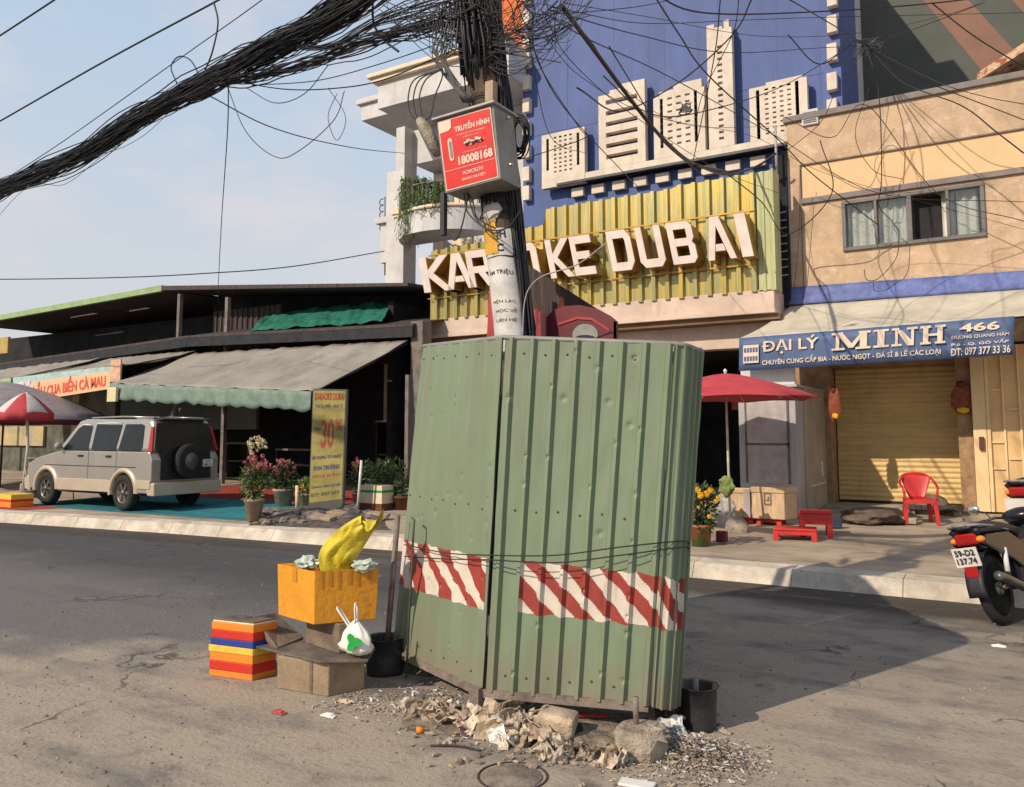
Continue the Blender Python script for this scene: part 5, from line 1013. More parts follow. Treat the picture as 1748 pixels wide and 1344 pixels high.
fans = [
 [(925,20,4.7),(1010,70,6),(1140,130,8),(1320,230,11),(1500,330,13),(1748,345,14)],
 [(930,30,4.7),(980,110,6),(1085,200,8),(1230,292,12),(1330,330,14)],
 [(915,35,4.7),(990,130,6),(1120,200,8),(1290,235,11),(1420,300,13),(1748,392,14)],
 [(940,18,4.7),(1090,60,7),(1240,90,9),(1400,82,12),(1482,78,14)],
 [(940,12,4.7),(1100,40,7),(1260,35,9),(1400,30,10),(1748,22,12)],
 [(960,5,4.7),(1100,28,7),(1300,62,9),(1480,55,10),(1640,18,11),(1700,-10,11)],
 [(1100,-20,7),(1200,22,8),(1400,20,10),(1600,5,11),(1748,-15,12)],
 [(905,50,4.7),(925,120,5),(990,220,6),(1000,235,6.2),(900,270,6)],
 [(900,40,4.7),(915,140,5),(945,240,6),(1000,262,8)],
 [(1115,-10,7),(1160,60,8),(1210,130,9),(1330,240,11),(1390,300,13),(1500,385,14.3)],
 [(1230,-5,8),(1222,80,9),(1205,170,10),(1180,290,12)],
 [(1262,-5,8),(1250,60,9),(1200,160,10),(1186,220,11)],
 [(1285,-5,8),(1250,60,9),(1160,140,10),(1060,190,9),(985,150,7)],
 [(1340,-5,8),(1450,60,11),(1560,130,12),(1748,205,13)],
 [(1480,78,14),(1560,50,12),(1680,5,11)],
 [(1482,80,14),(1540,140,13.5),(1640,180,13),(1700,225,12),(1748,262,12)],
 [(1484,82,14),(1600,140,13.5),(1680,165,13.5),(1748,178,13)],
 [(1478,84,14),(1430,150,13.5),(1400,210,13),(1340,260,13.8)],
 [(1480,84,14),(1500,160,14),(1505,300,14.2),(1500,350,14.4),(1520,375,14.4),(1535,395,14.4)],
 [(1535,395,14.4),(1530,440,14.4),(1500,475,14.4),(1480,478,14.4),(1475,460,14.4)],
 [(1484,150,14),(1460,230,14.2),(1490,290,14.3),(1540,306,14.4)],
 [(1240,296,12),(1300,345,13),(1345,400,14),(1420,330,13.5),(1400,240,13.5)],
 [(1040,80,6),(1100,180,8),(1130,240,9),(1200,300,12)],
 [(930,25,4.7),(1000,60,5.5),(1070,155,7),(1180,215,9),(1340,215,12)],
 [(900,60,4.7),(960,180,6),(1060,290,9),(1090,320,12)],
 [(1340,200,13.8),(1420,235,13.8),(1480,180,14),(1600,330,14.4),(1748,378,14)],
 [(1366,290,14.3),(1364,400,14.4),(1356,490,14.4)],
 [(1345,60,11),(1400,110,12),(1460,70,13),(1484,82,14)],
 [(940,24,4.7),(1010,20,5.5),(1110,8,6.5),(1180,-12,7.5)],
 [(905,16,4.7),(860,50,4.5),(850,70,4.5),(905,40,4.6),(960,18,4.7)],
 [(1590,5,11),(1660,60,12),(1748,115,12.5)],
 [(1450,80,13),(1330,150,12),(1180,195,9),(1100,190,8),(1030,130,6.5)],
]
for i, f in enumerate(fans): wire(f, (.0065, .005, .004)[i % 3]*(.8 if f[0][2] < 6 else 1.35))
mb = MB(); p = W(1484, 80, 14)
for k in range(14):
    pts = [p+V((rnd.uniform(-.25,.25), 0, rnd.uniform(-.18,.15))) for _ in range(4)]; mb.tube(spline(pts, 5), .008, 4)
tag(mb.build('wire_knot', 'darkmetal'), 'small knot where wires meet beside the right edge of the blue facade', 'cables')
mb = MB(); p = W(1170, 186, 10)
for k in range(12):
    pts = [p+V((rnd.uniform(-.09,.09), 0, rnd.uniform(-.09,.09))) for _ in range(4)]; mb.tube(spline(pts, 5), .007, 4)
tag(mb.build('wire_knot', 'darkmetal'), 'small tangle of wire hanging in front of the third skyline tower', 'cables')
# ================================================================= MAROON BIN behind the barrier
BNn = thing('maroon_bin', 'tilted dark red bin with arched front and oval badge rising behind the barrier', 'bin', (-2.6, 5.1, 1.2))
Yb = 4.98
fp = [(908,620),(1052,620),(1052,548),(1040,538),(1015,524),(985,520),(955,525),(936,535),(928,548)]
fp = [(933,620),(1052,620),(1052,549),(1040,539),(1018,527),(990,521),(962,523),(944,530),(934,540)]
mb = MB(); mb.prism([W(x, y, Yb) for x, y in fp], (0, .03, 0)); mb.build('front', 'burg', BNn)
fpi = [(952,552),(985,541),(1010,542),(1040,562),(1040,566),(1010,547),(985,545),(952,556)]
mb = MB(); mb.prism([W(x, y, Yb-.008) for x, y in fpi], (0, .006, 0)); mb.build('front_rib', 'redlit', BNn)
mb = MB(); mb.add([W(999+22*math.cos(R(a)), 572+19*math.sin(R(a)), Yb-.006) for a in range(0, 360, 20)][::-1], [tuple(range(18))]); mb.add([W(999+16*math.cos(R(a)), 576+4*math.sin(R(a)), Yb-.01) for a in range(0, 360, 30)][::-1], [tuple(range(12))], mi=1); mb.build('oval_badge', ['oval', 'ink'], BNn)
a0, a1, a2, a3 = W(932, 620, Yb+.01), W(932, 541, Yb+.01), W(911, 527, Yb+.42), W(911, 640, Yb+.42)
mb = MB(); mb.hexa([a3, a0, a1, a2], (.02, .02, 0)); mb.build('side', 'redlit', BNn)  # sunlit side painted a brighter red than the maroon front
mb = MB(); mb.hexa([W(908, 600, Yb+.46), W(1046, 600, Yb+.46), W(1046, 545, Yb+.46), W(900, 452, Yb+.46)], (0, .02, 0)); mb.build('back', 'darkbrown', BNn)
mb = MB(); mb.hexa([W(1052, 620, Yb), W(1046, 600, Yb+.46), W(1046, 545, Yb+.46), W(1052, 549, Yb)], (-.02, 0, 0)); mb.build('right_side', 'burg', BNn)
mb = MB(); mb.prism([W(949, 535, Yb+.2), W(964, 535, Yb+.2), W(960, 508, Yb+.2), W(956, 506, Yb+.2)], (0, .01, 0)); mb.build('torn_flap', 'orangew', BNn)
mb = MB(); mb.prism([W(829, 620, 5.2), W(850, 620, 5.2), W(850, 470, 5.2), W(836, 470, 5.2)], (0, .03, 0)); tag(mb.build('red_board', 'redlit'), 'narrow red board edge showing left of the pole above the barrier', 'board')
mb = MB(); mb.bb((-2.5, 5.0, 0), (-2.3, 5.3, 1.9)); tag(mb.build('bin_stand', 'dark'), 'dark stand under the maroon bin inside the barrier', 'stand')
# ================================================================= FOAM BOXES AND CARDBOARD (left of barrier)
N1 = G(430, 1163); dl, dr = V((-.985, -.17, 0)), V((-.12, .99, 0)); dr = V((.17, .985, 0))
h1 = W(430, 1108, N1.y).z-N1.z; 
def stripes(N_, l, r, h, bands, T_, names):
    for (a, b, m, g, nm) in bands:
        mb = MB(); cbox(mb, N_, l, r, h, a, b, g); mb.build(nm, m, T_, bevel=.004)
Nn, l1, r1, H1 = cornerbox(N1, dl, dr, 357, 471, h1)
S1 = thing('foam_crate', 'lower striped foam crate with orange and red body and yellow lid on the roadside', 'crate', N1, 'striped foam crates')
stripes(N1, l1, r1, H1, [(0,.2,'foamo',0,'orange_body'),(.2,.5,'foamr',.001,'red_stripe'),(.5,.78,'foamo',0,'orange_upper'),(.78,1.0,'foamy',.006,'yellow_lid')], S1, None)
h2 = W(430, 1065, N1.y).z-W(430, 1108, N1.y).z; N2 = N1+V((.0,.0,h1+.001))
S2 = thing('foam_crate', 'upper striped foam crate with blue base and dusty top on the roadside', 'crate', N2, 'striped foam crates')
stripes(N2, l1*.97, r1*.97, V((0,0,h2)), [(0,.27,'foamb',.005,'blue_base'),(.27,.62,'foamr',0,'red_stripe'),(.62,.92,'foamo',.002,'orange_stripe'),(.92,.99,'foamt',-.002,'pale_rim'),(.991,1.05,'board',-.006,'dusty_top')], S2, None)
# lower cardboard box
Nc = G(560, 1190); hc_ = W(560, 1132, Nc.y).z; _, l2, r2, H2 = cornerbox(Nc, (-.95, -.12, 0), (.35, .93, 0), 472, 622, hc_)
CB1 = thing('cardboard_box', 'dusty brown box on the ground carrying the grey board', 'box', Nc)
mb = MB(); cbox(mb, Nc, l2, r2, H2); mb.build('box_body', 'card', CB1, bevel=.006)
mb = MB(); a = Nc+l2*.35+V((0,-.004,0)); mb.add([a, a+l2*-.05, a+l2*-.05+H2, a+H2], [(0,1,2,3)]); mb.build('tape_strip', 'cardd', CB1)
# grey board resting on it
zb_ = hc_; P = [W(436, 1106, 3.62), W(560, 1131, 3.50), W(625, 1131, 3.62), W(640, 1118, 3.9), W(520, 1100, 3.95)]
P = [V((p.x, p.y, hc_+.004)) for p in (G(436,1108,hc_), G(545,1134,hc_), G(628,1132,hc_), G(640,1112,hc_), G(500,1096,hc_))]
mb = MB(); mb.prism(P, (0, 0, .014)); tag(mb.build('grey_board', 'board', bevel=.003), 'flat weathered grey board bridging the brown box and striped crates', 'board')
zt_ = hc_+.019
# middle cardboard block
Nm = G(578, 1116, zt_); Nm = V((Nm.x, Nm.y, zt_)); hm = W(578, 1066, Nm.y).z-zt_; _, l3, r3, H3 = cornerbox(Nm, (-.93, .2, 0), (.6, .8, 0), 522, 600, hm)
CB2 = thing('cardboard_box', 'worn brown box under the large yellow foam box', 'box', Nm)
mb = MB(); cbox(mb, Nm, l3, r3, H3); mb.build('box_body', 'cardd', CB2, bevel=.006)
mb = MB(); cbox(mb, Nm+V((0,0,.0)), l3*-.0+r3*.30+V((0,0,0)), r3*.45, H3, .02, .96, .003) if False else mb.bb((Nm.x+.05, Nm.y+.02, zt_+.002), (Nm.x+.09, Nm.y+.05, zt_+hm*.9)); mb.build('end_flap', 'card', CB2)
# yellow foam box
zy = zt_+hm+.002; Ny = G(536, 1067, zy); Ny = V((Ny.x, Ny.y, zy)); hy = W(541, 975, Ny.y).z-zy
_, l4, r4, H4 = cornerbox(Ny, (-.975, .20, 0), (.58, .81, 0), 475, 642, hy)
YBx = thing('yellow_foam_box', 'large orange yellow foam box with tape strips heaped with rubbish', 'box', Ny)
def tap(mb, N_, l, r, h, g0, g1, m0, m1):   # walls of an open tapered box
    pass
gx = .012
P0 = [Ny, Ny+r4, Ny+l4+r4, Ny+l4]; ctr = sum(P0, V())/4; P1 = [p+(p-ctr)*.05+H4 for p in P0]; Pi = [p+(ctr-p)*.10 for p in P1]; Pj = [p+(ctr-p)*.10-V((0,0,hy*.75)) for p in P1]
mb = MB(); mb.add(P0+P1+Pi+Pj, [(3,2,1,0),(0,1,5,4),(1,2,6,5),(2,3,7,6),(3,0,4,7),(4,5,9,8),(5,6,10,9),(6,7,11,10),(7,4,8,11),(8,9,13,12),(9,10,14,13),(10,11,15,14),(11,8,12,15),(12,13,14,15)]); mb.build('box_body', 'orange', YBx, bevel=.005)
mb = MB()
nr = V((r4.y, -r4.x, 0)).normalized()
for k, (u, ln) in enumerate(((.10,.35),(.22,.3),(.36,.38),(.52,.3),(.66,.34),(.84,.3))):
    w_ = .05 if k % 2 else .035; q = lerp(P0[0], P0[1], u); q1_b = lerp(P1[0], P1[1], u); dd = (P0[1]-P0[0]); a = lerp(q, q1_b, 1-ln); b = q1_b
    mb.add([a+nr*.003, a+dd*w_+nr*.003, b+dd*w_+nr*.003, b+nr*.003], [(0,1,2,3)])
mb.build('tape_strip', 'orangetape', YBx)
mb = MB(); nl_ = V((l4.y, -l4.x, 0)).normalized()*-1
a, b = lerp(P0[0], P0[3], .45), lerp(P1[0], P1[3], .45); dd = P0[3]-P0[0]; s_ = -1 if (nl_.dot(P0[0]-ctr) < 0) else 1
mb.add([lerp(a,b,.72)+nl_*s_*.004, lerp(a,b,.72)+dd*.12+nl_*s_*.004, b+dd*.12+nl_*s_*.004, b+nl_*s_*.004], [(0,1,2,3)]); mb.build('side_tape', 'orangetape', YBx)
# tilted flattened carton
q = [G(474, 1107, zt_+.005), W(434, 1052, 3.72), W(472, 1043, 3.95), W(522, 1070, 3.90)]
a = V((G(473,1108,zt_).x, G(473,1108,zt_).y, zt_+.004)); b = W(432, 1052, a.y+.06); c = W(470, 1046, a.y+.30); d = W(519, 1088, a.y+.26)
mb = MB(); mb.hexa([a, d, c, b], (-.03, .02, -.045)); tag(mb.build('flattened_carton', 'cardd', bevel=.006), 'flattened brown carton leaning on the striped crates', 'carton')
# yellow sack
mb = MB(); base = (P1[0]+P1[1]+P1[2]+P1[3])/4
Lf = spline([W(x, y, base.y-.03) for x, y in ((549,982),(545,950),(556,925),(580,902),(604,886),(617,880))], 5); Rt = spline([W(x, y, base.y+.03) for x, y in ((598,984),(604,962),(618,938),(634,912),(646,890),(655,869))], 5)
def skf(sgn):
    def f(u, v):
        k = v*(len(Lf)-1); i = min(int(k), len(Lf)-2); a = lerp(Lf[i], Lf[i+1], k-i); b = lerp(Rt[i], Rt[i+1], k-i); w_ = (b-a).length
        p = lerp(a, b, u); th = math.sin(math.pi*u)**.6*w_*.22
        cr_ = .030*noise.noise(V((u*2.2+v*2, v*3.0-u*2, 3+sgn)))+.022*abs(noise.noise(V((u*4+v*3, v*4, 8+sgn))))
        p += V((0, -sgn*th, 0))+V((0, -sgn, 0))*cr_*min(1, math.sin(math.pi*u)*2)
        if v > .8: p += V((0, 0, -.11*math.sin(math.pi*u)*((v-.8)/.2)))
        return p
    return f
mb.grid(skf(1), 26, 30, sm=False); mb.grid(skf(-1), 26, 30, sm=False)
tag(mb.build('yellow_sack', 'sackY'), 'crumpled yellow plastic sack standing up out of the yellow foam box', 'sack')
mb = MB(); mb.blob(W(526, 962, base.y-.05), (.075, .06, .045), 4, .6, 2.4, 3); tag(mb.build('plastic_wrap', 'clearp'), 'pale crumpled plastic wrap at the left rim of the yellow foam box', 'plastic wrap', 'plastic wrap in the yellow foam box')
mb = MB(); mb.blob(W(622, 966, base.y+.02), (.07, .06, .035), 14, .6, 2.4, 3); tag(mb.build('plastic_wrap', 'clearp'), 'pale crumpled plastic wrap at the right rim of the yellow foam box', 'plastic wrap', 'plastic wrap in the yellow foam box')
# white carrier bag
wc = V((G(607, 1124, zt_).x-.02, G(604, 1124, zt_).y+.03, zt_)); WBg = thing('carrier_bag', 'white plastic carrier bag with green print and knotted handles on the grey board', 'bag', wc)
mb = MB(); s_ = (wc-V((0,0,HC))).length/F_
bmv = MB(); bmv.blob((0,0,0), (1,1,1), 5, .12, 1.5, 4)
vs = []
for p in bmv.v:
    z = (p.z+1)/2; w_ = (1-z)**.55*.95+.05 if z > .25 else (.80+.75*z); w_ = min(w_, 1.0)
    f_ = 1+.07*math.sin(math.atan2(p.y, p.x)*9+z*3)*z+.05*noise.noise(p*3)
    vs.append(wc+V((p.x*.142*(w_ if z > .3 else 1)*f_, p.y*.075*(w_ if z > .3 else 1)*f_, .004+z*.215)))
mb.add(vs, bmv.f, sm=True); mb.build('bag_body', 'plastic', WBg)
for x0_, x1_, y1_ in ((600, 576, 1040), (604, 606, 1034)):
    mb = MB(); P_ = spline([W(x0_, 1078, wc.y-.01), W((x0_+x1_)/2+1, 1060, wc.y-.02), W(x1_, y1_, wc.y-.03), W(x1_+3, y1_-1, wc.y-.01), W((x0_+x1_)/2+6, 1060, wc.y), W(x0_+4, 1078, wc.y)], 5); mb.tube(P_, .006, 6); mb.build('handle', 'plastic', WBg)
def leafprint(mb, cx_, cy_, s_, Y_, n):
    pts = [W(cx_+s_*(1+.35*math.cos(R(a*3)))*math.cos(R(a)), cy_+s_*1.05*(1+.35*math.cos(R(a*3)))*math.sin(R(a)), Y_) for a in range(0, 360, 15)]; mb.add(pts[::-1], [tuple(range(24))])
mb = MB(); leafprint(mb, 603, 1097, 12, wc.y-.083, 5); mb.build('green_emblem', 'printg', WBg)
# ================================================================= RUBBLE
def crumple(c, rx, ry, h, seed, m, label, cat='rag', name='crumpled_rag', group=None, rz=0):
    mb = MB(); 
    def f(u, v):
        x, y = u*2-1, v*2-1; e = max(0, 1-max(abs(x), abs(y))**3); rr_ = 1+.3*noise.noise(V((x, y, seed)))
        wv = noise.noise(V((x*1.3, y*1.3, seed)))*2.2; z = h*e*(.50+.28*math.sin((x+y*.4)*5+wv*2.5)*.7+.5*noise.noise(V((x*1.8, y*1.8, seed)))+.10*noise.noise(V((x*7, y*7, seed))))
        X, Y_ = x*rx*rr_+.03*noise.noise(V((x*4, y*4, seed+3))), y*ry*rr_
        return V((c[0]+X*math.cos(rz)-Y_*math.sin(rz), c[1]+X*math.sin(rz)+Y_*math.cos(rz), c[2]+.004+max(0, z)))
    mb.grid(f, 34, 26, sm=False); return tag(mb.build(name, m, solid=.003), label, cat, group)
def heap(px, py, dy, rx, ry, h, n, seed, ms, label, cat='rag', name='crumpled_rag', sz=.09):
    q = random.Random(seed); g = G(px, py); mb = MB()
    for k in range(n):
        x, y = q.gauss(0, .45)*rx, q.gauss(0, .45)*ry; z = h*max(0, 1-(x/rx)**2-(y/ry)**2)*q.uniform(.2, 1); s_ = q.uniform(.55, 1.25)*sz
        M_ = Matrix.Translation(V((g.x+x, g.y+dy+y, z+.012))) @ Matrix.Rotation(q.uniform(0, 6.28), 4, 'Z') @ Matrix.Rotation(q.gauss(0, .75), 4, 'X') @ Matrix.Rotation(q.gauss(0, .6), 4, 'Y'); sd_ = q.random()*99
        asp = q.uniform(.45, 1)
        def f(u, v):
            a, b = (u-.5)*2, (v-.5)*2; rr_ = 1+.35*noise.noise(V((a*1.2, b*1.2, sd_)))
            return M_ @ V((a*s_*rr_, b*s_*asp*rr_, s_*.42*noise.noise(V((a*1.7, b*1.7, sd_+4)))+s_*.22*abs(noise.noise(V((a*3.4, b*3.4, sd_+8))))))
        b0 = len(mb.v); mb.grid(f, 9, 8, mi=q.randrange(len(ms)), sm=False)
        for i_ in range(b0, len(mb.v)): mb.v[i_].z = max(.003+.002*q.random(), mb.v[i_].z)
    return tag(mb.build(name, ms, solid=.003), label, cat)
ragl = mat('pale_sacking', (.66, .56, .44), .95, .3, 12, .4, dirt=[((.36,.28,.2), .6, 9, (1,1,1), .56)]); ragd = mat('brown_sacking', (.44, .33, .23), .95, .3, 12, .4, dirt=[((.16,.12,.08), .6, 9, (1,1,1), .52)])
heap(862, 1256, .06, .15, .11, .13, 20, 3, [ragl, 'rag', ragd], 'biggest heap of dusty tan cloth and paper under the middle of the barrier')
heap(905, 1270, .04, .10, .07, .08, 12, 11, [ragl, ragd], 'folded tan sacking beside the squashed carton below the barrier', sz=.08)
heap(765, 1236, .05, .17, .07, .06, 15, 21, [ragl, 'rag', 'bit'], 'flat rags and paper left of the square barrier leg', sz=.07)
heap(708, 1232, .08, .12, .06, .05, 9, 31, [ragl, ragd], 'thin rags lying near the left black bucket', sz=.06)
heap(798, 1256, 0, .06, .04, .05, 6, 41, [mat('pinkish_bag', (.50, .28, .25), .8, .3, 9, col2=(.45, .33, .22)), ragl], 'small pinkish crumpled bag at the foot of the square leg', 'bag', 'crumpled_bag', .05)
heap(858, 1274, 0, .06, .04, .05, 6, 43, ['plastic', ragl], 'small white crumpled cloth in front of the tan heap', sz=.05)
heap(925, 1296, 0, .09, .04, .03, 8, 47, [ragl, 'bit'], 'pale scraps lying in front of the squashed carton', sz=.05)
heap(1045, 1306, 0, .07, .05, .04, 7, 57, [ragl, ragd], 'tan scraps against the left of the concrete footing', sz=.05)
heap(1122, 1242, .1, .11, .08, .09, 12, 61, ['rag', ragl, ragd], 'tan paper heap between the footing and the right bucket', sz=.07)
heap(1148, 1262, 0, .07, .05, .07, 6, 67, [mat('blue_grey_scrap', (.36, .42, .44), .8, .3, 9), 'plastic'], 'bluish grey scrap on the rubble beside the right bucket', sz=.055)
heap(975, 1285, .0, .16, .06, .03, 12, 71, [ragd, 'pebble', 'bit'], 'low dirty scraps spread between the carton and the footing', sz=.045)
g = G(940, 1268); SQ = V((g.x, g.y+.02, 0)); mb = MB(); mb.box((g.x, g.y+.07, .07), (.19, .13, .12), rz=.2, tilt=(R(8), R(5))); ob = mb.build('squashed_carton', 'rag', bevel=.02); tag(ob, 'squashed tan carton block on the litter under the barrier', 'carton')
g = G(975, 1262); mb = MB(); mb.lathe([(.032, -.05), (.034, .05)], (g.x, g.y, .036), 14, axis=(.4, 1, .1)); tag(mb.build('black_can', 'blackbag'), 'small black can lying right of the squashed carton', 'can')
g = G(1080, 1340); mb = MB(); mb.box((g.x+.02, g.y, .008), (.15, .07, .012), rz=.15); tag(mb.build('white_tile', 'tin', bevel=.003), 'broken white tile lying in front of the concrete footing', 'tile')
g = G(717, 1252); mb = MB(); mb.lathe([(.018, 0), (.02, .03)], (g.x, g.y, 0), 12); tag(mb.build('paper_cup', 'foamo'), 'small orange brown cup on the ground left of the rags', 'cup')
g0, g1 = G(735, 1275), G(822, 1284); mb = MB(); mb.tube(spline([g0+V((0,0,.006)), (g0+g1)/2+V((0,.02,.01)), g1+V((0,0,.006))], 5), .006, 5); tag(mb.build('twig', 'darkbrown'), 'thin dark twig lying before the rags', 'twig')
g0, g1 = G(978, 1238), G(1040, 1240); mb = MB(); mb.tube([g0+V((0,0,.05)), g1+V((0,0,.05))], .008, 6); tag(mb.build('red_stick', 'redpl'), 'thin red stick under the barrier right of the carton', 'stick')
g0 = G(672, 1180); mb = MB(); crumple((G(800,1150).x-.55, 4.45, 0), .4, .25, .12, 77, mat('dry_vegetation', (.16, .13, .07), .95, .4, 12, .5), 'dark dirt mound beneath the left part of the barrier', 'dirt', 'dirt_mound')
g = G(1310, 1325); 
# shredded litter as stuff
rr = random.Random(5); mb = MB()
def chips(n, fn, s0, s1, mi=0, hmax=.0):
    for _ in range(n):
        p = fn(); s_ = rr.uniform(s0, s1); a = rr.uniform(0, 6.28); n_ = V((rr.uniform(-.6,.6), rr.uniform(-.6,.6), 1)).normalized(); x = V((math.cos(a), math.sin(a), 0)); x = (x-n_*x.dot(n_)).normalized(); y = n_.cross(x)
        l = rr.uniform(1, 2.2); h = n_*s_*rr.uniform(.25, .6)
        c = [p+x*s_*l+y*s_*.5*rr.uniform(.4,1), p-x*s_*l*rr.uniform(.5,1)+y*s_*.6, p-x*s_*l-y*s_*.6*rr.uniform(.5,1), p+x*s_*rr.uniform(.6,1)-y*s_*.6]
        mb.add(c+[q+h for q in c], [(4,5,6,7),(0,1,5,4),(1,2,6,5),(2,3,7,6),(3,0,4,7)], mi=rr.choice([0,0,1,2,3]) if mi is None else mi, sm=False)
pc = G(1180, 1300)
def pile(): 
    while True:
        x, y = rr.gauss(0, .15), rr.gauss(0, .12)
        if abs(x) < .32: return V((pc.x+x, pc.y+.08+y, max(.002, .09*math.exp(-(x*x/.03+y*y/.02))*rr.random()+.006)))
chips(1500, pile, .002, .009, None); chips(500, lambda: V((pc.x+rr.gauss(0,.2), pc.y+rr.gauss(0,.08), .004)), .002, .006, None)
def around(): return V((rr.uniform(-3.4, -1.2), 3.62+rr.gauss(0, .12), .003))
chips(1300, around, .003, .009, None)
def under(): return V((rr.uniform(-3.2, -1.4), 3.95+rr.gauss(0, .2), .003))
chips(500, under, .004, .014, None)
o = mb.build('shredded_litter', ['bit', 'rag', 'pebble', 'whitew']); o['kind'] = 'stuff'; o['label'] = 'shredded pale litter and rubble strewn around the barrier foot'; o['category'] = 'litter'
mb = MB()
for _ in range(1500):
    g = V((rr.uniform(-7, 1.5), rr.uniform(1.6, 6.5), 0)); s_ = rr.uniform(.002, .007)*(1.5 if rr.random() < .05 else 1); mb.add([g+V((-s_,-s_,.001)), g+V((s_*1.3,-s_,.001)), g+V((s_,s_,.001)), g+V((-s_,s_*.7,.001)), g+V((0,0,s_*1.3))], [(0,1,4),(1,2,4),(2,3,4),(3,0,4)], mi=rr.choice([0,0,0,1]))
o = mb.build('road_grit', ['pebble', 'bit']); o['kind'] = 'stuff'; o['label'] = 'loose grit scattered over the dusty road'; o['category'] = 'gravel'
rr = random.Random(19); mb = MB()
for _ in range(120):
    x, y = rr.uniform(690, 1240), rr.uniform(1236, 1318); g = G(x, y); s_ = rr.uniform(.008, .022)*(2.0 if rr.random() < .12 else 1)
    b0 = len(mb.v); mb.blob((g.x, g.y+.04, s_*.45), (s_*rr.uniform(.8, 1.6), s_, s_*rr.uniform(.5, .9)), rr.random()*99, .9, 1.4, 1, mi=rr.choice([0, 0, 1, 2, 3]))
o = mb.build('broken_rubble', ['footing', 'pebble', 'terra', 'slab']); o['kind'] = 'stuff'; o['label'] = 'broken bits of concrete and brick among the rags at the barrier foot'; o['category'] = 'rubble'
mb = MB(); D0, D1, D2, D3 = G(680, 1245), G(1230, 1318), G(1190, 1225), G(700, 1200)
mb.grid(lambda u, v: (lambda p: V((p.x, p.y, .003+.035*math.sin(math.pi*u)**.7*math.sin(math.pi*v)*(.6+1.1*abs(noise.noise(V((u*11, v*4, 2))))))))(lerp(lerp(D0, D1, u), lerp(D3, D2, u), v)), 90, 24, sm=False)
o = mb.build('dust_mound', mat('dusty_dirt', (.27, .22, .165), .95, .35, 12, .7, bscale=60)); o['kind'] = 'stuff'; o['label'] = 'low dusty dirt mound under the rags'; o['category'] = 'dirt'
# manhole
g = G(875, 1326); MH = thing('manhole_cover', 'round dusty manhole cover in the road in front of the barrier', 'manhole cover', g)
mb = MB(); mb.lathe([(.135, .0), (.13, .004), (.0001, .006)], g, 30, jit=.03); mb.build('cover', mat('cover_cement', (.25, .21, .165), .9, .3, 9, .4), MH)
mb = MB(); mb.tube([g+V((.152*math.cos(R(a)), .152*math.sin(R(a)), .002)) for a in range(0, 361, 12)], .005, 6, cap=False); mb.build('rim', 'darkbrown', MH)
for x, y, m_, nm, lb in ((477, 1218, 'redlit', 'red_scrap', 'tiny red scrap on the dusty road below the brown box'), (562, 1224, 'plastic', 'paper_scrap', 'tiny pale paper scrap on the road left of the bucket'), (1705, 1105, 'plastic', 'white_scrap', 'white paper strip lying on the road near the motorbike wheel'), (590, 1200, 'rag', 'rope_scrap', 'grey frayed scrap at the foot of the lower brown box')):
    g = G(x, y); crumple((g.x, g.y, 0), .035, .02, .02, x, m_, lb, 'scrap', nm)
# ================================================================= RED PATIO UMBRELLA + ITEMS ON RIGHT PAVEMENT
def canopy(c, apex_z, rim_z, rad, n, mats_, T_, pat, name='canopy', sag=.06, a0=0, val=0, cx_=1.):
    mb = MB(); rings = 7; vs = [V((c.x, c.y, apex_z))]; 
    for i in range(1, rings+1):
        t_ = i/rings
        for k in range(n*4):
            a = 2*math.pi*k/(n*4)+a0; kk = (k % 4)/4; sc_ = 1-.085*math.sin(math.pi*kk)*t_; z = lerp(apex_z, rim_z, t_**1.35)+.02*math.sin(math.pi*kk)*t_
            vs.append(V((c.x+rad*t_*sc_*math.cos(a), c.y+rad*t_*sc_*math.sin(a), z)))
    fs = []; ms = []
    for k in range(n*4): fs.append((0, 1+k, 1+(k+1) % (n*4))); ms.append(pat(k//4, 0))
    for i in range(rings-1):
        for k in range(n*4): fs.append((1+i*n*4+k, 1+(i+1)*n*4+k, 1+(i+1)*n*4+(k+1) % (n*4), 1+i*n*4+(k+1) % (n*4))); ms.append(pat(k//4, (i+1)/rings))
    b = len(mb.v); mb.v += vs
    for f, m2 in zip(fs, ms): mb.f.append(list(f)); mb.m.append(m2); mb.s.append(True)
    if val:
        i0 = len(mb.v); base_ = vs[-n*4:]; mb.v += [p+V((0,0,-val)) for p in base_]
        for k in range(n*4): mb.f.append([b+len(vs)-n*4+k, i0+k, i0+(k+1) % (n*4), b+len(vs)-n*4+(k+1) % (n*4)]); mb.m.append(pat(k//4, 1.1)); mb.s.append(True)
    return mb.build(name, mats_, T_, solid=.004)
ub = G(1247, 905, .22); uc = W(1238, 634, ub.y+.2); 
UM = thing('red_parasol', 'faded red parasol on a slanting pale pole over foam boxes', 'parasol', (ub.x, ub.y, .2))
rimz = W(1390, 682, ub.y+.2).z
canopy(V((uc.x, uc.y, 0)), uc.z-.03, rimz+.02, 1.26, 8, ['umred'], UM, lambda k, t: 0, a0=R(4))
mb = MB(); mb.tube([V((ub.x, ub.y, .18)), uc+V((0,0,.02))], .017, 8); mb.build('pole', 'umpole', UM)
mb = MB(); mb.lathe([(.02, 0), (.028, .03), (.0001, .06)], uc+V((0,0,-.02)), 10); mb.build('finial', 'lampw', UM)
mb = MB()
for k in range(8): a = 2*math.pi*k/8+R(4); mb.tube([V((uc.x, uc.y, uc.z-.09)), V((uc.x+.6*math.cos(a), uc.y+.6*math.sin(a), lerp(uc.z, rimz, .38)-.03)), V((uc.x+1.24*math.cos(a), uc.y+1.24*math.sin(a), rimz))], .006, 4)
mb.build('ribs', 'umpole', UM)
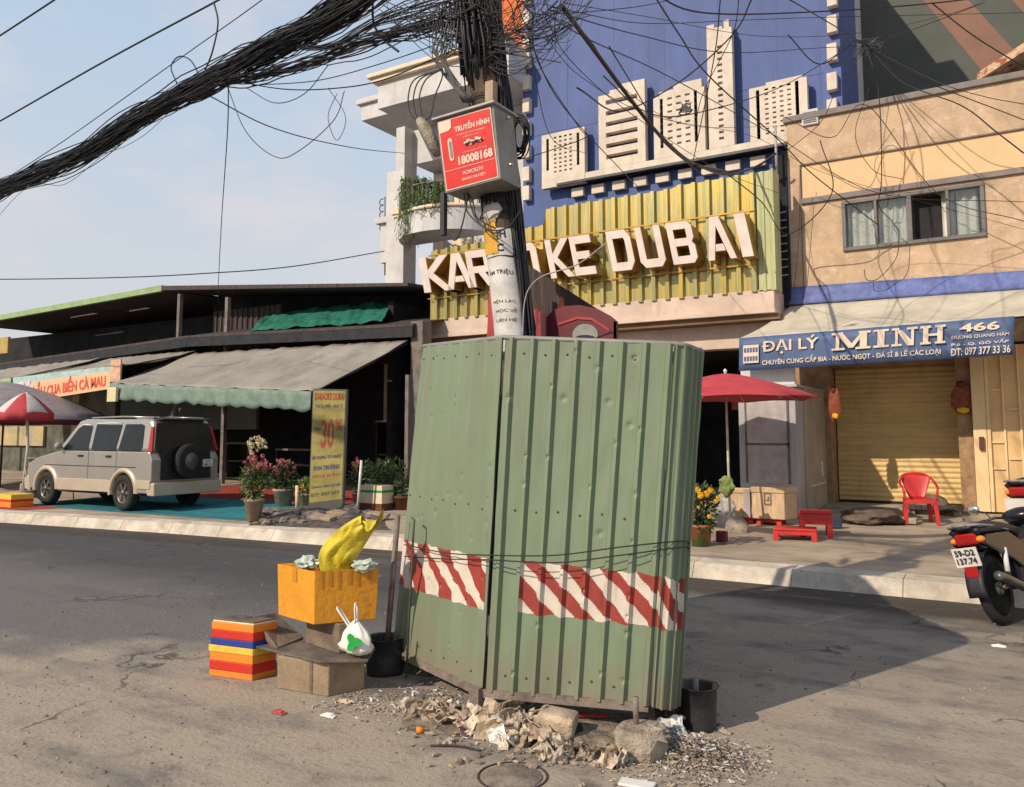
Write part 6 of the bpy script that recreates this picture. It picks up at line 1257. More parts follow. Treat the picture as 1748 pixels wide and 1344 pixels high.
p = W(1258, 902, ub.y-.05); mb = MB(); mb.lathe([(.15, -.04), (.155, 0), (.15, .04)], p, 14, axis=(-.15, -1, .2), jit=.05); tag(mb.build('concrete_disc', 'footing'), 'grey concrete parasol weight leaning at the foot of the red parasol pole', 'parasol base')
p = W(1240, 830, ub.y-.03); mb = MB(); mb.blob(p, (.10, .05, .13), 8, .5, 2, 3); tag(mb.build('tied_green_bag', mat('green_bag', (.20, .26, .08), .6, .3, 6)), 'green bag tied to the red parasol pole', 'bag')
def fbox(N_, dl_, dr_, xl_, xr_, h, label, m='foamw', logo=False, group='foam boxes under the red parasol'):
    _, l, r, H = cornerbox(N_, dl_, dr_, xl_, xr_, h); T_ = thing('foam_box', label, 'box', N_, group)
    mb = MB(); cbox(mb, N_, l, r, H, 0, .82); mb.build('box_body', m, T_, bevel=.012); mb = MB(); cbox(mb, N_, l, r, H, .82, 1, .012); mb.build('box_lid', m, T_, bevel=.012)
    if logo:
        n_ = V((l.y, -l.x, 0)).normalized(); n_ = n_ if n_.y < 0 else -n_
        for (u0, u1, v0_, v1_) in ((.40,.62,.80,.84),(.40,.62,.45,.49),(.40,.43,.49,.80),(.59,.62,.49,.80),(.47,.55,.58,.62),(.47,.50,.62,.72)):
            mb = MB(); c = [N_+l*u+H*v+n_*.014 for u, v in ((u0,v0_),(u1,v0_),(u1,v1_),(u0,v1_))]; mb.add(c, [(0,1,2,3)]); mb.build('printed_square', 'cardd', T_)
    return T_
zst = .33
Yb2 = 11.7
Nf = W(1340, 888, Yb2); zst = Nf.z; fbox(Nf, (-1, -.03, 0), (.25, 1, 0), 1284, 1362, W(1340, 833, Yb2).z-zst, 'right wood coloured foam box with printed square on the red stools', logo=True)
Nf2 = W(1281, 884, Yb2+.03); Nf2.z = zst; fbox(Nf2, (-1, -.03, 0), (.25, 1, 0), 1230, 1284, W(1281, 834, Yb2).z-zst, 'left wood coloured foam box with grey tape behind the parasol pole')
mb = MB(); p = W(1275, 857, Yb2-.01); mb.bb((p.x-.05, Yb2-.0, zst+.01), (p.x+.04, Yb2+.02, zst+.4)); tag(mb.build('grey_tape_patch', 'foamg'), 'grey patch of tape on the left foam box', 'tape')
def crate(c, sx, sy, h, label, rz=0, m='redpl'):
    T_ = thing('red_stool', label, 'stool', (c[0], c[1], c[2]), 'red plastic stools and crates on the right pavement')
    mb = MB(); mm = Matrix.Translation(V(c)) @ Matrix.Rotation(rz, 4, 'Z'); mb.M = mm
    mb.bb((-sx/2, -sy/2, h-.03), (sx/2, sy/2, h)); mb.build('seat', m, T_, bevel=.012)
    for ax, ay in ((-1,-1),(1,-1),(1,1),(-1,1)):
        mb = MB(); mb.M = mm; x0_, y0_ = ax*(sx/2-.03), ay*(sy/2-.03); mb.hexa([(x0_-.035,y0_-.035,0),(x0_+.035,y0_-.035,0),(x0_+.03,y0_-.03,h-.031),(x0_-.03,y0_-.03,h-.031)], (0, .06, 0)); mb.build('leg', m, T_, bevel=.006)
    for (a, b) in (((-sx/2+.06, -sy/2+.005), (sx/2-.06, -sy/2+.02)), ((-sx/2+.06, sy/2-.02), (sx/2-.06, sy/2-.005))):
        mb = MB(); mb.M = mm; mb.bb((a[0], a[1], h*.50), (b[0], b[1], h-.032)); mb.build('apron', m, T_)
    for s_ in (-1, 1):
        mb = MB(); mb.M = mm; mb.bb((s_*(sx/2-.02)-.008, -sy/2+.065, h*.50), (s_*(sx/2-.02)+.008, sy/2-.065, h-.032)); mb.build('apron', m, T_)
    return T_
g = G(1384, 916, pz(11.5)); crate((g.x+.02, g.y+.2, pz(g.y)), .38, .36, .32, 'tallest red plastic stool beside the right foam box', .25)
g = G(1353, 922, pz(11)); crate((g.x, g.y+.15, pz(g.y)), .5, .34, .15, 'low wide red plastic stool in front of the taller one', .2)
zc_ = zst-.012
for x, lb in ((1316, 'red stool under the right foam box'), (1268, 'red stool mostly hidden under the left foam box')):
    p = W(x, 900, Yb2+.16); crate((p.x, Yb2+.2, pz(Yb2)), .34, .3, zst-pz(Yb2)-.003, lb)
g = G(1425, 902, .24); mb = MB(); mb.box((g.x, g.y+.1, .30), (.14, .12, .12), rz=.3); tag(mb.build('dark_blue_tub', mat('navy_tub', (.03, .05, .10), .5, .2, 5), bevel=.01), 'small dark blue tub beside the tallest red stool', 'tub')
def ballpot(c, r0, r1, h, mpot, fn, name, label, cat='plant pot', group=None):
    T_ = thing(name, label, cat, c, group); mb = MB(); mb.lathe([(r0, 0), (r1, h*.86), (r1+.012, h*.87), (r1+.012, h), (r1-.01, h), (r1-.02, h-.03), (.0001, h-.03)], c, 22); mb.build('pot', mpot, T_); fn(T_, V(c)+V((0,0,h))); return T_
def leaves(mb, c, r, n, s0, s1, seed, mi=0, drop=0, fl=.5):
    q = random.Random(seed)
    for _ in range(n):
        d = V((q.gauss(0,1), q.gauss(0,1), q.gauss(0,1))).normalized()*q.random()**.4; p = V(c)+V((d.x*r[0], d.y*r[1], d.z*r[2])); s_ = q.uniform(s0, s1)
        x = (d+V((q.uniform(-.7,.7), q.uniform(-.7,.7), q.uniform(-.5,.7)))).normalized(); y = x.cross(V((q.uniform(-1,1), q.uniform(-1,1), 1))).normalized(); z = x.cross(y)
        mb.add([p, p+x*s_*.5+y*s_*fl*.5+z*s_*.12, p+x*s_, p+x*s_*.5-y*s_*fl*.5+z*s_*.12], [(0,1,2,3)], mi=q.choice([0,0,1]), sm=False)
def blossom(mb, c, r, n, seed, mi=0):
    q = random.Random(seed)
    for _ in range(n):
        d = V((q.gauss(0,1), q.gauss(0,1), q.gauss(0,1))).normalized(); p = V(c)+d*r*.35; y = d.cross(V((q.random(), q.random(), q.random()+.1))).normalized(); z = d.cross(y); s_ = r*.8
        mb.add([p-y*s_*.4, p+d*s_*.5+z*s_*.3, p+y*s_*.4, p+d*s_*.5-z*s_*.3], [(0,1,2,3)], mi=mi, sm=False)
g = G(1192, 934, pz(9.5))
def marig(T_, t):
    mb = MB(); leaves(mb, t+V((0,0,.22)), (.20,.18,.24), 420, .05, .09, 4); leaves(mb, t+V((0,0,.0)), (.16,.15,.1), 120, .05, .08, 5); mb.build('foliage', ['leafd', 'leaf'], T_)
    mb = MB()
    for k, (x, y, r_) in enumerate(((1190,838,.062),(1196,846,.055),(1182,842,.05),(1206,844,.055),(1213,838,.05),(1180,860,.032),(1183,874,.045),(1197,858,.02),(1192,866,.02),(1225,850,.035),(1222,856,.035),(1211,882,.035),(1186,850,.04))): blossom(mb, W(x, y, g.y-.02-.05*(k % 3)), r_, 60, k)
    mb.build('yellow_flowers', 'yel', T_)
    mb = MB(); 
    for k in range(7): a = k*.9; mb.tube([t+V((.03*math.cos(a), .03*math.sin(a), -.02)), t+V((.12*math.cos(a), .1*math.sin(a), .3))], .006, 4)
    mb.build('stems', 'leafd', T_)
zt2_ = W(1192, 898, g.y).z
ballpot((g.x, g.y+.1, g.z), .105, .125, .255, mat('two_tone_pot', (.10, .16, .05), .5, .3, 3, col2=(.36, .12, .04), lo=.48, hi=.52), marig, 'marigold_pot', 'marigold pot with big yellow blooms at the right edge of the barrier')
mb = MB(); g = G(1228, 925, .22); mb.box((g.x, g.y+.1, .27), (.12, .1, .13)); tag(mb.build('maroon_tub', 'burg', bevel=.01), 'small maroon tub between the marigold pot and the concrete disc', 'tub')
mb = MB(); p = W(1238, 880, 11.4); mb.blob((p.x, 11.4, .42), (.14, .1, .2), 12, .5, 2, 3); tag(mb.build('grey_sack', 'foamg'), 'grey crumpled sack behind the concrete disc', 'sack')
# brown mat/sack and wooden bench by the shutter
g = G(1478, 893, .28); mb = MB(); mb.blob((g.x, g.y+.25, .35), (.38, .25, .12), 3, .4, 1.5, 4, sm=True); tag(mb.build('brown_sack', 'sack'), 'dark brown rolled sack lying in front of the shutter left of the chair', 'sack')
g = G(1520, 893, .28); mb = MB(); mb.bb((g.x-.2, g.y+.2, .26), (g.x+.3, g.y+.4, .34)); tag(mb.build('kerb_stone', 'slab', bevel=.01), 'pale step stone between the brown sack and the red chair', 'stone')
bq = W(1612, 878, 14.1); BE = thing('wooden_bench', 'low brown bench with a humped cover behind the red chair', 'bench', (bq.x, 14.1, pz(14.1)))
zt3 = W(1612, 862, 14.1).z
mb = MB(); mb.bb((bq.x-.5, 13.85, zt3-.07), (bq.x+.26, 14.25, zt3)); mb.build('bench_top', 'darkbrown', BE, bevel=.006)
mb = MB(); mb.blob((bq.x-.2, 14.05, zt3), (.28, .17, .17), 2, .1, 1, 3, sm=True); mb.build('humped_cover', 'cardd', BE)
for s_ in (-.42, .18): mb = MB(); mb.bb((bq.x+s_-.04, 13.9, pz(14.1)), (bq.x+s_+.04, 14.2, zt3-.071)); mb.build('leg', 'card', BE)
# red chair
gch = G(1568, 897, pz(12.6)); ch = thing('red_chair', 'red plastic armchair standing in the sun before the yellow shutter', 'chair', (gch.x, gch.y+.18, pz(12.7)))
def at0(T_): OFF[T_.name] = V((0,0,0))
at0(ch)
def legf(x, y, tx, ty): mb = MB(); mb.hexa([(x-.028, y-.02, 0), (x+.028, y-.02, 0), (tx+.035, ty-.025, .41), (tx-.035, ty-.025, .41)], (0, .05, 0)); return mb
for x, y, tx, ty in ((-.25,-.24,-.215,-.2),(.25,-.24,.215,-.2),(-.22,.26,-.18,.19),(.22,.26,.18,.19)): legf(x, y, tx, ty).build('leg', 'redpl', ch, bevel=.008)
mb = MB(); mb.grid(lambda u, v: V(((u-.5)*.46, (v-.5)*.44, .415-.03*math.sin(math.pi*u)*math.sin(math.pi*v)-.02*(1-v)**4)), 14, 12); mb.build('seat', 'redpl', ch, solid=.02)
mb = MB(); mb.hexa([(-.24,-.235,.36),(.24,-.235,.36),(.235,-.225,.42),(-.235,-.225,.42)], (0,.02,0)); mb.build('seat_apron', 'redpl', ch, bevel=.005)
def bk(u, v):
    a = (u-.5)*1.5; w_ = lerp(.11, .235, v**.8); return V((w_*math.sin(a)/math.sin(.75), .21+.09*v-.10*(1-math.cos(a))*(1+v), .42+.40*v-.045*abs(u-.5)**2*4*v))
mb = MB(); mb.grid(bk, 18, 12); mb.build('backrest', 'redpl', ch, solid=.016)
for s_ in (-1, 1):
    mb = MB(); mb.tube(spline([(s_*.22,.22,.78),(s_*.27,.12,.70),(s_*.275,-.05,.645),(s_*.27,-.18,.62),(s_*.255,-.22,.56),(s_*.24,-.215,.41)], 5), .02, 8); mb.build('armrest', 'redpl', ch)
mb = MB(); mb.tube(spline([(-.235,.25,.74),(-.17,.285,.815),(0,.30,.84),(.17,.285,.815),(.235,.25,.74)], 5), .02, 8); mb.build('top_rail', 'redpl', ch)
ch.rotation_euler = (0, 0, R(14)); ch.scale = (.82, .82, .82)
# ================================================================= LEFT PAVEMENT: pots, sign board
g = G(424, 888, pz(8.7))
def potplant(px, py, zc_, r0, r1, h, label, flowers, leafm='leaf', seed=1, spreadw=.22, hh=.5, potm='terra', name='flower_pot', nl=420):
    g = G(px, py, zc_); g = V((g.x, g.y+r0, zc_))
    def fn(T_, t):
        mb = MB(); leaves(mb, t+V((0,0,hh*.42)), (spreadw, spreadw, hh*.5), nl, .05, .12, seed); mb.build('foliage', [leafm, 'leafl' if leafm == 'leaf' else 'leaf'], T_)
        mb = MB(); q = random.Random(seed)
        for k in range(6): a = k*1.1; mb.tube([t+V((0,0,-.03)), t+V((spreadw*.6*math.cos(a), spreadw*.6*math.sin(a), hh*.8))], .007, 4)
        mb.build('stems', 'leafd', T_)
        for m_, c_, r_, n_ in flowers:
            mb = MB()
            for k in range(n_):
                d = V((q.gauss(0,1), q.gauss(0,1), q.gauss(0,1))).normalized()*q.random()**.4; blossom(mb, t+V(c_)+V((d.x*r_[0], d.y*r_[1], d.z*r_[2])), q.uniform(.03, .05), 14, k)
            mb.build('flowers', m_, T_)
    return ballpot(g, r0, r1, h, potm, fn, name, label, 'potted plant', 'potted plants on the left pavement')
potplant(424, 890, .18, .10, .14, .33, 'tall beige pot with red and cream flowers nearest the kerb', [('pink', (.05,0,.52), (.22,.18,.18), 60), ('creamp', (.0,0,.80), (.2,.15,.14), 34)], seed=3, spreadw=.20, hh=.62)
potplant(474, 867, .18, .13, .18, .33, 'wide tan pot with red blossoms left of the discount board', [('pink', (-.05,0,.35), (.26,.2,.2), 70)], leafm='leafd', seed=4, spreadw=.22, hh=.5)
potplant(515, 868, .2, .10, .13, .25, 'pale pot with yellow greens beside the discount board', [('yel', (0,0,.12), (.2,.1,.05), 18)], seed=6, spreadw=.16, hh=.25, nl=200)
potplant(608, 862, .2, .15, .18, .22, 'brown pot with pink flowers behind the discount board', [('pink', (-.15,0,.50), (.12,.1,.12), 26)], leafm='leafd', seed=8, spreadw=.22, hh=.6, potm='terrad')
potplant(650, 868, .2, .16, .2, .25, 'leafy green shrub pot in front of the dark shed', [], seed=9, spreadw=.38, hh=.65, potm='terrad', nl=700)
potplant(680, 872, .2, .13, .17, .24, 'brown clay pot against the timber post', [], leafm='leafd', seed=11, spreadw=.15, hh=.3, potm='terrad', nl=120)
g = G(507, 872, .2); mb = MB(); mb.tube([(g.x, g.y, .2), (g.x-.01, g.y, .62)], .03, 8); tag(mb.build('yellow_post', 'creamp'), 'short pale yellow stake by the pots', 'stake')
p = G(632, 872, .2); FB = thing('foam_planter', 'pale foam planter with a green stripe and red base right of the board', 'planter', p)
for a, b, m_ in ((0,.12,'terrad'),(.122,.3,'foamt'),(.302,.34,'printg'),(.342,.42,'foamt')):
    mb = MB(); mb.bb((p.x-.25, p.y, .2+a), (p.x+.25, p.y+.3, .2+b)); mb.build('planter_band', m_, FB)
p = W(610, 870, 10.4); q = W(617, 786, 10.4); mb = MB(); mb.tube([V((p.x, 10.4, .2)), q], .022, 6); tag(mb.build('white_stake', 'lampw'), 'thin white stake right of the discount board', 'stake')
# discount board
YB_ = 10.0
s0, s1, s2, s3 = W(526, 874, YB_), W(585, 866, YB_+.18), W(592, 665, YB_+.12), W(534, 664, YB_-.06)
DB = thing('discount_board', 'tall narrow faded yellow signboard offering 30% off', 'signboard', s0)
mb = MB(); mb.hexa([s0, s1, s2, s3], (.01, .04, 0)); mb.build('frame', 'greywall', DB, bevel=.004)
s0b, s1b = lerp(s0, s3, .07), lerp(s1, s2, .07)
def dp(u, v, o=.004): return lerp(lerp(s0b, s1b, u), lerp(s3, s2, u), v)+V((0,-o,0))
mb = MB(); mb.add([dp(.03,0), dp(.97,0), dp(.97,.985), dp(.03,.985)], [(0,1,2,3)]); mb.build('face', 'signy', DB)
def dt(mb_, s, u0, u1, v0, v1, bold=.02): mb = MB(); O = dp(u0, v0, .008); mb.text(s, O, dp(u1, v0, .008)-O, dp(u0, v1, .008)-O, off=0, bold=bold, n=V((0,-1,0))); mb.build('lettering_line', mb_, DB)
mb = 'signr'; dt(mb, 'KARAOKE DUBAI', .08, .94, .90, .965, .04); dt(mb, '30', .30, .68, .47, .73, .02); dt(mb, '%', .70, .92, .62, .73, .02); dt(mb, 'HÓA ĐƠN', .10, .90, .215, .245, .0); mb = 'signb'; dt(mb, 'Từ 2 đến thứ 5', .10, .90, .835, .87, .02); dt(mb, 'Giảm', .08, .28, .635, .665, .02); dt(mb, 'ÁP DỤNG TỪ NGÀY', .06, .92, .37, .415, .04); dt(mb, 'KHAI TRƯƠNG', .12, .88, .28, .325, .04); dt(mb, 'QUANG HÀM, GÒ VẤP', .08, .92, .12, .155, .02); dt(mb, 'ĐT: 097 377', .08, .90, .05, .08, .02)
# rubble heap
mb = MB(); rr = random.Random(77)
for k in range(90):
    p = G(rr.uniform(432, 650), rr.uniform(872, 896), .17); s_ = rr.uniform(.03, .12)*(1.3 if rr.random() < .15 else .8); mb.blob((p.x, p.y, .17+s_*.35), (s_*1.3, s_, s_*.6), k, .7, 1.6, 2)
o = mb.build('rubble_heap', 'pebble'); o['kind'] = 'stuff'; o['label'] = 'grey broken rubble along the kerb under the discount board'; o['category'] = 'rubble'
mb = MB(); mb.grid(lambda u, v: (lambda p: V((p.x, p.y, .165+.13*math.sin(math.pi*u)*math.sin(math.pi*v)*(1+.8*noise.noise(V((u*9, v*4, 2)))))))(lerp(lerp(G(425,896,.17), G(668,905,.17), u), lerp(G(440,868,.17), G(660,872,.17), u), v)), 60, 14, sm=False); o = mb.build('soil_heap', mat('grey_soil', (.13, .115, .10), .95, .4, 9, .6)); o['kind'] = 'stuff'; o['label'] = 'low grey soil heap under the potted plants'; o['category'] = 'soil'
for k, (x, y) in enumerate(((578, 878), (552, 885), (645, 880))):
    p = G(x, y, .25); mb = MB(); mb.box((p.x, p.y, .26), (.34, .2, .06), rz=.2*k, tilt=(.12, .1)); tag(mb.build('broken_slab', 'terra', bevel=.012), ('tan broken slab at the foot of the discount board', 'lower broken slab left of the tan one', 'broken slab below the foam planter')[k], 'slab', 'broken slabs on the kerb rubble')
# ================================================================= SILVER CAR
CAR = thing('silver_car', 'silver people carrier with beige lower trim and rear spare wheel parked on the pavement', 'car', (0, 0, 0)); at0(CAR)
hw = .84
wxr, wxf, wr = .86, 3.52, .335
def arch(cx_, r, n=12): return [(cx_+r*math.cos(R(a)), .34+r*math.sin(R(a))) for a in [180-180*k/n for k in range(n+1)]]
def lowprof():
    p = [(.02, .34), (wxr-.42, .34)]+[(x, max(z, .34)) for x, z in arch(wxr, .40)]+[(wxf-.42, .30)]+[(x, max(z, .32)) for x, z in arch(wxf, .40)]+[(4.18, .32), (4.28, .45), (4.28, .68), (4.2, .84), (3.9, .95), (3.42, 1.04), (2.98, 1.10), (.10, 1.10), (.02, .95)]
    return p
def cprism(prof, y0, y1, name, m, T_, bev=.02, taper=None):
    mb = MB(); n = len(prof); mb.add([(x, y0, z) for x, z in prof]+[(x, y1, z) for x, z in prof], [tuple(range(n)), tuple(range(2*n-1, n-1, -1))]+[(i, i+n, (i+1) % n+n, (i+1) % n) for i in range(n)]); return mb.build(name, m, T_, bevel=bev)
BODY = cprism(lowprof(), -hw, hw, 'body', 'silver', CAR, .07)
# beige lower cladding and bumpers
for s_ in (-1, 1):
    y = s_*(hw+.012)
    mb = MB(); mb.bb((wxr+.42, y-.015, .33), (wxf-.42, y+.015, .56)); mb.bb((.02, y-.015, .42), (wxr-.42, y+.015, .58)); mb.build('side_cladding', 'beige', CAR, bevel=.01)
    for cx_ in (wxr, wxf):
        mb = MB(); outer = [(cx_+.47*math.cos(R(a)), .34+.46*math.sin(R(a))) for a in range(-8, 189, 9)]; inner = [(cx_+.375*math.cos(R(a)), .34+.375*math.sin(R(a))) for a in range(-8, 189, 9)]
        n = len(outer); vs = [(x, s_*(hw+.0), z) for x, z in outer]+[(x, s_*(hw+.045), z*1.0) for x, z in [(cx_+(x-cx_)*.93, .34+(z-.34)*.93) for x, z in outer]]+[(x, s_*(hw+.04), z) for x, z in inner]+[(x, s_*(hw-.12), z) for x, z in inner]
        fs = []
        for r_ in range(3):
            for i in range(n-1): fs.append((r_*n+i, r_*n+i+1, (r_+1)*n+i+1, (r_+1)*n+i))
        mb.add(vs, fs, sm=True); mb.build('wheel_arch_flare', 'beige', CAR)
cprism([(-.10,.30),(.12,.30),(.16,.52),(-.08,.54)], -hw-.01, hw+.01, 'rear_bumper', 'beige', CAR, .025); cprism([(4.12,.26),(4.34,.30),(4.38,.52),(4.2,.60)], -hw-.01, hw+.01, 'front_bumper', 'beige', CAR, .025)
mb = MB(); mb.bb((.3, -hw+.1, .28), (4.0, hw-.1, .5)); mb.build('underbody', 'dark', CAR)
# greenhouse: frustum
def gh(x, z):  # half width at height z
    return hw-.02-(z-1.10)*.20
cabp = [(.06, 1.10), (.16, 1.62), (.24, 1.70), (2.45, 1.72), (2.62, 1.69), (3.22, 1.10)]
mb = MB(); n = len(cabp); mb.add([(x, -gh(x, z), z) for x, z in cabp]+[(x, gh(x, z), z) for x, z in cabp], [tuple(range(n)), tuple(range(2*n-1, n-1, -1))]+[(i, i+n, (i+1) % n+n, (i+1) % n) for i in range(n)]); mb.build('cabin', 'silver', CAR, bevel=.06)
glm = mat('car_glass', (.014, .018, .02), .22, .2, 2, spec=.35)
def sidewin(pts, s_, name='side_window'):
    mb = MB(); vs = [(x, s_*(gh(x, z)+.012), z) for x, z in pts]; vs = vs if s_ > 0 else vs[::-1]; mb.add(vs, [tuple(range(len(vs)))]); mb.build(name, glm, CAR)
for s_ in (-1, 1):
    sidewin([(.42,1.12),(.36,1.18),(.42,1.58),(.50,1.61),(1.02,1.61),(1.10,1.12)], s_); sidewin([(1.20,1.12),(1.13,1.60),(1.98,1.61),(2.0,1.12)], s_); sidewin([(2.12,1.12),(2.12,1.58),(2.45,1.59),(2.58,1.54),(3.0,1.12)], s_)
    mb = MB(); mb.tube([(x, s_*(gh(x, 1.64)+.012), z) for x, z in ((1.15,1.625),(1.55,1.635),(1.98,1.625))], .014, 5); mb.tube([(x, s_*(gh(x, 1.62)+.012), z) for x, z in ((2.14,1.60),(2.45,1.61),(2.62,1.54))], .014, 5); mb.build('rain_visor', 'lampw', CAR)
    for dx in (1.3, 2.25):
        mb = MB(); mb.bb((dx, s_*(hw+.002)-.012, .98), (dx+.16, s_*(hw+.002)+.018, 1.02)); mb.build('door_handle', 'darkmetal', CAR)
    mb = MB(); mb.bb((1.125, s_*(hw+.0005)-.003, .38), (1.133, s_*(hw+.0005)+.003, 1.09)); mb.bb((2.055, s_*(hw+.0005)-.003, .38), (2.063, s_*(hw+.0005)+.003, 1.09)); mb.bb((.5, s_*(hw+.0005)-.003, .80), (3.6, s_*(hw+.0005)+.004, .815)); mb.build('door_seam', 'darkmetal', CAR)
    mb = MB(); mb.hexa([(.03, s_*(hw+.004), 1.10), (.15, s_*(hw+.004), 1.10), (.20, s_*(gh(0,1.56)+.018), 1.56), (.13, s_*(gh(0,1.56)+.018), 1.56)], (0, -s_*.05, 0)); mb.build('tail_light', 'tail', CAR, bevel=.01)
    mb = MB(); mb.blob((2.98, s_*(hw+.10), 1.19), (.07, .09, .08), 2, .05, 1, 2, sm=True); mb.tube([(2.98, s_*(hw-.08), 1.12), (2.98, s_*(hw+.06), 1.16)], .02, 6); mb.build('door_mirror', 'boxgrey', CAR)
    mb = MB(); mb.blob((4.2, s_*(hw-.2), .72), (.09, .18, .09), 2, .05, 1, 2, sm=True); mb.build('headlight', 'lampw', CAR)
mb = MB(); vs = [(.045, -gh(0,1.2)+.06, 1.12), (.045, gh(0,1.2)-.06, 1.12), (.150, gh(0,1.6)-.07, 1.63), (.150, -gh(0,1.6)+.07, 1.63)]; vs = [(x-.012, y, z) for x, y, z in vs]; mb.add(vs, [(0,1,2,3)]); mb.build('rear_window', glm, CAR)
mb = MB(); vs = [(3.13,-gh(0,1.2)+.08,1.2),(3.13,gh(0,1.2)-.08,1.2),(2.70,gh(0,1.6)-.1,1.64),(2.70,-gh(0,1.6)+.1,1.64)]; mb.add([(x+.022, y, z) for x, y, z in vs], [(0,1,2,3)]); mb.build('windscreen', glm, CAR)
mb = MB(); mb.tube([(.2,-.55,1.735),(1.3,-.58,1.76),(2.4,-.56,1.745)], .016, 6); mb.tube([(.2,.55,1.735),(1.3,.58,1.76),(2.4,.56,1.745)], .016, 6); mb.build('roof_rail', 'silver', CAR)
mb = MB(); mb.hexa([(.02,-.62,1.71),(.02,.62,1.71),(.30,.62,1.745),(.30,-.62,1.745)], (0, 0, -.03)); mb.build('rear_spoiler', 'darkmetal', CAR, bevel=.008)
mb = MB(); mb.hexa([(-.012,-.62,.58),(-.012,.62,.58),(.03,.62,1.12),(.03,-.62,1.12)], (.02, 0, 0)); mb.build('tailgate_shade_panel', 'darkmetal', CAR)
SPW = MB(); SPW.lathe([(.0001, -.02), (.20, -.02), (.30, .0), (.325, .06), (.32, .14), (.28, .17), (.0001, .17)], (-.03, .05, .92), 26, axis=(-1,0,0)); sw = SPW.build('spare_wheel', 'tyre', CAR)
mb = MB(); mb.lathe([(.17, .172), (.15, .19), (.0001, .20)], (-.03, .05, .92), 18, axis=(-1,0,0)); mb.build('spare_hub', 'rim', sw)
mb = MB(); mb.bb((-.06, -.62, .80), (-.035, -.36, .94)); pl = mb.build('number_plate', 'plate', CAR)
mb = MB(); mb.text('51F', (-.063, -.43, .875), (0,-.12,0), (0,0,.045), off=.0, bold=.02, n=V((-1,0,0))); mb.text('186.32', (-.063, -.38, .815), (0,-.22,0), (0,0,.045), off=.0, bold=.02, n=V((-1,0,0))); mb.build('plate_characters', 'ink', pl)
for cx_ in (wxr, wxf):
    for s_ in (-1, 1):
        wt = MB(); wt.lathe([(.20,-.10),(.30,-.105),(wr,-.07),(wr,.07),(.30,.105),(.20,.10),(.20,-.10)], (cx_, s_*(hw-.08), wr), 28, axis=(0,1,0)); wv = wt.build('wheel', 'tyre', CAR)
        mb = MB(); yy = s_*(hw-.01)
        mb.lathe([(.21,.0),(.205,.03),(.185,.03),(.18,.0)], (cx_, s_*(hw-.015), wr), 24, axis=(0,s_,0))
        for k in range(6):
            a = k*math.pi/3; mb.box((cx_+.10*math.cos(a), yy, wr+.10*math.sin(a)), (.18, .03, .05), tilt=(0, -a))
        mb.lathe([(.05,0),(.045,.035),(.0001,.04)], (cx_, yy, wr), 12, axis=(0,s_,0)); mb.build('rim', 'rim', wv)
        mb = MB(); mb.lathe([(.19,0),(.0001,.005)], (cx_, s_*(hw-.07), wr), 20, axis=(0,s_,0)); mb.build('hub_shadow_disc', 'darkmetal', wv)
rw = G(208, 872, .17); CAR.location = (rw.x+wxr*.875+.02, rw.y+hw*.82, .168); CAR.rotation_euler = (0, 0, R(180+1.0)); CAR.scale = (.875, .82, .925)
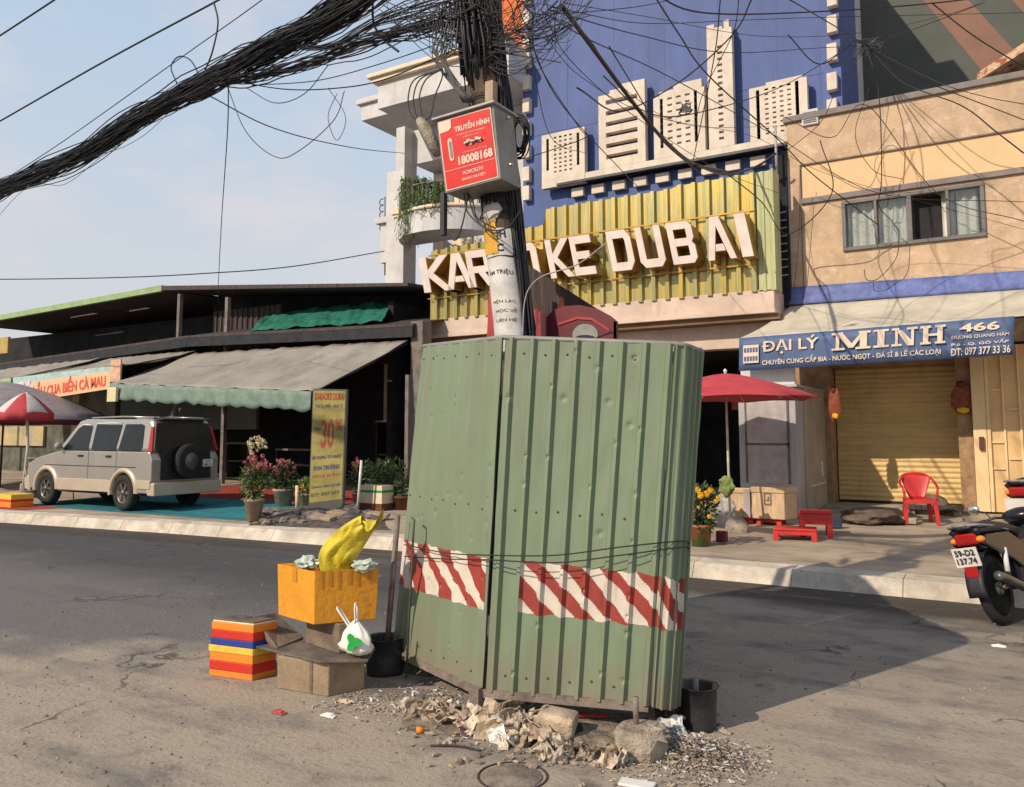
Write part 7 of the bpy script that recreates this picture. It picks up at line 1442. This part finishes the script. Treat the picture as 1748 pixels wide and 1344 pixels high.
# ================================================================= MOTORBIKES
def make_bike(bodym, label, loc, rz, pitch, plate, lean=4):
    B = thing('motorbike', label, 'motorbike', (0,0,0), 'parked motorbikes at the right edge' if plate else None); at0(B)
    def P_(mb, name, m, par=None, **k): return mb.build(name, m, par or B, **k)
    for x in (0, 1.24):
        mb = MB(); mb.lathe([(.225,-.03),(.25,-.04),(.285,-.028),(.296,0),(.285,.028),(.25,.04),(.225,.03),(.225,-.03)], (x, 0, .296), 32, axis=(0,1,0)); w_ = P_(mb, 'wheel', 'tyre')
        mb = MB(); mb.lathe([(.228,-.022),(.205,-.02),(.205,.02),(.228,.022)], (x, 0, .296), 28, axis=(0,1,0))
        for k in range(5):
            a = k*2*math.pi/5; mb.box((x+.115*math.cos(a), 0, .296+.115*math.sin(a)), (.20, .02, .035), tilt=(0, -a))
        mb.lathe([(.055,-.05),(.055,.05)], (x, 0, .296), 14, axis=(0,1,0)); P_(mb, 'rim', 'rim', w_)
    for s_ in (-1, 1):
        mb = MB(); mb.tube([(.02, s_*.11, .30), (.05, s_*.12, .42)], .024, 8); mb.build('shock_lower', 'darkmetal', B); mb = MB(); mb.tube([(.05, s_*.12, .42), (.09, s_*.125, .62)], .021, 10); P_(mb, 'shock_absorber', 'lampw')
        mb = MB(); mb.tube([(1.24, s_*.075, .30), (1.15, s_*.075, .62)], .017, 8); P_(mb, 'fork_leg', 'darkmetal')
        mb = MB(); mb.tube([(.0, s_*.075, .30), (.45, s_*.08, .33)], .02, 6); P_(mb, 'swingarm', 'rim')
        mb = MB(); prof = [(-.28,.66),(-.22,.74),(.25,.76),(.52,.66),(.60,.50),(.40,.44),(.22,.52),(-.05,.60)]; mb.prism([(x, s_*.10, z) for x, z in prof], (0, s_*.035, 0)); P_(mb, 'side_panel', bodym, bevel=.015)
        mb = MB(); mb.tube(spline([(.28, s_*.12, .775), (.0, s_*.13, .80), (-.28, s_*.125, .815), (-.36, s_*.06, .82)], 5), .012, 8); P_(mb, 'grab_rail', 'boxgrey')
        mb = MB(); mb.tube([(.98, s_*.08, .90), (.94, s_*.22, .92), (.86, s_*.36, .88)], .013, 8); hb = P_(mb, 'handlebar', 'darkmetal'); mb = MB(); mb.tube([(.89, s_*.29, .897), (.845, s_*.385, .875)], .019, 8); P_(mb, 'grip', 'black', hb)
        mb = MB(); mb.tube(spline([(.93, s_*.25, .92), (.93, s_*.29, .98), (.90, s_*.34, 1.00)], 4), .006, 6); ms_ = P_(mb, 'mirror_stalk', 'darkmetal'); mb = MB(); mb.blob((.89, s_*.37, 1.02), (.018, .06, .042), 3, .03, 1, 2, sm=True); P_(mb, 'mirror', 'chrome', ms_)
        mb = MB(); mb.blob((-.27, s_*.105, .70), (.05, .035, .03), 3, .03, 1, 2, sm=True); P_(mb, 'indicator', 'foamo')
    mb = MB(); mb.tube([(-.36,-.06,.82),(-.38,0,.82),(-.36,.06,.82)], .012, 8); P_(mb, 'rear_grab_bar', 'boxgrey')
    mb = MB(); mb.hexa([(-.24,-.10,.62),(-.24,.10,.62),(-.30,.09,.76),(-.30,-.09,.76)], (.30, 0, .0)); P_(mb, 'tail_cowl', bodym, bevel=.02)
    mb = MB(); mb.hexa([(-.30,-.095,.66),(-.30,.095,.66),(-.335,.085,.755),(-.335,-.085,.755)], (.09, 0, 0)); P_(mb, 'tail_light', 'tail', bevel=.02)
    mb = MB(); mb.grid(lambda u, v: V((lerp(-.30, .56, u), (v-.5)*(.22+.05*math.sin(math.pi*min(1,u*1.2))), .80-.05*(2*v-1)**2+(.03*math.sin(u*3.0)-.03*(u > .9)))), 20, 10); P_(mb, 'seat', 'seat', solid=.06)
    mb = MB(); mb.box((-.375, 0, .565), (.01, .20, .155), tilt=(0, R(-14))); pt = P_(mb, 'number_plate', 'plate')
    if plate:
        mb = MB()
        for s2, z_ in (('59-D2', .035), ('137.74', -.03)):
            c = V((-.384-.25*z_, .08, .565+z_-.025)); mb.text(s2, c, (0, -.16, 0), (-.012, 0, .05), off=0, bold=.03, n=V((-1,0,0)))
        P_(mb, 'plate_characters', 'ink', pt)
    mb = MB(); mb.hexa([(-.34,-.05,.40),(-.34,.05,.40),(-.36,.05,.50),(-.36,-.05,.50)], (.02,0,0)); P_(mb, 'rear_reflector', 'tail', bevel=.005)
    mb = MB(); mb.grid(lambda u, v: V((-.0-.345*math.sin(R(20+80*u)), (v-.5)*.14, .30+.345*math.cos(R(20+80*u))+.0)), 10, 4); P_(mb, 'mudguard', 'black', solid=.012)
    mb = MB(); mb.grid(lambda u, v: V((1.24+.33*math.sin(R(-60+120*u)), (v-.5)*.12, .30+.33*math.cos(R(-60+120*u)))), 12, 4); P_(mb, 'front_mudguard', bodym, solid=.012)
    mb = MB(); mb.box((.55, 0, .40), (.40, .20, .26)); mb.lathe([(.09,-.13),(.09,.13)], (.55, 0, .38), 16, axis=(0,1,0)); P_(mb, 'engine', 'darkmetal', bevel=.03)
    mb = MB(); mb.tube(spline([(.6,-.14,.28),(.3,-.15,.27),(-.1,-.17,.36),(-.28,-.17,.40)], 5), .038, 10); P_(mb, 'exhaust', 'rim')
    mb = MB(); mb.hexa([(.80,-.17,.40),(.80,.17,.40),(1.0,.15,.86),(1.0,-.15,.86)], (.04, 0, .0)); P_(mb, 'leg_shield', bodym, bevel=.02)
    mb = MB(); mb.blob((1.0, 0, .91), (.13, .17, .08), 3, .04, 1, 3, sm=True); P_(mb, 'handlebar_cowl', bodym); mb = MB(); mb.blob((1.11, 0, .89), (.05, .09, .07), 3, .02, 1, 3, sm=True); P_(mb, 'headlight', 'lampw')
    mb = MB(); mb.tube([(.98,0,.88),(1.10,0,.62)], .035, 8); P_(mb, 'steering_stem', 'darkmetal'); mb = MB(); mb.hexa([(.45,-.09,.46),(.45,.09,.46),(.62,.08,.72),(.62,-.08,.72)], (.36,0,-.05)); P_(mb, 'centre_cover', bodym, bevel=.02)
    mb = MB(); mb.tube([(.45,.12,.25),(.42,.24,.02)], .01, 6); P_(mb, 'side_stand', 'darkmetal')
    B.location = loc; B.rotation_euler = (R(-lean), -pitch, rz); return B
g = G(1690, 1075); BK1 = make_bike('bikeb', 'black motorbike with white number plate seen from behind at the right edge', (g.x+.09, g.y+.22, 0), R(90-20), R(-3.5), True, lean=13); BK1.scale = (.94, .94, .94)
p = W(1752, 860, 10.3); make_bike('bikered', 'red motorbike parked behind the black one at the right edge', (p.x+.1, 10.3, pz(10.3)), R(90-24), 0, False)
g = G(8, 862, .2); make_bike('bikeb', 'dark motorbike parked in shade beside the promotional umbrella', (g.x-.3, g.y+.9, .2), R(35), 0, False)
# ================================================================= LEFT UMBRELLAS
g = G(38, 850, .17); uc = W(46, 670, g.y)
PU = thing('promo_umbrella', 'red and white promotional umbrella with red valance at the left edge', 'umbrella', (g.x, g.y, .17))
rz_ = W(105, 703, g.y-.2).z; rad = .55
canopy(V((uc.x-.05, uc.y, 0)), uc.z, rz_, rad, 8, ['umw', 'umred'], PU, lambda k, t: 1 if t > 1 or (k % 2 == 0 and t > -1) else 0, a0=R(-68), val=.16)
mb = MB(); mb.tube([V((g.x, g.y, .17)), V((g.x+.1, g.y, 1.2)), uc], .03, 8); mb.build('pole', 'umpole', PU)
mb = MB(); mb.lathe([(.28,0),(.26,.12),(.06,.14),(.05,.3)], (g.x, g.y, .17), 16); mb.build('base', 'footing', PU)
uc2 = W(10, 652, g.y+1.3); G2 = thing('grey_umbrella', 'large grey umbrella behind the red and white one', 'umbrella', (uc2.x, uc2.y, .18))
rz2 = W(148, 716, g.y+1.3).z; canopy(V((uc2.x, uc2.y, 0)), uc2.z, rz2, abs(W(148, 716, g.y+1.3).x-uc2.x)*.72, 8, ['umgrey', 'burg'], G2, lambda k, t: 1 if t > 1 else 0, a0=R(10), val=.1)
mb = MB(); mb.tube([V((uc2.x, uc2.y, .18)), V((uc2.x, uc2.y, uc2.z))], .025, 8); mb.build('pole', 'darkmetal', G2)
g = G(10, 866, .17); OT = thing('orange_tub', 'orange and yellow striped foam crate beside the umbrella foot', 'crate', (g.x, g.y, .17))
for a, b, m_ in ((0,.12,'foamo'),(.121,.17,'foamr'),(.171,.28,'foamy')):
    mb = MB(); mb.bb((g.x-.5, g.y, .17+a*.8), (g.x+.16, g.y+.4, .17+b*.8-.001)); mb.build('crate_band', m_, OT)
